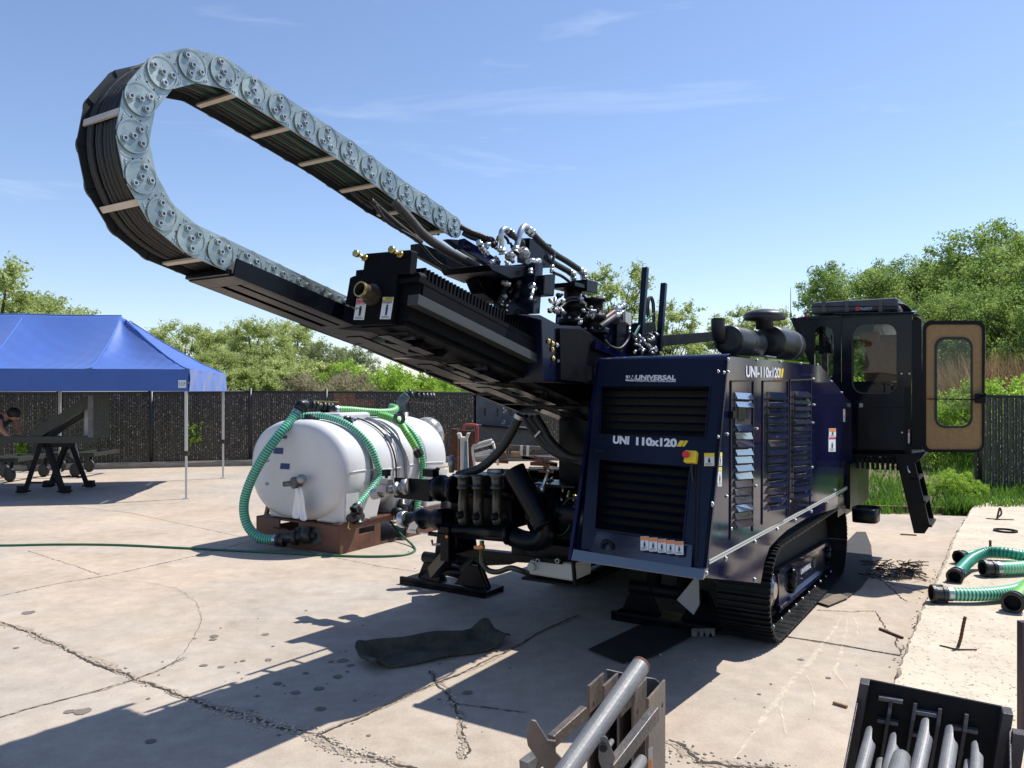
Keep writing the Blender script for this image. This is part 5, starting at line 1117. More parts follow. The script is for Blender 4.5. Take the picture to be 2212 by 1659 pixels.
# writing
text_mesh('UNI', PF(*z3(270,641)), PF(*z3(358,647)), .050, nF, white, hou, .003, .05, shear=-.1); text_mesh('110x120', PF(*z3(390,650)), PF(*z3(604,660)), .050, nF, white, hou, .003, .05, shear=-.1)
for a, b in ((604,632),(632,650)):
    q = MB(); q.prism([PF(*z3(a,655)),PF(*z3(b-5,657)),PF(*z3(b+15,627)),PF(*z3(a+20,625))], nF*.003); q.build('yellow_slash', yellow, hou)
text_mesh('UNIVERSAL', PF(*z3(390,310)), PF(*z3(600,312)), .030, nF, white, hou, .003, .035); text_mesh('HORIZONTAL DIRECTIONAL DRILLING', PF(*z3(391,320)), PF(*z3(600,323)), .014, nF, white, hou, .003, .03)
q = MB(); q.prism([PF(*z3(343,288)),PF(*z3(341,316)),PF(*z3(384,318)),PF(*z3(388,314)),PF(*z3(388,288))][::-1], nF*.002); q.build('emblem', white, hou, .0)
text_mesh('UNI', PF(*z3(352,307)), PF(*z3(386,308)), .024, nF, navyf, hou, .004, .05)
q = MB(); q.tube(spline([PF(*z3(343,300))+nF*.004, PF(*z3(352,309))+nF*.004, PF(*z3(372,311))+nF*.004, PF(*z3(386,312))+nF*.004],4), .002, 4); q.build('emblem_swoosh', navyf, hou)
text_mesh('UNI-110x120', PV(*z3(962,297),0), PV(*z3(1137,300),0), .070, nS, white, hou, .003, .03)
for a in (1131,1143):
    q = MB(); q.prism([PV(*z3(a,298),0),PV(*z3(a+8,298),0),PV(*z3(a+14,252),0),PV(*z3(a+6,252),0)], nS*.003); q.build('yellow_slash', yellow, hou)
text_mesh('MADE IN USA', PV(*z3(1107,323),0), PV(*z3(1141,324),0), .022, nS, red, hou, .003, .03)
for o_ in (0, 1):
    q = MB(); y_ = 14*o_; q.prism([PV(*z3(772,1243+y_),0),PV(*z3(1532,838+y_*.62),0),PV(*z3(1532,844+y_*.62),0),PV(*z3(772,1252+y_),0)][::-1], nS*.003); q.build('side_stripe', stripe, hou)
# side doors with louvres
for (xa, xb, ya, yb, gaps, n_, x0d, x1d, y0d, y1d) in ((905,990,375,1085,(2,3),17,885,1000,318,1140),(1075,1167,372,995,(),15,1050,1180,318,1060),(1205,1288,368,930,(),16,1190,1300,312,1000)):
    q = MB()
    for (p_, r_) in (((x0d,y0d),(x1d,y0d-4)),((x1d,y0d-4),(x1d-4,y1d-45)),((x0d,y0d),(x0d-4,y1d))): q.bar(PV(*z3(*p_),-.001), PV(*z3(*r_),-.001), .010, .012, V)
    q.build('door_seam', cavity, hou)
    for k in range(n_):
        if k in gaps: continue
        f = k/n_; sl_ = -(xb-xa)*.13*(f-.28)*1.6; y = ya+(yb-ya)*f; hgt = (yb-ya)/n_*.80; vv = rr_.uniform(-.006,.006)
        q = MB(); A = PV(*z3(xa,y),-.003); B = PV(*z3(xb,y+sl_),-.003); Cc = PV(*z3(xb,y+hgt+sl_),-.003); D = PV(*z3(xa,y+hgt),-.003); o_ = nS*((.0165 if xa < 1000 else .0225)+vv*1.1)
        q.prism([A,B,Cc+o_,D+o_], nS*.0025); q.add([A,D,D+o_],[(0,1,2)]); q.add([B,Cc+o_,Cc],[(0,1,2)]); q.build('door_louver', louvp, hou)
    q = MB(); q.prism([PV(*z3(xa+2,ya+4),-.0012),PV(*z3(xb-2,ya+4),-.0012),PV(*z3(xb-4,yb-40 if n_>15 else yb-60),-.0012),PV(*z3(xa+2,yb),-.0012)], nS*.0008); q.build('louver_backing', cavity, hou)
q = MB(); q.obox(PV(*z3(893,490),-.015), U*.02, V*.012, ZZ*.02); q.build('door_latch', black, hou); q = MB(); q.obox(PV(*z3(940,485),-.003), U*.07, V*.003, ZZ*.035); q.build('blank_plate', black, hou)
for x, y in ((870,203),(1020,208),(1142,217),(1248,225),(1335,232),(1313,306),(848,272),(870,270),(818,606),(866,592),(1460,376),(1290,438),(1316,440),(1310,533),(1288,524),(1286,438),(1306,764),(1019,564),(1015,860),(788,954),(863,914),(884,1082),(1168,962),(1190,940),(858,1236),(1010,1150),(1126,1084),(1220,1037),(1302,992),(1384,947),(1453,909),(757,1311),(1009,1346),(818,266),(1406,318),(1425,882)):
    bolt(PV(*z3(x,y),-.001) if x > 830 or y > 650 else PV(*z3(x,y),-.001), nS, .008 if y < 950 else .012, chrome, hou, .010)
for k in range(3):
    a, b = ((700,740),(745,755),(835,845))[k]
q = MB(); q.bar(PF(*z3(706,690))+nF*.001, PF(*z3(692,1240))+nF*.001, .006, .010, nF); q.bar(PF(*z3(724,690))+nF*.001, PF(*z3(712,1250))+nF*.001, .006, .010, nF); q.build('hinge_line', cavity, hou)
# ---- air cleaner and muffler on the roof
vA = .40
def AA(x, y, v=vA): return PV(*zA(x,y), v)
af = MB(); c0 = AA(320,800); c1 = AA(600,812); Rm = 140*.2344*c0.y/F
af.lathe(c0, U, [(0,Rm*.55),(.0,Rm*.93),(.02,Rm),(.30,Rm),(.31,Rm*1.03),(.33,Rm*1.03),(.34,Rm),(.66,Rm),(.70,Rm*.85)], 36); muf = af.build('muffler', plasticb, rig)
q = MB(); ex0 = AA(228,602,.46); q.tube(spline([ex0, AA(228,700,.46), AA(240,770,.46), AA(300,800,.44)+U*.0],8), 62*.2344*c0.y/F, 22, False); q.build('exhaust_pipe', mat('exhaust_rubber', (.018,.017,.016), .55), rig); 
q = MB(); q.ring(ex0, ZZ*-1, 52*.2344*c0.y/F, 62.5*.2344*c0.y/F, .02); q.build('exhaust_rim', rubber, muf)
q = MB(); q.prism([AA(195,850,.48)-U*.03,AA(360,850,.48)-U*.03,AA(360,785,.48)-U*.03,AA(345,785,.48)-U*.03,AA(300,855,.48)-U*.03,AA(210,815,.48)-U*.03], -U*.006); q.bar(AA(355,850,.4)-U*.03, AA(355,905,.4)-U*.03, .012,.012); q.bar(AA(215,850,.5)-U*.03, AA(215,910,.5)-U*.03, .012,.012); q.build('mounting_bracket', steel, muf)
q = MB(); q.box(0,.5,-.02,.02,-.08,.0, fn=lambda a,b,c: c0-ZZ*Rm+U*a+V*b+ZZ*c); q.build('saddle', black, muf)
c2 = AA(700,815,.32); R2 = 155*.2344*(c2.y)/F*1.02
q = MB(); q.lathe(c2, U, [(0,R2*.3),(.0,R2*.9),(.03,R2*.97),(.30,R2*.97),(.32,R2*1.02),(.36,R2*1.02),(.37,R2*.98),(.42,R2*1.03),(.47,R2*1.03),(.50,R2*.98),(.70,R2*.95),(.74,R2*.8),(.76,R2*.3)], 40); flt = q.build('air_filter', plasticb, rig)
q = MB(); q.ring(c2+U*.52, U, R2*.97, R2*1.005, .02, 36); q.build('filter_clamp', steel, flt)
q = MB(); P_ = resample(spline([c1+U*.25, AA(690,790,.36), AA(735,830,.34), AA(720,900,.34), AA(715,980,.34)],8), .012); q.tube(P_, [(.062 if i % 3 else .056) for i in range(len(P_))], 18); q.build('intake_elbow', rubber, flt)
cc = AA(655,640,.32); q = MB(); Rc = 185*.2344*cc.y/F
q.lathe(cc-ZZ*.05, ZZ, [(0,Rc*.42),(.06,Rc*.42),(.072,Rc*.97),(.08,Rc),(.115,Rc*1.0),(.128,Rc*.92),(.148,Rc*.6),(.158,Rc*.25),(.159,.001)], 36); q.build('rain_cap', plasticb, flt)
q = MB(); q.box(0,.10,-.02,.02,0,.012, fn=lambda a,b,c: AA(600,955,.3)+U*a*3+V*b*3+ZZ*c); q.build('roof_bracket', steel, flt)
# ---- cab
SC_ = 2.75
def PC_(x, y, s=SC_): return PS(*zB(x,y), s)
cab = MB(); nC = -U; thk = U*.05
def ringplate(m_, outer, inner, vec):     # outer and inner loops with equal counts
    n = len(outer); vs_ = outer+inner+[p+vec for p in outer]+[p+vec for p in inner]; f_ = []
    for i in range(n):
        j = (i+1) % n; f_ += [(i,j,n+j,n+i),(2*n+i,3*n+i,3*n+j,2*n+j),(i,2*n+i,2*n+j,j),(n+i,n+j,3*n+j,3*n+i)]
    m_.add(vs_, f_)
def rrect(x0,y0,x1,y1,r,k=5):
    out = []
    for cx_,cy_,a0 in ((x1-r,y0+r,-PI/2),(x1-r,y1-r,0),(x0+r,y1-r,PI/2),(x0+r,y0+r,PI)):
        for i in range(k+1): a = a0+PI/2*i/k; out.append((cx_+r*math.cos(a), cy_+r*math.sin(a)))
    return out
def rect_match(x0,y0,x1,y1,k=5,xa=0,xb=0):
    out = []
    for (cx_,cy_) in ((x1,y0),(x1,y1),(x0,y1),(x0,y0)):
        for i in range(k+1): out.append((cx_,cy_))
    return out
def skewpts(pts, fn): return [fn(x,y) for x,y in pts]
# right front wall with its window
w1 = rrect(450,325,697,712,60); o1 = rect_match(386,272,785,1062)
ringplate(cab, skewpts(o1, lambda x,y: PC_(x + (0 if x < 500 else (y-272)*-.012),y)), skewpts(w1, lambda x,y: PC_(x,y)), thk)
# left front wall
def PC2(x, y): return PS(*zB(x,y), SC_+.02)
w2 = rrect(232,338,340,640,45); 
oo = []
for (cx_,cy_) in ((384,286),(384,790),(262,560),(100,290)):
    for i in range(6): oo.append((cx_,cy_))
w2 = [(x - (0), y) for x,y in w2]; oo2 = rect_match(205,286,384,700)
ringplate(cab, skewpts(oo2, PC2), skewpts(w2, PC2), thk)
cab.prism([PC2(100,292),PC2(205,286),PC2(205,520),PC2(196,480)], thk); cab.prism([PC2(95,292),PC2(125,288),PC2(215,535),PC2(200,540)], thk)
# corner post, floor, far wall frame, side sill
vR = SVZ(PC_(783,600))[1]; vL = SVZ(PC_(150,600))[1]; zF_ = SVZ(PC_(770,1060))[2]; zR_ = SVZ(PC_(600,280))[2]; sB = SC_+1.15
cab.box(SC_,sB,vR,vL,zF_-.02,zF_+.04,fn=M); cab.box(SC_,sB,vR-.02,vL,zR_,zR_+.03,fn=M)
for (v0,v1) in ((vR,vR+.05),(vL-.06,vL),(.28,.33)): cab.box(sB-.05,sB,v0,v1,zF_,zR_,fn=M)
cab.box(sB-.05,sB,vR+.05,vL-.06,zF_+.04,zF_+.30,fn=M); cab.box(sB-.05,sB,vR+.05,vL-.06,zR_-.12,zR_,fn=M)
cab.box(SC_+.06,sB-.05,vL-.05,vL,zF_,zF_+.45,fn=M); cab.box(SC_+.06,sB-.05,vL-.05,vL,zR_-.1,zR_,fn=M)
cab.box(sB-.25,sB-.05,vR,vR+.04,zF_+.04,zR_,fn=M)
cabo = cab.build('cab', cabp, rig)
q = MB(); 
for pts in ([PC_(x,y,SC_+.02) for x,y in w1],): q.add(pts, [list(range(len(pts)))])
q.build('front_window', glass, cabo)
q = MB(); pts = [PS(*zB(x,y), SC_+.04) for x,y in w2]; q.add(pts, [list(range(len(pts)))]); q.build('small_window', glass, cabo)
q = MB(); q.quad(M(sB-.02,vR+.05,zF_+.3), M(sB-.02,vL-.06,zF_+.3), M(sB-.02,vL-.06,zR_-.12), M(sB-.02,vR+.05,zR_-.12)); q.build('rear_window', glass, cabo)
q = MB(); gi = skewpts(w1, lambda x,y: PC_(x,y)); go = skewpts(rrect(443,317,705,720,66), lambda x,y: PC_(x,y)); ringplate(q, [p-U*.006 for p in go], [p-U*.006 for p in gi], U*.004); q.build('window_seal', rubber, cabo)
q = MB(); q.hexa([PC_(352,272)-U*.10, PC_(806,264)-U*.10, M(SC_+.1,vR-.04,zR_+.03), M(SC_+.1,.2,zR_+.03), PC_(352,268)-U*.10, PC_(806,260)-U*.10, M(SC_+.1,vR-.04,zR_+.045), M(SC_+.1,.2,zR_+.045)]); q.build('roof_visor', navy, cabo)
q = MB(); q.box(SC_-.03,SC_+.0,vR+.005,vR+.06,zF_,zF_+.65,fn=M); q.build('corner_trim', black, cabo)
q = MB(); q.obox(PC_(620,560,SC_+.55)+ZZ*-.02, U*.06, V*.17, ZZ*.34); q.obox(PC_(540,690,SC_+.45), U*.16, V*.28, ZZ*.06); q.obox(PC_(545,400,SC_+.5), U*.05, V*.10, ZZ*.06); seat = q.build('operator_seat', seatm, cabo, .03)
q = MB(); q.obox(PC_(560,700,SC_+.18), U*.12, V*.30, ZZ*.09); q.obox(PC_(540,720,SC_+.10), U*.06, V*.24, ZZ*.10); q.build('console', blackm, cabo, .03)
q = MB(); q.obox(PC_(300,430,SC_+.35), U*.03, V*.07, ZZ*.12); q.bar(PC_(240,460,SC_+.3), PC_(330,465,SC_+.3), .02,.06); q.tube(spline([PC_(230,400,SC_+.3), PC_(270,365,SC_+.3), PC_(330,360,SC_+.3)],5), .008, 6); q.build('display_screen', blackm, cabo)
q = MB(); q.bar(PC_(545,400,SC_+.6), PC_(530,640,SC_+.6), .07, .05); q.build('seat_belt_post', seatm, cabo)
q = MB(); q.tube(spline([PC_(610,330,SC_+.7), PC_(640,420,SC_+.7), PC_(685,520,SC_+.7)],5), .02, 8); q.sphere(PC_(640,360,SC_+.9), .14, 8, 0, (1,.5,1)); q.build('ducting', whitep, cabo)
for x, y in ((725,605),(770,605),(727,938),(735,1175)): bolt(PC_(x,y), nC, .007, chrome, cabo)
for x in (497, 762):
    q = MB(); q.prism([PC_(x-10,795),PC_(x+10,795),PC_(x+10,773),PC_(x-10,773)], nC*.006); q.build('hinge_plate', steel, cabo)
q = MB(); q.bar(PC_(455,798)+nC*.004, PC_(765,798)+nC*.004, .008, .006, U); q.build('panel_seam', black, cabo)
x0, y0 = zB(762,922); decal(x0, y0, 3.4, 29, lambda a,b: PS(a,b,SC_-.035), nC, cabo, red, .25, white)
for k in range(13):
    q = MB(); c = PC_(520+k*17, 1076+k*.4); q.cyl(c-U*.02, c+U*.02, .012, n=10); q.build('platform_bolt', chrome if k % 2 else steel, cabo)
q = MB(); q.box(SC_-.02,SC_+1.1,vR,.35,zF_-.10,zF_-.021,fn=M); 
for k in range(12): q.box(SC_-.06,SC_-.02,vR+.06+.045*k,vR+.085+.045*k,zF_-.16,zF_-.05,fn=M)
q.build('platform', blackm, rig)
q = MB(); q.tube(spline([PC_(560,1120), PC_(562,1140), PC_(572,1146), PC_(584,1140), PC_(586,1120)],5), .008, 8); q.build('hook', blackm, cabo)
# air conditioner on the roof
q = MB(); a = PC_(207,225); b = PC_(702,225); zA0 = PC_(400,262).z+.01; zA1 = PC_(400,188).z
q.hexa([a+U*.05-ZZ*(a.z-zA0), b+U*.05-ZZ*(b.z-zA0), b+U*.85-ZZ*(b.z-zA0), a+U*.85-ZZ*(a.z-zA0), a+U*.05-ZZ*(a.z-zA1), b+U*.05-ZZ*(b.z-zA1), b+U*.85-ZZ*(b.z-zA1), a+U*.85-ZZ*(a.z-zA1)]); ac = q.build('air_conditioner', acgrey, rig, .025)
for x in (285,415,605):
    q = MB(); q.prism([PC_(x-12,255),PC_(x+12,255),PC_(x+8,225),PC_(x+13,192),PC_(x-13,192),PC_(x-8,225)], nC*.008); q.build('moulded_rib', acgrey, ac, .002)
q = MB(); q.bar(PC_(210,222)+U*.045, PC_(700,222)+U*.045, .006, .008, U); q.build('shell_seam', blackm, ac)
q = MB(); c = PC_(473,236)+U*.043; q.cyl(c, c+nC*.003, .022, n=24); q.build('logo_disc', red, ac); text_mesh('RedDOT', PC_(490,243)+U*.045, PC_(556,243)+U*.045, .028, nC, white, ac, .003, .0)
q = MB()
for k in range(4): q.tube(spline([PC_(700+k*8,205+k*3,SC_+.1), PC_(725+k*8,220,SC_+.1), PC_(745+k*14,250+k*2,SC_+.15), PC_(790+k*12,262+k*5,SC_+.2)],5), .012, 8)
q.build('roof_hose', rubber, ac)
q = MB(); q.bar(PC_(98,285,3.2), PC_(98,262,3.2), .02, .02); q.tube([PC_(98,262,3.2), PC_(98,115,3.2)], .004, 6); q.build('antenna', steel, cabo)
q = MB(); q.obox(PC_(185,276,3.0), U*.02, V*.012, ZZ*.015); q.build('marker_lamp', red, cabo)
# open door
SD = SC_+.02
def PD(x, y, s=SD): return PS(*zB(x,y), s)
q = MB(); outr = rrect(845,305,1200,1050,48); outr = [(x + (y-305)*-.010, max(y, 0)) for x,y in outr]
# square the bottom corners a little
innr = rrect(865,328,1180,1034,34)
ringplate(q, [PD(x,y)-U*.012 for x,y in outr], [PD(x,y)-U*.012 for x,y in innr], U*.045); door = q.build('cab_door', black, rig, .0)
q = MB(); wo_ = rrect(912,398,1128,912,58); ringplate(q, [PD(x,y) for x,y in innr], [PD(x,y) for x,y in wo_], U*.02); q.build('tan_lining', lining, door)
q = MB(); wi_ = rrect(926,412,1114,900,48); ringplate(q, [PD(x,y)-U*.010 for x,y in wo_], [PD(x,y)-U*.010 for x,y in wi_], U*.035); q.build('window_seal', rubber, door)
q = MB(); pts = [PD(x,y)+U*.01 for x,y in wi_]; q.add(pts, [list(range(len(pts)))]); q.build('window_pane', glass, door)
q = MB(); q.tube([PD(868,748)-U*.03, PD(1150,752)-U*.03], .005, 6); q.build('latch_rod', blackm, door)
q = MB(); q.obox(PD(1172,745)-U*.03, U*.03, V*.045, ZZ*.045); q.build('door_latch', blackm, door, .006); q = MB(); q.bar(PD(1140,745)-U*.05, PD(1205,722)-U*.05, .02, .03); q.build('door_handle', blackm, door)
for y in (395,585,680,925):
    q = MB(); c = PD(825,y); q.cyl(c-ZZ*.03, c+ZZ*.03, .012, n=10); q.obox(c+V*.0, U*.01, V*.02, ZZ*.015); q.build('hinge', chrome if y in (925,395) else blackm, door)
q = MB(); q.box(SC_+.0,SC_+.05,SVZ(PD(840,500))[1]+.0,vR-.0,zF_+.05,zR_-.05,fn=M); q.build('door_jamb', black, cabo)
# ladder
def PLd(x, y, s=2.62): return PS(*zB(x,y), s)
q = MB(); q.prism([PLd(700,1110),PLd(800,1110),PLd(885,1465),PLd(855,1510),PLd(795,1508)], U*.05); q.prism([PLd(700,1110)+U*.45,PLd(800,1110)+U*.45,PLd(885,1465)+U*.45,PLd(795,1508)+U*.45], U*.02); lad = q.build('ladder', black, rig, .003)
for (x, y) in ((790,1200),(830,1330),(862,1465)):
    q = MB(); c = PLd(x, y); q.hexa([c+V*.03-ZZ*.012, c-V*.05-ZZ*.012, c-V*.05+U*.45-ZZ*.012, c+V*.03+U*.45-ZZ*.012, c+V*.03+ZZ*.012, c-V*.05+ZZ*.012, c-V*.05+U*.45+ZZ*.012, c+V*.03+U*.45+ZZ*.012]); q.build('step', blackm, lad)
q = MB(); q.tube([PLd(758,1125)-U*.01, PLd(762,1150)-U*.01, PLd(772,1165)-U*.01], [.006,.010,.014], 8); q.build('latch_pin', chrome, lad)
q = MB(); q.prism([PLd(770,1060),PLd(860,1050),PLd(840,1080),PLd(800,1112),PLd(700,1112),PLd(690,1060)], U*.5); q.build('ladder_mount', blackm, lad)
# step tub
q = MB(); tp = [PV(*zB(x,y),-.30) for x,y in ((455,1370),(470,1353),(530,1352),(575,1358),(586,1375),(584,1430),(560,1455),(505,1462),(470,1440))]; 
cx0 = PG(*zB(520,1375), .30)
sv0 = SVZ(PS(*zB(525,1375),1.9)); s_0 = 1.9; 
def tub(a, b, z): return M(s_0+a, sv0[1]+b, z)
zt0 = sv0[2]; loop = [(.16*math.copysign(abs(math.cos(t))**.5,math.cos(t)), .11*math.copysign(abs(math.sin(t))**.5,math.sin(t))) for t in [2*PI*i/28 for i in range(28)]]
vs_ = [tub(a*.95,b*.95,zt0-.10) for a,b in loop]+[tub(a,b,zt0+.02) for a,b in loop]+[tub(a*.85,b*.85,zt0+.025) for a,b in loop]+[tub(a*.75,b*.75,zt0-.02) for a,b in loop]
n_ = 28; q.add(vs_, [(k*n_+i,k*n_+(i+1)%n_,(k+1)*n_+(i+1)%n_,(k+1)*n_+i) for k in range(3) for i in range(n_)]+[list(range(n_))[::-1], list(range(3*n_,4*n_))], True); q.build('step_tub', black, rig)
q = MB(); q.box(1.85,2.35,0.0,.05,.60,.95,fn=M); q.box(2.3,2.75,-.03,.03,.62,1.05,fn=M); q.build('rear_bracket', black, rig)
q = MB(); q.box(2.30,3.75,.02,1.5,.55,1.12,fn=M); q.build('rear_chassis', black, rig)
# ---- crawler tracks
def track(v0, v1, s0, s1, zt_, label=None):
    r = zt_/2; P2 = []; n = 16
    for k in range(n+1): a = -PI/2-PI*k/n; P2.append((s0+r+r*math.cos(a), r+r*math.sin(a)))
    for k in range(n+1): a = PI/2-PI*k/n; P2.append((s1-r+r*math.cos(a), r+r*math.sin(a)))
    P3 = resample([Vector((a,b,0)) for a,b in P2+[P2[0]]], .117); nP = len(P3)-1
    m_ = MB()
    for i in range(nP):
        a, b = P3[i], P3[(i+1) % nP]; t = (b-a).normalized(); nn = Vector((t.y,-t.x,0)); c = (a+b)/2; cen_ = Vector(((s0+s1)/2, r, 0))
        if nn.dot(c-cen_) < 0: nn = -nn
        w3 = lambda p, v_: M(p.x, v_, p.y)
        for (o0,o1,h0,h1) in ((-.052,.052,0,.012),(-.048,-.036,.012,.034),(-.006,.006,.012,.034),(.036,.048,.012,.034)):
            A = c+t*o0-nn*h1*0; pts = [c+t*o0-nn*(.034-h0), c+t*o1-nn*(.034-h0), c+t*o1-nn*(.034-h1), c+t*o0-nn*(.034-h1)]
            m_.hexa([w3(pts[0],v0),w3(pts[1],v0),w3(pts[1],v1),w3(pts[0],v1),w3(pts[3],v0),w3(pts[2],v0),w3(pts[2],v1),w3(pts[3],v1)])
    tr = m_.build('crawler_track', trackm, rig)
    q = MB(); L2 = [((a-(s0+s1)/2)*.94+(s0+s1)/2, (b-r)*.82+r) for a,b in P2]; vs_ = [M(a,v0+.17,b) for a,b in L2]+[M(a,v1-.08,b) for a,b in L2]; n_ = len(L2); q.add(vs_, [(i,(i+1)%n_,n_+(i+1)%n_,n_+i) for i in range(n_)]+[list(range(n_))[::-1], list(range(n_,2*n_))]); q.build('track_core', cavity, tr)
    return tr
zt_ = .70
tr = track(0.0,.36,-.50,2.35,zt_); track(1.90,2.2,.25,2.35,zt_)
def PT(x, y, v=.125): return PV(*z4b(x,y), v)
q = MB(); q.prism([PT(560,1000),PT(1065,700),PT(1075,960),PT(985,1010),PT(580,1390),PT(575,1400)][::-1], V*.03); q.build('track_frame', bumpm, tr, .004)
q = MB(); q.prism([PT(548,990,.10),PT(560,985,.10),PT(590,1030,.10),PT(1070,725,.10),PT(1070,700,.10),PT(565,990,.10)], V*.03); q.prism([PT(580,1335,.10),PT(985,1005,.10),PT(990,1030,.10),PT(582,1385,.10)], V*.03); q.build('frame_flange', navy, tr)
for (x, y, sc) in ((715,1090,1),(1052,850,.7)):
    q = MB(); c = PT(x,y,.09); q.cyl(c+ZZ*.05+V*.03, c-ZZ*.06+V*.03, .035*sc+.01, n=16); q.sphere(c+ZZ*.05+V*.02, .046*sc, 8); q.sphere(c-ZZ*.07+V*.03, .036*sc, 8); q.build('track_lug', black, tr)
q = MB(); c = PT(905,920,.12); q.cyl(c, c+V*.01, .045, n=18); q.build('grease_port', cavity, tr)
hub = PT(462,1180,.07); q = MB(); q.lathe(hub+V*.09, -V, [(0,.17),(.05,.17),(.08,.155),(.085,.11),(.12,.105),(.125,.06),(.14,.055)], 32); hb_ = q.build('drive_sprocket', bumpm, tr)
for k in range(9): a = 2*PI*k/9; bolt(hub+V*.002+(U*math.cos(a)+ZZ*math.sin(a))*.13, -V, .010, steel, hb_, .014)
text_mesh('UNIVERSAL', PT(770,1035,.122), PT(868,965,.122), .045, -V, white, tr, .004, .03)
for k in range(10): bolt(M(-.2+k*.22,.05,.115), -V, .010, chrome, tr)
# ---- chassis masses
q = MB(); q.box(-.30,2.5,.40,1.95,.42,.74,fn=M); q.build('chassis', black, rig, .01)
q = MB(); q.box(-.45,2.4,vw+.02,1.62,.74,1.62,fn=M); q.build('rack_pedestal', black, rig, .01)
q = MB(); q.box(.3,2.4,vw+.02,1.75,1.55,1.80,fn=M); q.build('pedestal_top', black, rig, .01)
# ---- stabilisers
def stab(va_, vb_, s_, body_z, nm):
    e = MB(); s_ += .12; e.box(s_-.15,s_+.15,va_,vb_,0.02,.05,fn=M); e.box(s_-.15,s_-.12,va_,vb_,0.0,.07,fn=M); e.box(s_+.12,s_+.15,va_,vb_,0.0,.02,fn=M)
    fo = e.build('stabilizer_foot', black, rig, .006); vm = (va_+vb_)/2
    for dv in (-.26,.22):
        q = MB(); q.prism([M(s_,vm+dv-.16,.05),M(s_,vm+dv+.16,.05),M(s_,vm+dv+.05,.28),M(s_,vm+dv-.05,.28)], U*.03); q.build('gusset', black, fo, .004)
    q = MB(); q.cyl(M(s_,vm-.30,.24), M(s_,vm+.30,.24), .05); q.build('pivot_pin', blackm, fo)
    q = MB(); q.cyl(M(s_,vm-.12,.22), M(s_+.12,vm-.12,body_z), .055); q.cyl(M(s_,vm+.12,.22), M(s_+.12,vm+.12,body_z), .055); q.build('lift_cylinder', blackm, fo)
    return fo
f1 = stab(.44,1.24,-.28,.75,'a'); stab(2.40,3.34,-.30,.85,'b')
q = MB(); P5 = lambda x, y: PS(*z3(x,y), -.34)
q.prism([P5(605,1450),P5(700,1335),P5(718,1340),P5(722,1475),P5(692,1528)], U*.02); q.build('arm_plate', lightgrey, f1)
q = MB(); P6 = lambda x, y: PS(*z3(x,y), -.545)
q.prism([P6(682,1640),P6(682,1600),P6(797,1600),P6(800,1640),P6(790,1640),P6(780,1612),P6(768,1640),P6(758,1640),P6(748,1612),P6(738,1640),P6(728,1640),P6(718,1612),P6(708,1640)], U*.02); q.build('toothed_edge', greyst, f1)
for v_ in (1.05,1.25):
    q = MB(); q.tube([M(-.35+.02*math.sin(i*2.1),v_+.01*math.cos(i*2.1),.78-.012*i) for i in range(30)], .006, 5); q.build('hanging_chain', steel, rig)
# ---- drill rack
def R(s, v, h): return M(s+.21*h, v, 2.17-.22*(s+2.83)+h*.98)
q = MB(); q.box(-2.80,-.35,1.13,1.48,-.065,.115,fn=R); rk = q.build('drill_rack', rackm, rig, .004)
q = MB(); q.box(-2.83,-1.55,1.06,1.128,.0,.052,fn=R); q.build('side_rail', mat('rail_grey', (.030,.031,.033), .5), rk, .002)
q = MB(); q.box(-2.83,-.9,1.07,1.49,.116,.140,fn=R); q.build('top_flange', rackm, rk)
q = MB(); q.box(-2.79,-.9,1.072,1.12,.055,.114,fn=R); q.box(-2.79,-.9,1.16,1.45,-.09,-.066,fn=R); q.build('web_plate', rackm, rk)
q = MB()
q.box(-2.76,-1.2,1.125,1.175,.141,.185,fn=R)
for k in range(54): s_ = -2.75+k*.031; q.hexa([R(s_,1.115,.145),R(s_+.018,1.115,.145),R(s_+.018,1.18,.145),R(s_,1.18,.145),R(s_+.003,1.115,.222),R(s_+.014,1.115,.222),R(s_+.014,1.18,.222),R(s_+.003,1.18,.222)])
q.build('gear_rack', rackm, rk)
sE = -2.84
def PE(x, y, d=0): 
    # end plate plane: contains V and the rack's own upward direction
    n_ = V.cross(Vector((U.x*.21,U.y*.21,.98))).normalized(); return onp(x, y, R(sE,1.25,0)-U*d, n_)
nE = -(U*.977-ZZ*.215).normalized()
E1 = zf(1250/1.736, 900/1.736, 1/(3.318*1.736))     # crop 1250..1750 x 900..1400
q = MB(); q.prism([PE(*E1(x,y)) for x,y in ((235,1020),(718,1015),(760,790),(800,400),(330,430))], U*.03); q.build('end_plate', rackm, rk, .003)
q = MB(); q.prism([PE(*E1(x,y)) for x,y in ((362,440),(950,425),(975,140),(945,122),(398,170))], U*.05); q.build('top_plate', rackm, rk, .003)
q = MB(); q.prism([PE(*E1(x,y),-.03) for x,y in ((150,800),(250,830),(330,430),(275,440),(235,455),(205,470))], U*.03); q.prism([PE(*E1(x,y),-.03) for x,y in ((275,440),(340,430),(385,365),(282,375))], U*.04); q.build('side_ear', rackm, rk, .003)
q = MB(); q.prism([PE(*E1(x,y),-.035) for x,y in ((760,790),(1050,770),(1090,440),(1060,400),(800,400))], U*.05); q.build('shoulder_block', rackm, rk, .005)
q = MB(); q.prism([PE(*E1(x,y),.005) for x,y in ((232,1020),(718,1012),(722,1050),(250,1062))], U*.04); q.build('bottom_lip', rackm, rk)
pc = PE(*E1(500,690)); q = MB(); rp = 95/(3.318*1.736)*pc.y/F
q.pipe(pc, pc+nE*.10, rp, .006, 28); q.ring(pc+nE*.002, nE, rp*.9, rp*1.45, .02); sp_ = q.build('stub_pipe', mat('oiled_pipe', (.06,.045,.03), .4, .4, 0, .3, 20), rk)
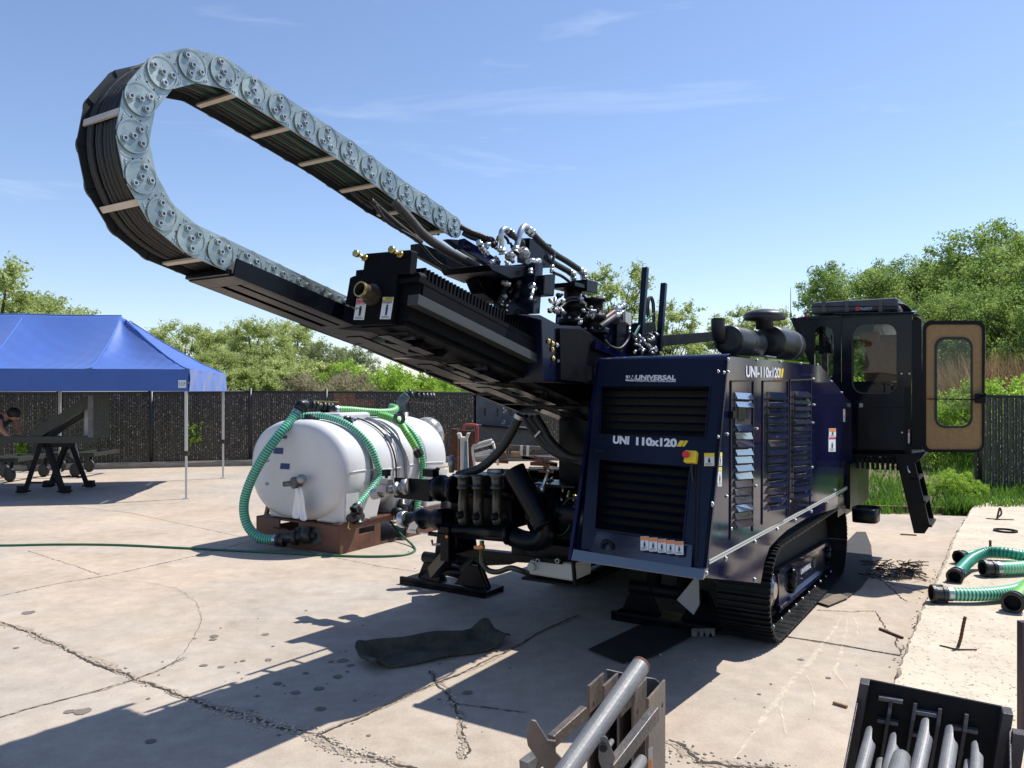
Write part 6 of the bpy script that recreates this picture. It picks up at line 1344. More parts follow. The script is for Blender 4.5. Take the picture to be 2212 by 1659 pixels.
q = MB(); q.ring(pc+nE*.088, nE, rp*.86, rp*1.03, .014, 28); q.build('pipe_end', brass, sp_); q = MB(); q.cyl(pc+nE*.01, pc+nE*.03, rp*.85); q.build('pipe_bore', cavity, sp_)
for x, y in ((410,235),(850,190)):
    q = MB(); c = PE(*E1(x,y)); q.cyl(c, c+nE*.065, .010, n=12); q.cyl(c+nE*.065, c+nE*.085, .019, n=6); q.cyl(c+nE*.004, c+nE*.018, .019, n=6); q.build('adjuster_bolt', brass, rk)
for (xa, xb, ya, yb, hd, t1, t2, sk) in ((250,380,728,993,red,'DANGER','KEEP OUT',0),(575,710,710,985,yellow,'CAUTION','PROTECTIVE EQUIPMENT',0)):
    q_ = MB(); pl = lambda x, y, d=.003: PE(*E1(x + (993-y)*.155, y), d)
    q_.quad(pl(xa,yb), pl(xb,yb), pl(xb,ya), pl(xa,ya)); q_.quad(pl(xa+5,ya+38,.005), pl(xb-5,ya+38,.005), pl(xb-5,ya+5,.005), pl(xa+5,ya+5,.005), mi=1)
    cx_ = (xa+xb)/2; bcol = 2
    q_.prism([pl(cx_+math.cos(a)*12, ya+108+math.sin(a)*13, .005) for a in [2*PI*i/10 for i in range(10)]][::-1], nE*.001, mi=2)
    q_.quad(pl(cx_-12,yb-85,.005), pl(cx_+12,yb-85,.005), pl(cx_+14,ya+122,.005), pl(cx_-14,ya+122,.005), mi=2 if hd == red else 3)
    q_.quad(pl(cx_-12,yb-48,.005), pl(cx_-3,yb-48,.005), pl(cx_-1,yb-85,.005), pl(cx_-12,yb-85,.005), mi=2); q_.quad(pl(cx_+3,yb-48,.005), pl(cx_+12,yb-48,.005), pl(cx_+12,yb-85,.005), pl(cx_+1,yb-85,.005), mi=2)
    if hd == red: q_.quad(pl(cx_-52,ya+124,.005), pl(cx_-10,ya+124,.005), pl(cx_-10,ya+116,.005), pl(cx_-52,ya+116,.005), mi=2); q_.quad(pl(cx_-58,ya+142,.005), pl(cx_-44,ya+142,.005), pl(cx_-44,ya+120,.005), pl(cx_-58,ya+120,.005), mi=1)
    for k in range(3): q_.quad(pl(xa+14,yb-32+k*9,.005), pl(xb-30+k*8,yb-32+k*9,.005), pl(xb-30+k*8,yb-35+k*9,.005), pl(xa+14,yb-35+k*9,.005), mi=2)
    so_ = q_.build('warning_sign', [white, hd, ink, bluetape], rk)
    text_mesh(t1, pl(xa+35,ya+32), pl(xb-8,ya+32), .010, nE, white if hd == red else ink, so_, .004, .01)
    if hd == red: text_mesh('KEEP OUT', pl(xa+8,ya+78), pl(xb-8,ya+78), .016, nE, red, so_, .004, .02)
    else: text_mesh('PROTECTIVE', pl(xa+8,ya+64), pl(xb-8,ya+64), .010, nE, ink, so_, .004, .01); text_mesh('EQUIPMENT', pl(xa+8,ya+88), pl(xb-8,ya+88), .010, nE, ink, so_, .004, .01)
# ---- chain trough beside the rack
def hof(p): s, v, z = SVZ(p); return s, (z-2.17+.22*(s+2.83))
sA, hA = hof(PV(503,598,1.60)); sT1, _ = hof(PV(409.5,602,1.91)); print('trough', sA, hA, sT1, _)
hF = hA
q = MB(); s0 = sA; q.box(s0,-1.0,1.582,1.592,hF,hF+.085,fn=R); q.box(s0,-1.0,1.592,1.612,hF,hF+.006,fn=R); q.box(s0,-1.0,1.898,1.91,hF,hF+.05,fn=R)
q.box(s0,s0+.10,1.612,1.898,hF,hF+.012,fn=R); q.box(s0+.10,s0+.75,1.612,1.665,hF,hF+.012,fn=R); q.box(s0+.10,s0+.75,1.69,1.77,hF,hF+.012,fn=R); q.box(s0+.10,s0+.75,1.81,1.898,hF,hF+.012,fn=R); q.box(s0+.75,-1.0,1.612,1.898,hF,hF+.012,fn=R)
q.box(s0-.02,s0,1.60,1.91,hF+.005,hF+.03,fn=R); q.box(-2.7,-.3,1.485,1.598,-.05,-.04,fn=R); tro = q.build('chain_trough', black, rig, .002)
z1p = lambda x, y: z1(x, y)
bays = [((585,510),(870,615),1.95),((945,645),(1210,755),1.98),((1240,765),(1500,872),2.02),((1520,880),(1720,960),2.05)]
for (p0, p1, vv) in bays:
    a = PV(*z1(*p0), vv); b = PV(*z1(*p1), vv); up_ = Vector((U.x*.21,U.y*.21,.98)).normalized()
    q = MB(); q.prism([a, b, b+up_*.06, a+up_*.055], -V*.012); q.build('skirt_plate', black, tro)
    sb_, hb2 = hof(b); sa_, ha2 = hof(a)
    # perforated cross gusset at the low end of the bay, two cross struts, under tray
    def GX(v_, h_, ss): return R(ss, v_, h_)
    for ss in (sb_-.02, (sa_+sb_)/2):
        q = MB(); q.prism([GX(vv-.01,hb2+.0,ss), GX(1.30,-.09,ss), GX(1.30,-.13,ss), GX(1.50,hb2-.00,ss)], U*.012) if False else None
        q.box(ss,ss+.012,1.45,vv-.012,hb2+.005,hb2+.05,fn=R); q.prism([GX(1.50,hb2+.06,ss),GX(1.50,-.10,ss),GX(1.22,-.10,ss),GX(1.26,-.13,ss)], (R(ss+.012,1.5,0)-R(ss,1.5,0)))
        q.build('cross_gusset', black, tro)
    q = MB(); q.bar(R(sb_-.02,vv-.02,hb2+.02), R(sb_-.30,1.22,-.085), .012, .06); q.bar(R(sa_+.1,vv-.02,hb2+.04), R(sb_-.35,1.22,-.085), .012, .05); q.build('diagonal_brace', black, tro)
    for (va_, vb_) in ((1.50,1.60),(1.30,1.38)):
        q = MB(); q.box(sa_+.03,sb_-.03,va_,vb_,-.12,-.112,fn=R); q.build('under_strip', black, tro)
q = MB()
def CR(s_, v_, h_): return M(s_, v_, 1.89-.22*(s_+.93)+h_)
q.box(-.93,2.1,2.20,2.28,0,.16,fn=CR); q.box(-.93,2.1,1.56,2.199,0,.02,fn=CR)
for k in range(5): q.box(-.9+.6*k,-.84+.6*k,1.56,2.199,.021,.09,fn=CR)
q.build('shadow_slab', black, rig, .003)  # hidden slab added behind the truss to cast the wide ground shadow
# ---- cable chain
CH = [(-1.801,2.786),(-1.947,2.823),(-2.11,2.863),(-2.265,2.892),(-2.418,2.935),(-2.571,2.977),(-2.725,3.019),(-2.884,3.051),(-3.039,3.084),(-3.196,3.117),(-3.352,3.148),(-3.517,3.178),(-3.674,3.155),(-3.816,3.076),(-3.914,2.935),(-3.944,2.776),(-3.91,2.62),(-3.817,2.487),(-3.681,2.406),(-3.531,2.371),(-3.372,2.333),(-3.217,2.295),(-3.062,2.256),(-2.905,2.219)]
for k in range(1,11): CH.append((-2.905+.157*k, 2.219-.037*k))
VN, VFar = 1.62, 1.90
cc_ = MB()
def CP(i, v, off=0):
    a = CH[max(i-1,0)]; b = CH[min(i+1,len(CH)-1)]; t = Vector((b[0]-a[0], b[1]-a[1])).normalized(); n = Vector((-t.y,t.x)); return M(CH[i][0]+n.x*off, v, CH[i][1]+n.y*off)
rr_ = random.Random(12); nh = 7
chain = thing('tmp','','',(0,0,0)); bpy.data.objects.remove(chain)
q = MB(); q.tube([CP(i, VN+.14, 0) for i in range(len(CH)-4)], .022, 8); chain = q.build('cable_chain', rubber, rig)
hgm = mat('hose_dark_green', (.01,.06,.045), .35)
for lay in (-.032, .030):
    for k in range(9):
        vv = VN+.030+.22*k/8; oj = rr_.uniform(-.006,.006); pts = spline([CP(i, vv+rr_.uniform(-.003,.003), lay+oj+rr_.uniform(-.003,.003)) for i in range(len(CH)-4)],3)
        q = MB(); q.tube(pts, .0135+rr_.uniform(-.003,.001), 8); q.build('inner_hose', hgm if k in (3,6) and lay > 0 else rubber, chain)
# one link: disc, web plate, bolts (x along, y across the chain, z towards the viewer side)
lk = MB(); nD = 28; r0 = .0705
def disc(m_, c, r, z0, z1_, mi=0):
    vs_ = [Vector((c[0]+math.cos(2*PI*i/nD)*r, c[1]+math.sin(2*PI*i/nD)*r, z)) for z in (z0,z1_) for i in range(nD)]; m_.add(vs_, [(i,(i+1)%nD,nD+(i+1)%nD,nD+i) for i in range(nD)]+[list(range(nD))[::-1], list(range(nD,2*nD))], mi=mi)
def link_side(m_, z, sg, pm=0):
    q_ = lambda a: a
    def zz_(a): return z+sg*a
    zs = sorted((zz_(0), zz_(.006)))
    m_.box(0,.165,-.0705,.0705,zs[0],zs[1],mi=pm); 
    z0, z1_ = sorted((zz_(.006), zz_(.011))); disc(m_, (0,0), r0*.97, z0, z1_, pm)
    ring_o = zz_(.0112)
    for i in range(nD):
        a0, a1 = 2*PI*i/nD, 2*PI*(i+1)/nD
        m_.quad(*[Vector((math.cos(a)*r, math.sin(a)*r, ring_o+ (0 if r < r0*.9 else sg*.003))) for a, r in ((a0,r0*.99),(a1,r0*.99),(a1,r0*.90),(a0,r0*.90))])
    for (bx_, by_) in ((-.026,.036),(.030,.030),(0,0),(.010,-.042)):
        c = Vector((bx_,by_,zz_(.011))); m_.cyl(c, c+Vector((0,0,sg*.004)), .0165, n=12, mi=0); m_.cyl(c+Vector((0,0,sg*.004)), c+Vector((0,0,sg*.011)), .0125, n=6, mi=1); m_.cyl(c+Vector((0,0,sg*.0111)), c+Vector((0,0,sg*.0115)), .007, n=8, mi=2)
    for (bx_, by_) in ((.092,.052),(.104,.054),(.116,.053),(.092,-.052),(.104,-.054),(.116,-.053)):
        c = Vector((bx_,by_,zz_(.006))); m_.cyl(c, c+Vector((0,0,sg*.004)), .0042, n=6, mi=1)
    for (bx_, by_) in ((.088,.018),(.088,-.020)):
        c = Vector((bx_,by_,zz_(.0061))); m_.cyl(c, c+Vector((0,0,sg*.0005)), .0045, n=6, mi=2)
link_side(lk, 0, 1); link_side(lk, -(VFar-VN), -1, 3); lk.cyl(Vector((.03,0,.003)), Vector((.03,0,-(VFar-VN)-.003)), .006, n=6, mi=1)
linkme = None
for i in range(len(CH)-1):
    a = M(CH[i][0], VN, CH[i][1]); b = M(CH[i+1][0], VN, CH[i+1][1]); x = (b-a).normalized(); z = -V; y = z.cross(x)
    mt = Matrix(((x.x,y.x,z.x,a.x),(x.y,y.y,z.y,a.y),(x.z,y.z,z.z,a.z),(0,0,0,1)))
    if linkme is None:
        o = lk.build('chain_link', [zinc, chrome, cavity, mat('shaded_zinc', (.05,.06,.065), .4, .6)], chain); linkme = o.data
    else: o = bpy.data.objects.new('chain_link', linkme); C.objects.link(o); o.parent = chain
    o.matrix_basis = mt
    if i % 2 == 0:
        for sd in (1,-1):
            q = MB(); c = (a+b)/2+y*sd*.060; q.obox(c+V*(VFar-VN)/2, x*.014, V*((VFar-VN)/2-.008), y*.005); q.build('crossbar', barm, chain)
# ---- drill carriage
vC = 1.30
def K(x, y, v=vC): return PV(*z3b(x,y), v)
def K2(x, y, v=vC): return PV(*z2(x,y), v)
sc0 = SVZ(K(1100,1000))[0]
q = MB(); q.prism([K(900,985,1.02),K(1110,990,1.02),K(1310,1095,1.02),K(1500,1100,1.02),K(1720,1250,1.02),K(2010,1400,1.02),K(2010,1700,1.02),K(1140,1640,1.02),K(1120,1050,1.02)], V*.55); car = q.build('drill_carriage', navyf, rig, .006)
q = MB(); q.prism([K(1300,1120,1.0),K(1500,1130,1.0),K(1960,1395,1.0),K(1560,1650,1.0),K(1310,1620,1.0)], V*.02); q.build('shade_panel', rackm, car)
q = MB(); q.bar(PV(*zF(250,1180) if False else (1282,745),.98), PV(1420,800,.98), .03,.05); q.build('lower_beam', navy, car)
q = MB(); q.prism([K(1060,480,1.10),K(1140,500,1.10),K(1105,980,1.10),K(1040,980,1.10)], V*.30); q.build('upright_plate', navyf, car, .004)
q = MB(); q.prism([K(1150,600,1.05),K(1260,590,1.05),K(1245,810,1.05),K(1140,800,1.05)], V*.12); q.build('valve_block', black, car, .006)
q = MB(); a = K(905,470,1.42); 
q.prism([K(880,240,1.40),K(1005,235,1.40),K(995,480,1.40),K(880,480,1.40)], U*.30); q.prism([K(1004,237,1.385),K(1146,360,1.385),K(1160,500,1.385),K(995,480,1.385)], V*.02); q.build('control_cabinet', black, car, .004)
q = MB(); q.prism([K(470,560,1.35),K(620,560,1.35),K(760,700,1.35),K(760,880,1.35),K(660,850,1.35),K(560,780,1.35)], V*.10); q.build('arm_bracket', black, car, .004)
q = MB(); q.bar(K(330,300,1.55), K(690,520,1.50), .05, .075); q.build('chain_beam', navy, car, .004)
q = MB(); q.prism([K(210,250,1.62),K(335,258,1.62),K(340,350,1.62)], V*.05); q.prism([K2(565,340,1.7),K2(600,335,1.7),K2(760,400,1.7),K2(930,470,1.7),K2(920,555,1.7),K2(830,545,1.7),K2(565,400,1.7)], V*.04) ; q.build('chain_guide', black, car, .003)
q = MB(); q.prism([K(600,500,1.15),K(1120,520,1.15),K(1080,600,1.15),K(820,640,1.15),K(640,560,1.15)], V*.35); q.build('manifold', black, car, .006)
def hose_k(pts, r, m__=rubber, v=1.2, nm='hydraulic_hose', fit=True):
    P_ = [K(p[0],p[1],p[2] if len(p) > 2 else v) for p in pts]; q = MB(); q.tube(spline(P_,8), r, 12); o = q.build(nm, m__, car)
    return P_
def fitk(x0,y0,x1,y1,r,v=1.2,m__=chrome):
    q = MB(); a = K(x0,y0,v); b = K(x1,y1,v); d = b-a; q.lathe(a, d, [(0,r),(d.length*.25,r),(d.length*.27,r*1.3),(d.length*.5,r*1.3),(d.length*.52,r*1.05),(d.length*.75,r*1.05),(d.length*.77,r*1.35),(d.length,r*1.35)], 10); q.build('hose_fitting', m__, car)
big = [(440,90),(530,190),(620,290),(750,380),(900,460),(1050,550),(1180,600)]
q = MB(); q.tube(spline([PV(*z2(x,y), 1.58-.03*i) for i,(x,y) in enumerate(big)],8), .028, 16); q.build('large_hose', mat('worn_hose', (.035,.033,.033), .6, 0, 0, .4, 25, .2, 60), car)
q = MB(); q.tube(spline([PV(*z2(x,y), 1.60) for x,y in ((330,110),(400,210),(500,270),(580,320),(700,450),(860,520),(920,530))],8), .009, 8); q.build('thin_hose', rubber, car)
q = MB(); q.tube(spline([PV(*z2(x,y), 1.64) for x,y in ((300,80),(420,190),(520,270),(600,330))],8), .016, 8); q.build('thin_hose', rubber, car)
hose_k([(330,130,1.55),(430,180,1.5),(560,230,1.45),(680,300,1.4)], .018); hose_k([(350,190,1.55),(450,240,1.5),(600,280,1.45),(690,340,1.4)], .016)
hose_k([(680,310,1.4),(700,230,1.4),(750,220,1.4),(790,260,1.4),(800,300,1.4)], .010); hose_k([(590,230,1.4),(640,240,1.4),(670,280,1.4)], .007)
q = MB(); q.tube(spline([K(740,400,1.22),K(733,300,1.22),K(728,190,1.22),K(755,155,1.22),K(790,160,1.22),K(815,190,1.22)],8), .013*1.3, 12); q.build('steel_tube', chrome, car)
q = MB(); q.tube(spline([K(868,370,1.20),K(885,290,1.20),K(915,180,1.20),K(950,130,1.20),K(990,145,1.20),K(1010,170,1.20)],8), .019, 12); q.build('steel_tube', chrome, car)
hose_k([(810,185),(850,225),(900,260,1.25),(930,290,1.3)], .020); hose_k([(1005,165),(1100,270),(1240,390),(1370,470),(1490,550)], .021); hose_k([(1165,430),(1230,480),(1300,520),(1390,570)], .021)
fitk(780,165,830,205,.020,1.22); fitk(975,150,1030,195,.022,1.2); fitk(1480,545,1535,590,.020); fitk(1535,590,1530,680,.020); fitk(1380,565,1430,600,.018); fitk(1430,600,1435,690,.018); fitk(735,340,745,400,.020,1.22); fitk(875,330,860,390,.022,1.2)
for (x, y, r) in ((805,425,48),(935,400,66)):
    q = MB(); c = K(x,y,1.20); rr0 = r*.2214*c.y/F; d = (-U*.6-V*.8+ZZ*.15).normalized(); q.lathe(c, d, [(0,rr0),(.02,rr0),(.022,rr0*.6),(.05,rr0*.5),(.052,rr0*.35)], 22)
    for k in range(4): a = d.orthogonal().normalized(); b = d.cross(a); an = PI/4+PI/2*k; p = c+d*.02+(a*math.cos(an)+b*math.sin(an))*rr0*.72; q.cyl(p, p+d*.02, .009, n=6)
    q.build('port_flange', steel, car)
fitk(985,470,1095,475,.018,1.15); fitk(1015,540,1010,590,.014,1.1); fitk(500,270,540,340,.016,1.4); fitk(540,340,590,400,.016,1.4); fitk(1015,690,1045,740,.02,1.12); fitk(1040,740,1010,850,.010,1.1)
hose_k([(1225,530,1.04),(1235,450,1.04),(1250,380,1.04)], .010); fitk(1215,580,1228,510,.010,1.04)
hose_k([(1240,580),(1330,620),(1450,720),(1550,830)], .011); hose_k([(1190,960,1.1),(1260,900,1.1),(1350,840,1.1),(1450,820,1.1),(1600,880,1.1),(1670,870,1.1),(1680,820,1.1)], .010); hose_k([(1200,965,1.08),(1290,930,1.08),(1400,850,1.1),(1560,870,1.1),(1640,890,1.1)], .008)
for (x, ytop, ybot, rx, v_) in ((1425,720,1080,118,1.16),(1640,830,1180,108,1.05)):
    a = K(x,ybot,v_); b = K(x-5,ytop,v_); r = rx*.2214*a.y/F; h = (b-a).length; q = MB()
    q.lathe(a-ZZ*0, ZZ, [(0,r*1.25),(.03,r*1.25),(.032,r*.95),(h*.38,r*.95),(h*.39,r*1.05),(h*.55,r*1.05),(h*.56,r*.75),(h*.9,r*.72),(h*.91,r),(h,r)], 30); mo = q.build('rotation_motor', blackm, car)
    for k in range(10): an = 2*PI*k/10; bolt(a+ZZ*.03+Vector((math.cos(an),math.sin(an),0))*r*1.12, ZZ, .009, chrome, mo, .014)
q = MB(); q.obox(K(1400,720,1.15), U*.12, V*.10, ZZ*.015); q.obox(K(1540,720,1.1)+ZZ*.0, U*.08, V*.06, ZZ*.04); q.build('motor_cap', black, car, .004)
# guard plates behind the motors
q = MB(); q.prism([K(1700,930,1.0),K(1760,960,1.0),K(2030,1260,1.0),K(2030,1400,1.0),K(1740,1230,1.0),K(1690,1080,1.0)], V*.35); q.build('guard_plate', navy, car, .003)
q = MB(); q.prism([K(1860,1000,.98),K(1945,1040,.98),K(1945,1400,.98),K(1850,1380,.98)], V*.12); q.build('guard_post', black, car)
q = MB(); q.prism([K(1885,960,.94),K(1945,965,.94),K(1945,1075,.94),K(1885,1075,.94)], V*.06); q.build('junction_box', slate, car, .003); q = MB(); q.prism([K(1940,955,.90),K(2000,985,.90),K(1995,1100,.90),K(1940,1060,.90)], V*.02); q.build('box_lid', lightgrey, car, .002)
hose_k([(1690,1110,.98),(1760,1060,.96),(1830,1010,.95)], .022); hose_k([(1700,1060,1.0),(1760,1010,1.0),(1830,960,1.0)], .018, mat('red_brown_hose', (.12,.03,.03), .5)); fitk(1820,1015,1915,975,.018,.95); fitk(1830,955,1930,900,.018,1.0); fitk(1915,975,1925,1000,.016,.95)
hose_k([(1975,1160,.92),(1960,1240,.92),(1890,1315,.92),(1800,1300,.93),(1740,1240,.95)], .009); fitk(1978,1110,1976,1165,.009,.92); hose_k([(1990,1180,.95),(2060,1240,.95),(2100,1270,.95)], .018); fitk(2070,1235,2170,1300,.015,.95)
# small fittings, clamps and cables packed between the parts
for k in range(85):
    zone = rr_.choice(((560,860,280,520),(820,1060,480,980),(1180,1340,780,960),(1480,1720,820,1080),(1560,1700,900,1060),(740,1040,640,960)))
    x, y = rr_.uniform(zone[0],zone[1]), rr_.uniform(zone[2],zone[3]); v_ = rr_.uniform(1.12,1.38) if x < 1100 else rr_.uniform(1.0,1.12)
    c = K(x,y,v_); d = Vector((rr_.uniform(-1,1),rr_.uniform(-1,1),rr_.uniform(-1,1))).normalized(); l_ = rr_.uniform(.01,.04)
    q = MB(); q.cyl(c-d*l_, c+d*l_, rr_.uniform(.006,.014), n=8); q.cyl(c-d*l_*.3, c+d*l_*.3, rr_.uniform(.012,.02), n=6)
    if k < 60: q.build('hose_fitting', chrome if k % 3 == 0 else (steel if k % 3 == 1 else blackm), car)
for k in range(26):
    x, y = rr_.uniform(760,1080), rr_.uniform(560,900); pts = [(x,y,1.3),(x+rr_.uniform(-60,60),y+rr_.uniform(20,90),1.25),(x+rr_.uniform(-90,90),y+rr_.uniform(60,200),1.2)]; hose_k(pts, rr_.uniform(.007,.016))
for x, y in ((1190,1245),(1230,1270),(1270,1285),(1225,1325),(1235,1415),(1285,1440),(1440,1435),(1475,1475),(1510,1470),(1440,1530)): bolt(K(x,y,1.015), -V, .012, brass if x < 1260 else chrome, car)
# mast posts, whip, sensor cables
def PP(x, y, v=.95): return PV(*zP(x,y), v)
for (xt, yt, xb, yb) in ((1045,20,935,1590),(1375,300,1285,1500)):
    q = MB(); q.bar(PP(xb,yb), PP(xt,yt), .042, .042, U); q.build('mast_post', navyf, rig, .002)
q = MB(); q.bar(PP(1330,1320), PV(1552,726,.95), .03, .085); q.build('drill_rod', trackm, rig)
q = MB(); q.prism([PP(960,1000),PP(1220,980),PP(1290,1500),PP(1330,1600),PP(850,1600)], V*.12); q.build('vise_block', black, rig, .004)
for dx_ in (0, 28):
    q = MB(); q.tube(spline([PP(1080+dx_,900),PP(1070+dx_,700),PP(1095+dx_,560),PP(1130+dx_,545),PP(1165+dx_,640),PP(1175+dx_,800),PP(1180+dx_,980)],6), .008, 8); q.build('hydraulic_hose', rubber, rig)
for k in range(3):
    q = MB(); q.tube(spline([PP(840+k*12,1220),PP(930+k*10,1060),PP(1060,920+k*18),PP(1190,820+k*12)],6), .006, 6); q.build('signal_cable', hoseg_d, rig)
for k in range(22):
    c = PP(rr_.uniform(850,1260), rr_.uniform(1180,1560), .93); q = MB(); d = Vector((rr_.uniform(-1,1),rr_.uniform(-1,1),rr_.uniform(-1,1))).normalized(); q.cyl(c-d*.02, c+d*.02, .01, n=8); q.build('hose_fitting', chrome if k % 2 else steel, rig)
# ---- hanging hoses under the rack
def HH(x, y, s_=-.9): return PS(*zH(x,y), s_)
q = MB(); q.tube(spline([HH(1190,20),HH(1120,170),HH(1050,300),HH(960,440),HH(850,560),HH(740,660),HH(650,715),HH(520,755),HH(400,790)],8), [.034]*65, 14); q.build('suction_line', rubber, rig)
q = MB(); q.ring(HH(1190,20), HH(1120,170)-HH(1190,20), .026, .037, .03); q.build('hose_end_band', alum, rig)
for k, (dx_, dy_) in enumerate(((0,0),(95,10),(190,0))):
    q = MB(); q.tube(spline([HH(1240+dx_*.8,40+dy_,-.75),HH(1330+dx_*.8,180,-.75),HH(1420+dx_*.7,310,-.75),HH(1560+dx_*.6,450,-.75),HH(1760+dx_*.4,560,-.75),HH(2050,650-dx_*.35,-.7)],8), .030, 12); q.build('return_hose', rubber, rig)
q = MB(); q.bar(HH(1380,300,-.8), HH(1450,225,-.8), .012, .012); q.build('cable_tie', white, rig)
# ---- mud pump
SP = -.95
def B(x, y, s_=SP): return PS(*zM(x,y), s_)
def rpx(r, p): return r*.2344*p.y/F
q = MB(); a = B(690,820); b = B(1275,865); q.lathe(a, b-a, [(0,rpx(95,a)),(.03,rpx(95,a)),(.035,rpx(75,a)),((b-a).length-.04,rpx(75,a)),((b-a).length-.035,rpx(105,b)),((b-a).length,rpx(105,b))], 24); pump = q.build('mud_pump', black, rig)
q = MB(); q.prism([B(720,310,-.80),B(1240,330,-.80),B(1290,820,-.80),B(700,800,-.80)], U*.25); q.build('pump_body', black, pump, .01)
for x, dx_ in ((830,-5),(968,-5),(1140,0)):
    a = B(x+dx_+4,780,-1.0); b = B(x,325,-1.0); q = MB(); h = (b-a).length; r = rpx(50,a); q.lathe(a, b-a, [(0,r*.8),(.03,r*1.05),(h*.45,r),(h*.72,r*.95),(h*.73,r*1.25),(h*.78,r*1.25),(h*.79,r*1.05),(h*.95,r*1.2),(h,r*1.9 if x == 830 else r*1.5)], 20); q.build('valve_tower', mat('olive_black', (.020,.019,.014), .4, 0, .3) if x == 830 else bpy.data.materials['olive_black'], pump)
    c = B(x-25,690,-1.06) if x == 830 else B(x-15,705,-1.06); q = MB(); q.lathe(c, -U, [(0,rpx(36,c)),(.02,rpx(36,c)),(.022,rpx(22,c)),(.04,rpx(20,c)),(.04,rpx(10,c))], 18); q.build('inspection_cap', blackm, pump)
c = B(1215,700,-1.0); q = MB(); q.lathe(c, -U, [(0,rpx(38,c)),(.02,rpx(38,c)),(.022,rpx(22,c)),(.035,rpx(20,c))], 18); q.build('inspection_cap', blackm, pump)
q = MB(); q.cyl(B(600,430,-.8), B(1290,500,-.8), rpx(62,B(900,450))); q.lathe(B(590,440), V*-1, [(0,rpx(130,a)),(.06,rpx(130,a)),(.065,rpx(95,a)),(.14,rpx(95,a)),(.145,rpx(135,a)),(.19,rpx(135,a))], 28); q.build('upper_manifold', black, pump)
q = MB(); q.prism([B(190,345,-1.0),B(515,365,-1.0),B(515,570,-1.0),B(190,530,-1.0)][::-1], U*.02); q.prism([B(515,365,-1.0),B(580,340,-.9),B(580,560,-.9),B(515,570,-1.0)][::-1], U*.02); q.build('guard_box', blackm, pump, .003)
q = MB(); q.obox(B(530,300,-.95), U*.04, V*.05, ZZ*.03); q.bar(B(560,300), B(600,260), .03,.02); q.build('clamp_bracket', black, pump); q = MB(); q.bar(B(590,255), B(720,243), .014,.010); q.build('yellow_lever', brass, pump)
q = MB(); c = B(720,300); q.lathe(c, ZZ, [(0,.02),(.05,.02),(.055,.027),(.10,.027),(.105,.018),(.13,.018)], 12); q.build('relief_fitting', steel, pump)
# left pair: silver inlet valve and coupler
q = MB(); a = B(0,500,-1.05); b = B(70,480,-1.05); c = B(200,450,-1.05); d = B(300,430,-1.02)
q.pipe(a, b, rpx(52,a), .008, 20); q.cyl(b, c, rpx(38,a)); q.lathe(c, d-c, [(0,rpx(60,a)),(.03,rpx(60,a)),(.032,rpx(45,a)),(.07,rpx(45,a)),(.072,rpx(70,a)),(.12,rpx(70,a))], 20); q.obox(B(110,440,-1.05), U*.05, V*.05, ZZ*.03); q.obox(B(120,385,-1.05), U*.035, V*.04, ZZ*.02); q.build('flow_meter', steel, pump)
q = MB(); c = B(120,330,-1.05); q.cyl(c-ZZ*.02, c, .012); q.obox(c+ZZ*.025, U*.025, V*.025, ZZ*.026); q.build('sensor_box', blackm, pump)
q = MB(); a = B(255,735); b = B(330,725); q.lathe(a, b-a, [(0,rpx(72,a)),(.015,rpx(76,a)),(.05,rpx(76,a)),(.06,rpx(66,a))], 28); q.build('coupling_ring', chrome, pump); q = MB(); q.cyl(a-(b-a).normalized()*.001, a-(b-a).normalized()*.004, rpx(58,a)); q.build('coupling_bore', cavity, pump)
q = MB(); e_ = B(690,730); L_ = (e_-b); q.lathe(b, L_, [(0,rpx(62,a)),(L_.length*.2,rpx(62,a)),(L_.length*.22,rpx(88,a)),(L_.length*.4,rpx(95,a)),(L_.length*.45,rpx(80,a)),(L_.length*.7,rpx(80,a)),(L_.length*.72,rpx(98,a)),(L_.length,rpx(98,a))], 28); q.build('inlet_housing', black, pump)
q = MB(); q.prism([B(345,770,-1.08),B(385,745,-1.08),B(420,790,-1.08),B(400,830,-1.08),B(345,850,-1.08),B(315,845,-1.08),B(325,825,-1.08)], -U*.012); q.bar(B(320,840,-1.1), B(400,850,-1.1), .02,.02); q.bar(B(430,855,-1.08), B(510,862,-1.08), .012,.012); q.build('lever_clamp', chrome, pump)
q = MB(); q.bar(B(510,860,-1.05), B(690,885,-1.05), .03,.03); q.obox(B(690,950,-1.0), U*.05, V*.04, ZZ*.13); q.build('pump_support', black, pump, .004)
q = MB(); c = B(680,890,-1.08); q.cyl(c, c-U*.01, .012, n=12); q.build('orange_cap', orange, pump)
q = MB(); q.tube([B(540,920,-1.0), B(545,965,-1.0), B(640,960,-1.0), B(650,930,-1.0)], .010, 8); q.build('pull_handle', steel, pump)
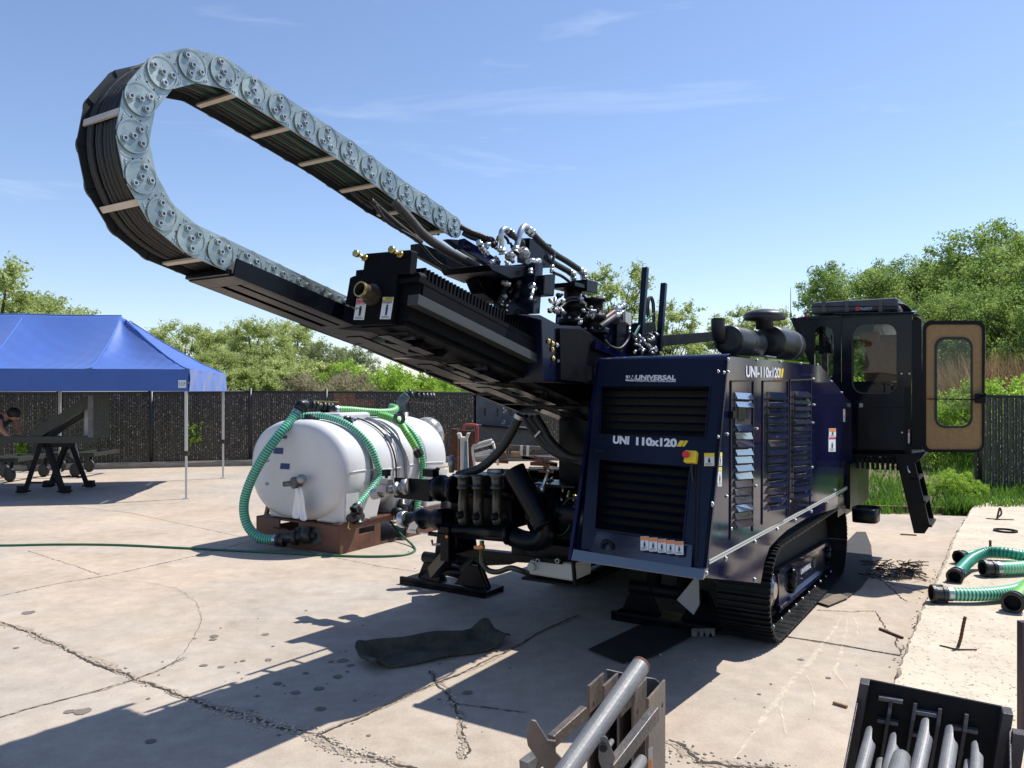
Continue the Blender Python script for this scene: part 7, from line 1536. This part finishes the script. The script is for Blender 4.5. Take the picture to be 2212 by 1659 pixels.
# big tilted canister and elbow
a = B(1295,275,-1.0); b = B(1590,790,-1.0); q = MB(); r = rpx(104,a); q.pipe(b, a, r, .010, 32); q.lathe(b, a-b, [(0,r*.3),(.0,r*1.05),(.03,r*1.05)], 30); can = q.build('tilted_canister', black, rig)
q = MB(); q.ring(a-(a-b).normalized()*.02, (a-b), r*.9, r*1.04, .022, 32); q.build('canister_rim', black, can)
q = MB(); q.tube(spline([B(1590,760,-.93), B(1600,860,-.93), B(1530,930,-.93), B(1400,930,-.93), B(1290,890,-.93)],8), rpx(95,a), 20); q.build('canister_elbow', black, can)
q = MB(); q.cyl(B(1060,290,-.9), B(1190,290,-.9), rpx(28,a)); q.build('cross_fitting', steel, pump)
q = MB(); c = B(1000,930,-1.02); q.lathe(c, -ZZ, [(0,.018),(.03,.018),(.032,.024),(.06,.024),(.062,.016),(.10,.016)], 12); q.build('drain_valve', brass, pump); q = MB(); q.bar(B(930,990,-1.05), B(1010,985,-1.05), .012, .022); q.build('yellow_lever', orange, pump)
q = MB(); q.tube(spline([B(1000,1055,-1.0),B(1005,1130,-1.0),B(1060,1200,-1.0),B(1150,1215,-1.0),B(1260,1180,-1.0),B(1350,1200,-1.0),B(1420,1230,-.9)],8), .020, 12); q.build('drain_hose', mat('dark_olive_hose', (.03,.035,.02), .4), pump)
# frame under the pump
q = MB(); q.prism([B(700,890,-.7),B(740,890,-.7),B(760,1050,-.7),B(700,1070,-.7)], U*.3); q.prism([B(740,990,-.55),B(1700,1090,-.55),B(1700,1150,-.55),B(1180,1120,-.55),B(740,1060,-.55)], U*.08); q.bar(B(700,1060,-.6), B(560,1220,-.45), .10,.10); q.bar(B(760,1060,-.5), B(920,1040,-.5), .05,.05); q.prism([B(860,1080,-.5),B(1300,1060,-.5),B(1260,1150,-.5),B(1000,1160,-.5)], U*.2); q.build('outrigger_frame', black, rig, .004)
q = MB(); q.cyl(B(620,1180,-.42), B(860,1230,-.42), .055); q.bar(B(790,1240,-.45), B(940,1050,-.5), .02,.06); q.prism([B(740,1330,-.5),B(870,1150,-.5),B(960,1160,-.5),B(1040,1370,-.5)], U*.03); q.prism([B(415,1270,-.35),B(560,1180,-.35),B(620,1260,-.35),B(600,1310,-.35)], U*.03); q.build('outrigger_arm', black, rig, .004)
# small fluid tank and its tray
q = MB(); q.prism([B(1425,1240,-.75),B(1790,1300,-.75),B(1840,1310,-.75),B(1840,1140,-.75),B(1790,1130,-.75),B(1430,1105,-.75)], U*.30); ft = q.build('fluid_tank', fluidw, rig, .02)
q = MB(); c = B(1463,1165,-.76); q.cyl(c, c-U*.02, rpx(38,c), n=24); q.build('tank_cap', fluidw, ft)
q = MB(); q.bar(B(1840,1100,-.78), B(1860,1350,-.78), .025,.02); q.prism([B(1365,1265,-.78),B(1860,1340,-.78),B(1860,1360,-.78),B(1365,1285,-.78)], U*.35); q.bar(B(1490,1095,-.8), B(1740,1125,-.8), .025,.03); q.build('tank_tray', blackm, rig)
q = MB()
for x in (1525,1705): c = B(x,1110,-.82); q.ring(c, -U, .010, .018, .02, 12)
q.build('clamp_end', steel, rig)
# drive motor mass behind the canister
q = MB(); q.lathe(B(1500,640,-.75), -V, [(0,.16),(.02,.19),(.22,.19),(.24,.14),(.40,.13)], 26); q.obox(B(1700,560,-.6), U*.15, V*.14, ZZ*.14); q.obox(B(1620,1000,-.62), U*.10, V*.28, ZZ*.06); q.obox(B(1750,800,-.5), U*.1, V*.12, ZZ*.10); dm = q.build('drive_motor', black, rig, .01)
for k in range(16):
    x, y = rr_.uniform(1440,1880), rr_.uniform(350,700); c = B(x,y,-.85); q = MB(); d = Vector((rr_.uniform(-1,1),rr_.uniform(-1,1),rr_.uniform(-1,1))).normalized(); q.cyl(c-d*.03, c+d*.03, rr_.uniform(.006,.012), n=8); q.build('hose_fitting', chrome if k % 3 else brass, dm)
q = MB(); a = B(1545,480,-.95); b = B(1600,330,-.95); q.lathe(a, b-a, [(0,.022),(.04,.022),(.045,.016),(.10,.012),(.16,.010),(.165,.016),(.18,.016)], 12); q.build('grease_nipple', chrome, dm)
for pts in (((1490,360),(1560,380),(1660,375)),((1520,420),(1640,425),(1860,435)),((1650,885),(1760,860),(1820,760),(1840,640)),((1700,700),(1780,560),(1880,520)),((1480,500),(1600,620),(1760,640),(1900,600))):
    q = MB(); q.tube(spline([B(x,y,-.86) for x,y in pts],6), .008 if pts[0][1] != 885 else .006, 8); q.build('control_hose', hgm if pts[0][1] == 885 else (orange if pts[0][1] == 420 and False else rubber), dm)
bpy.context.view_layer.update()
print('objects', len(bpy.data.objects), 'polys', sum(len(o.data.polygons) for o in bpy.data.objects if o.type == 'MESH'))
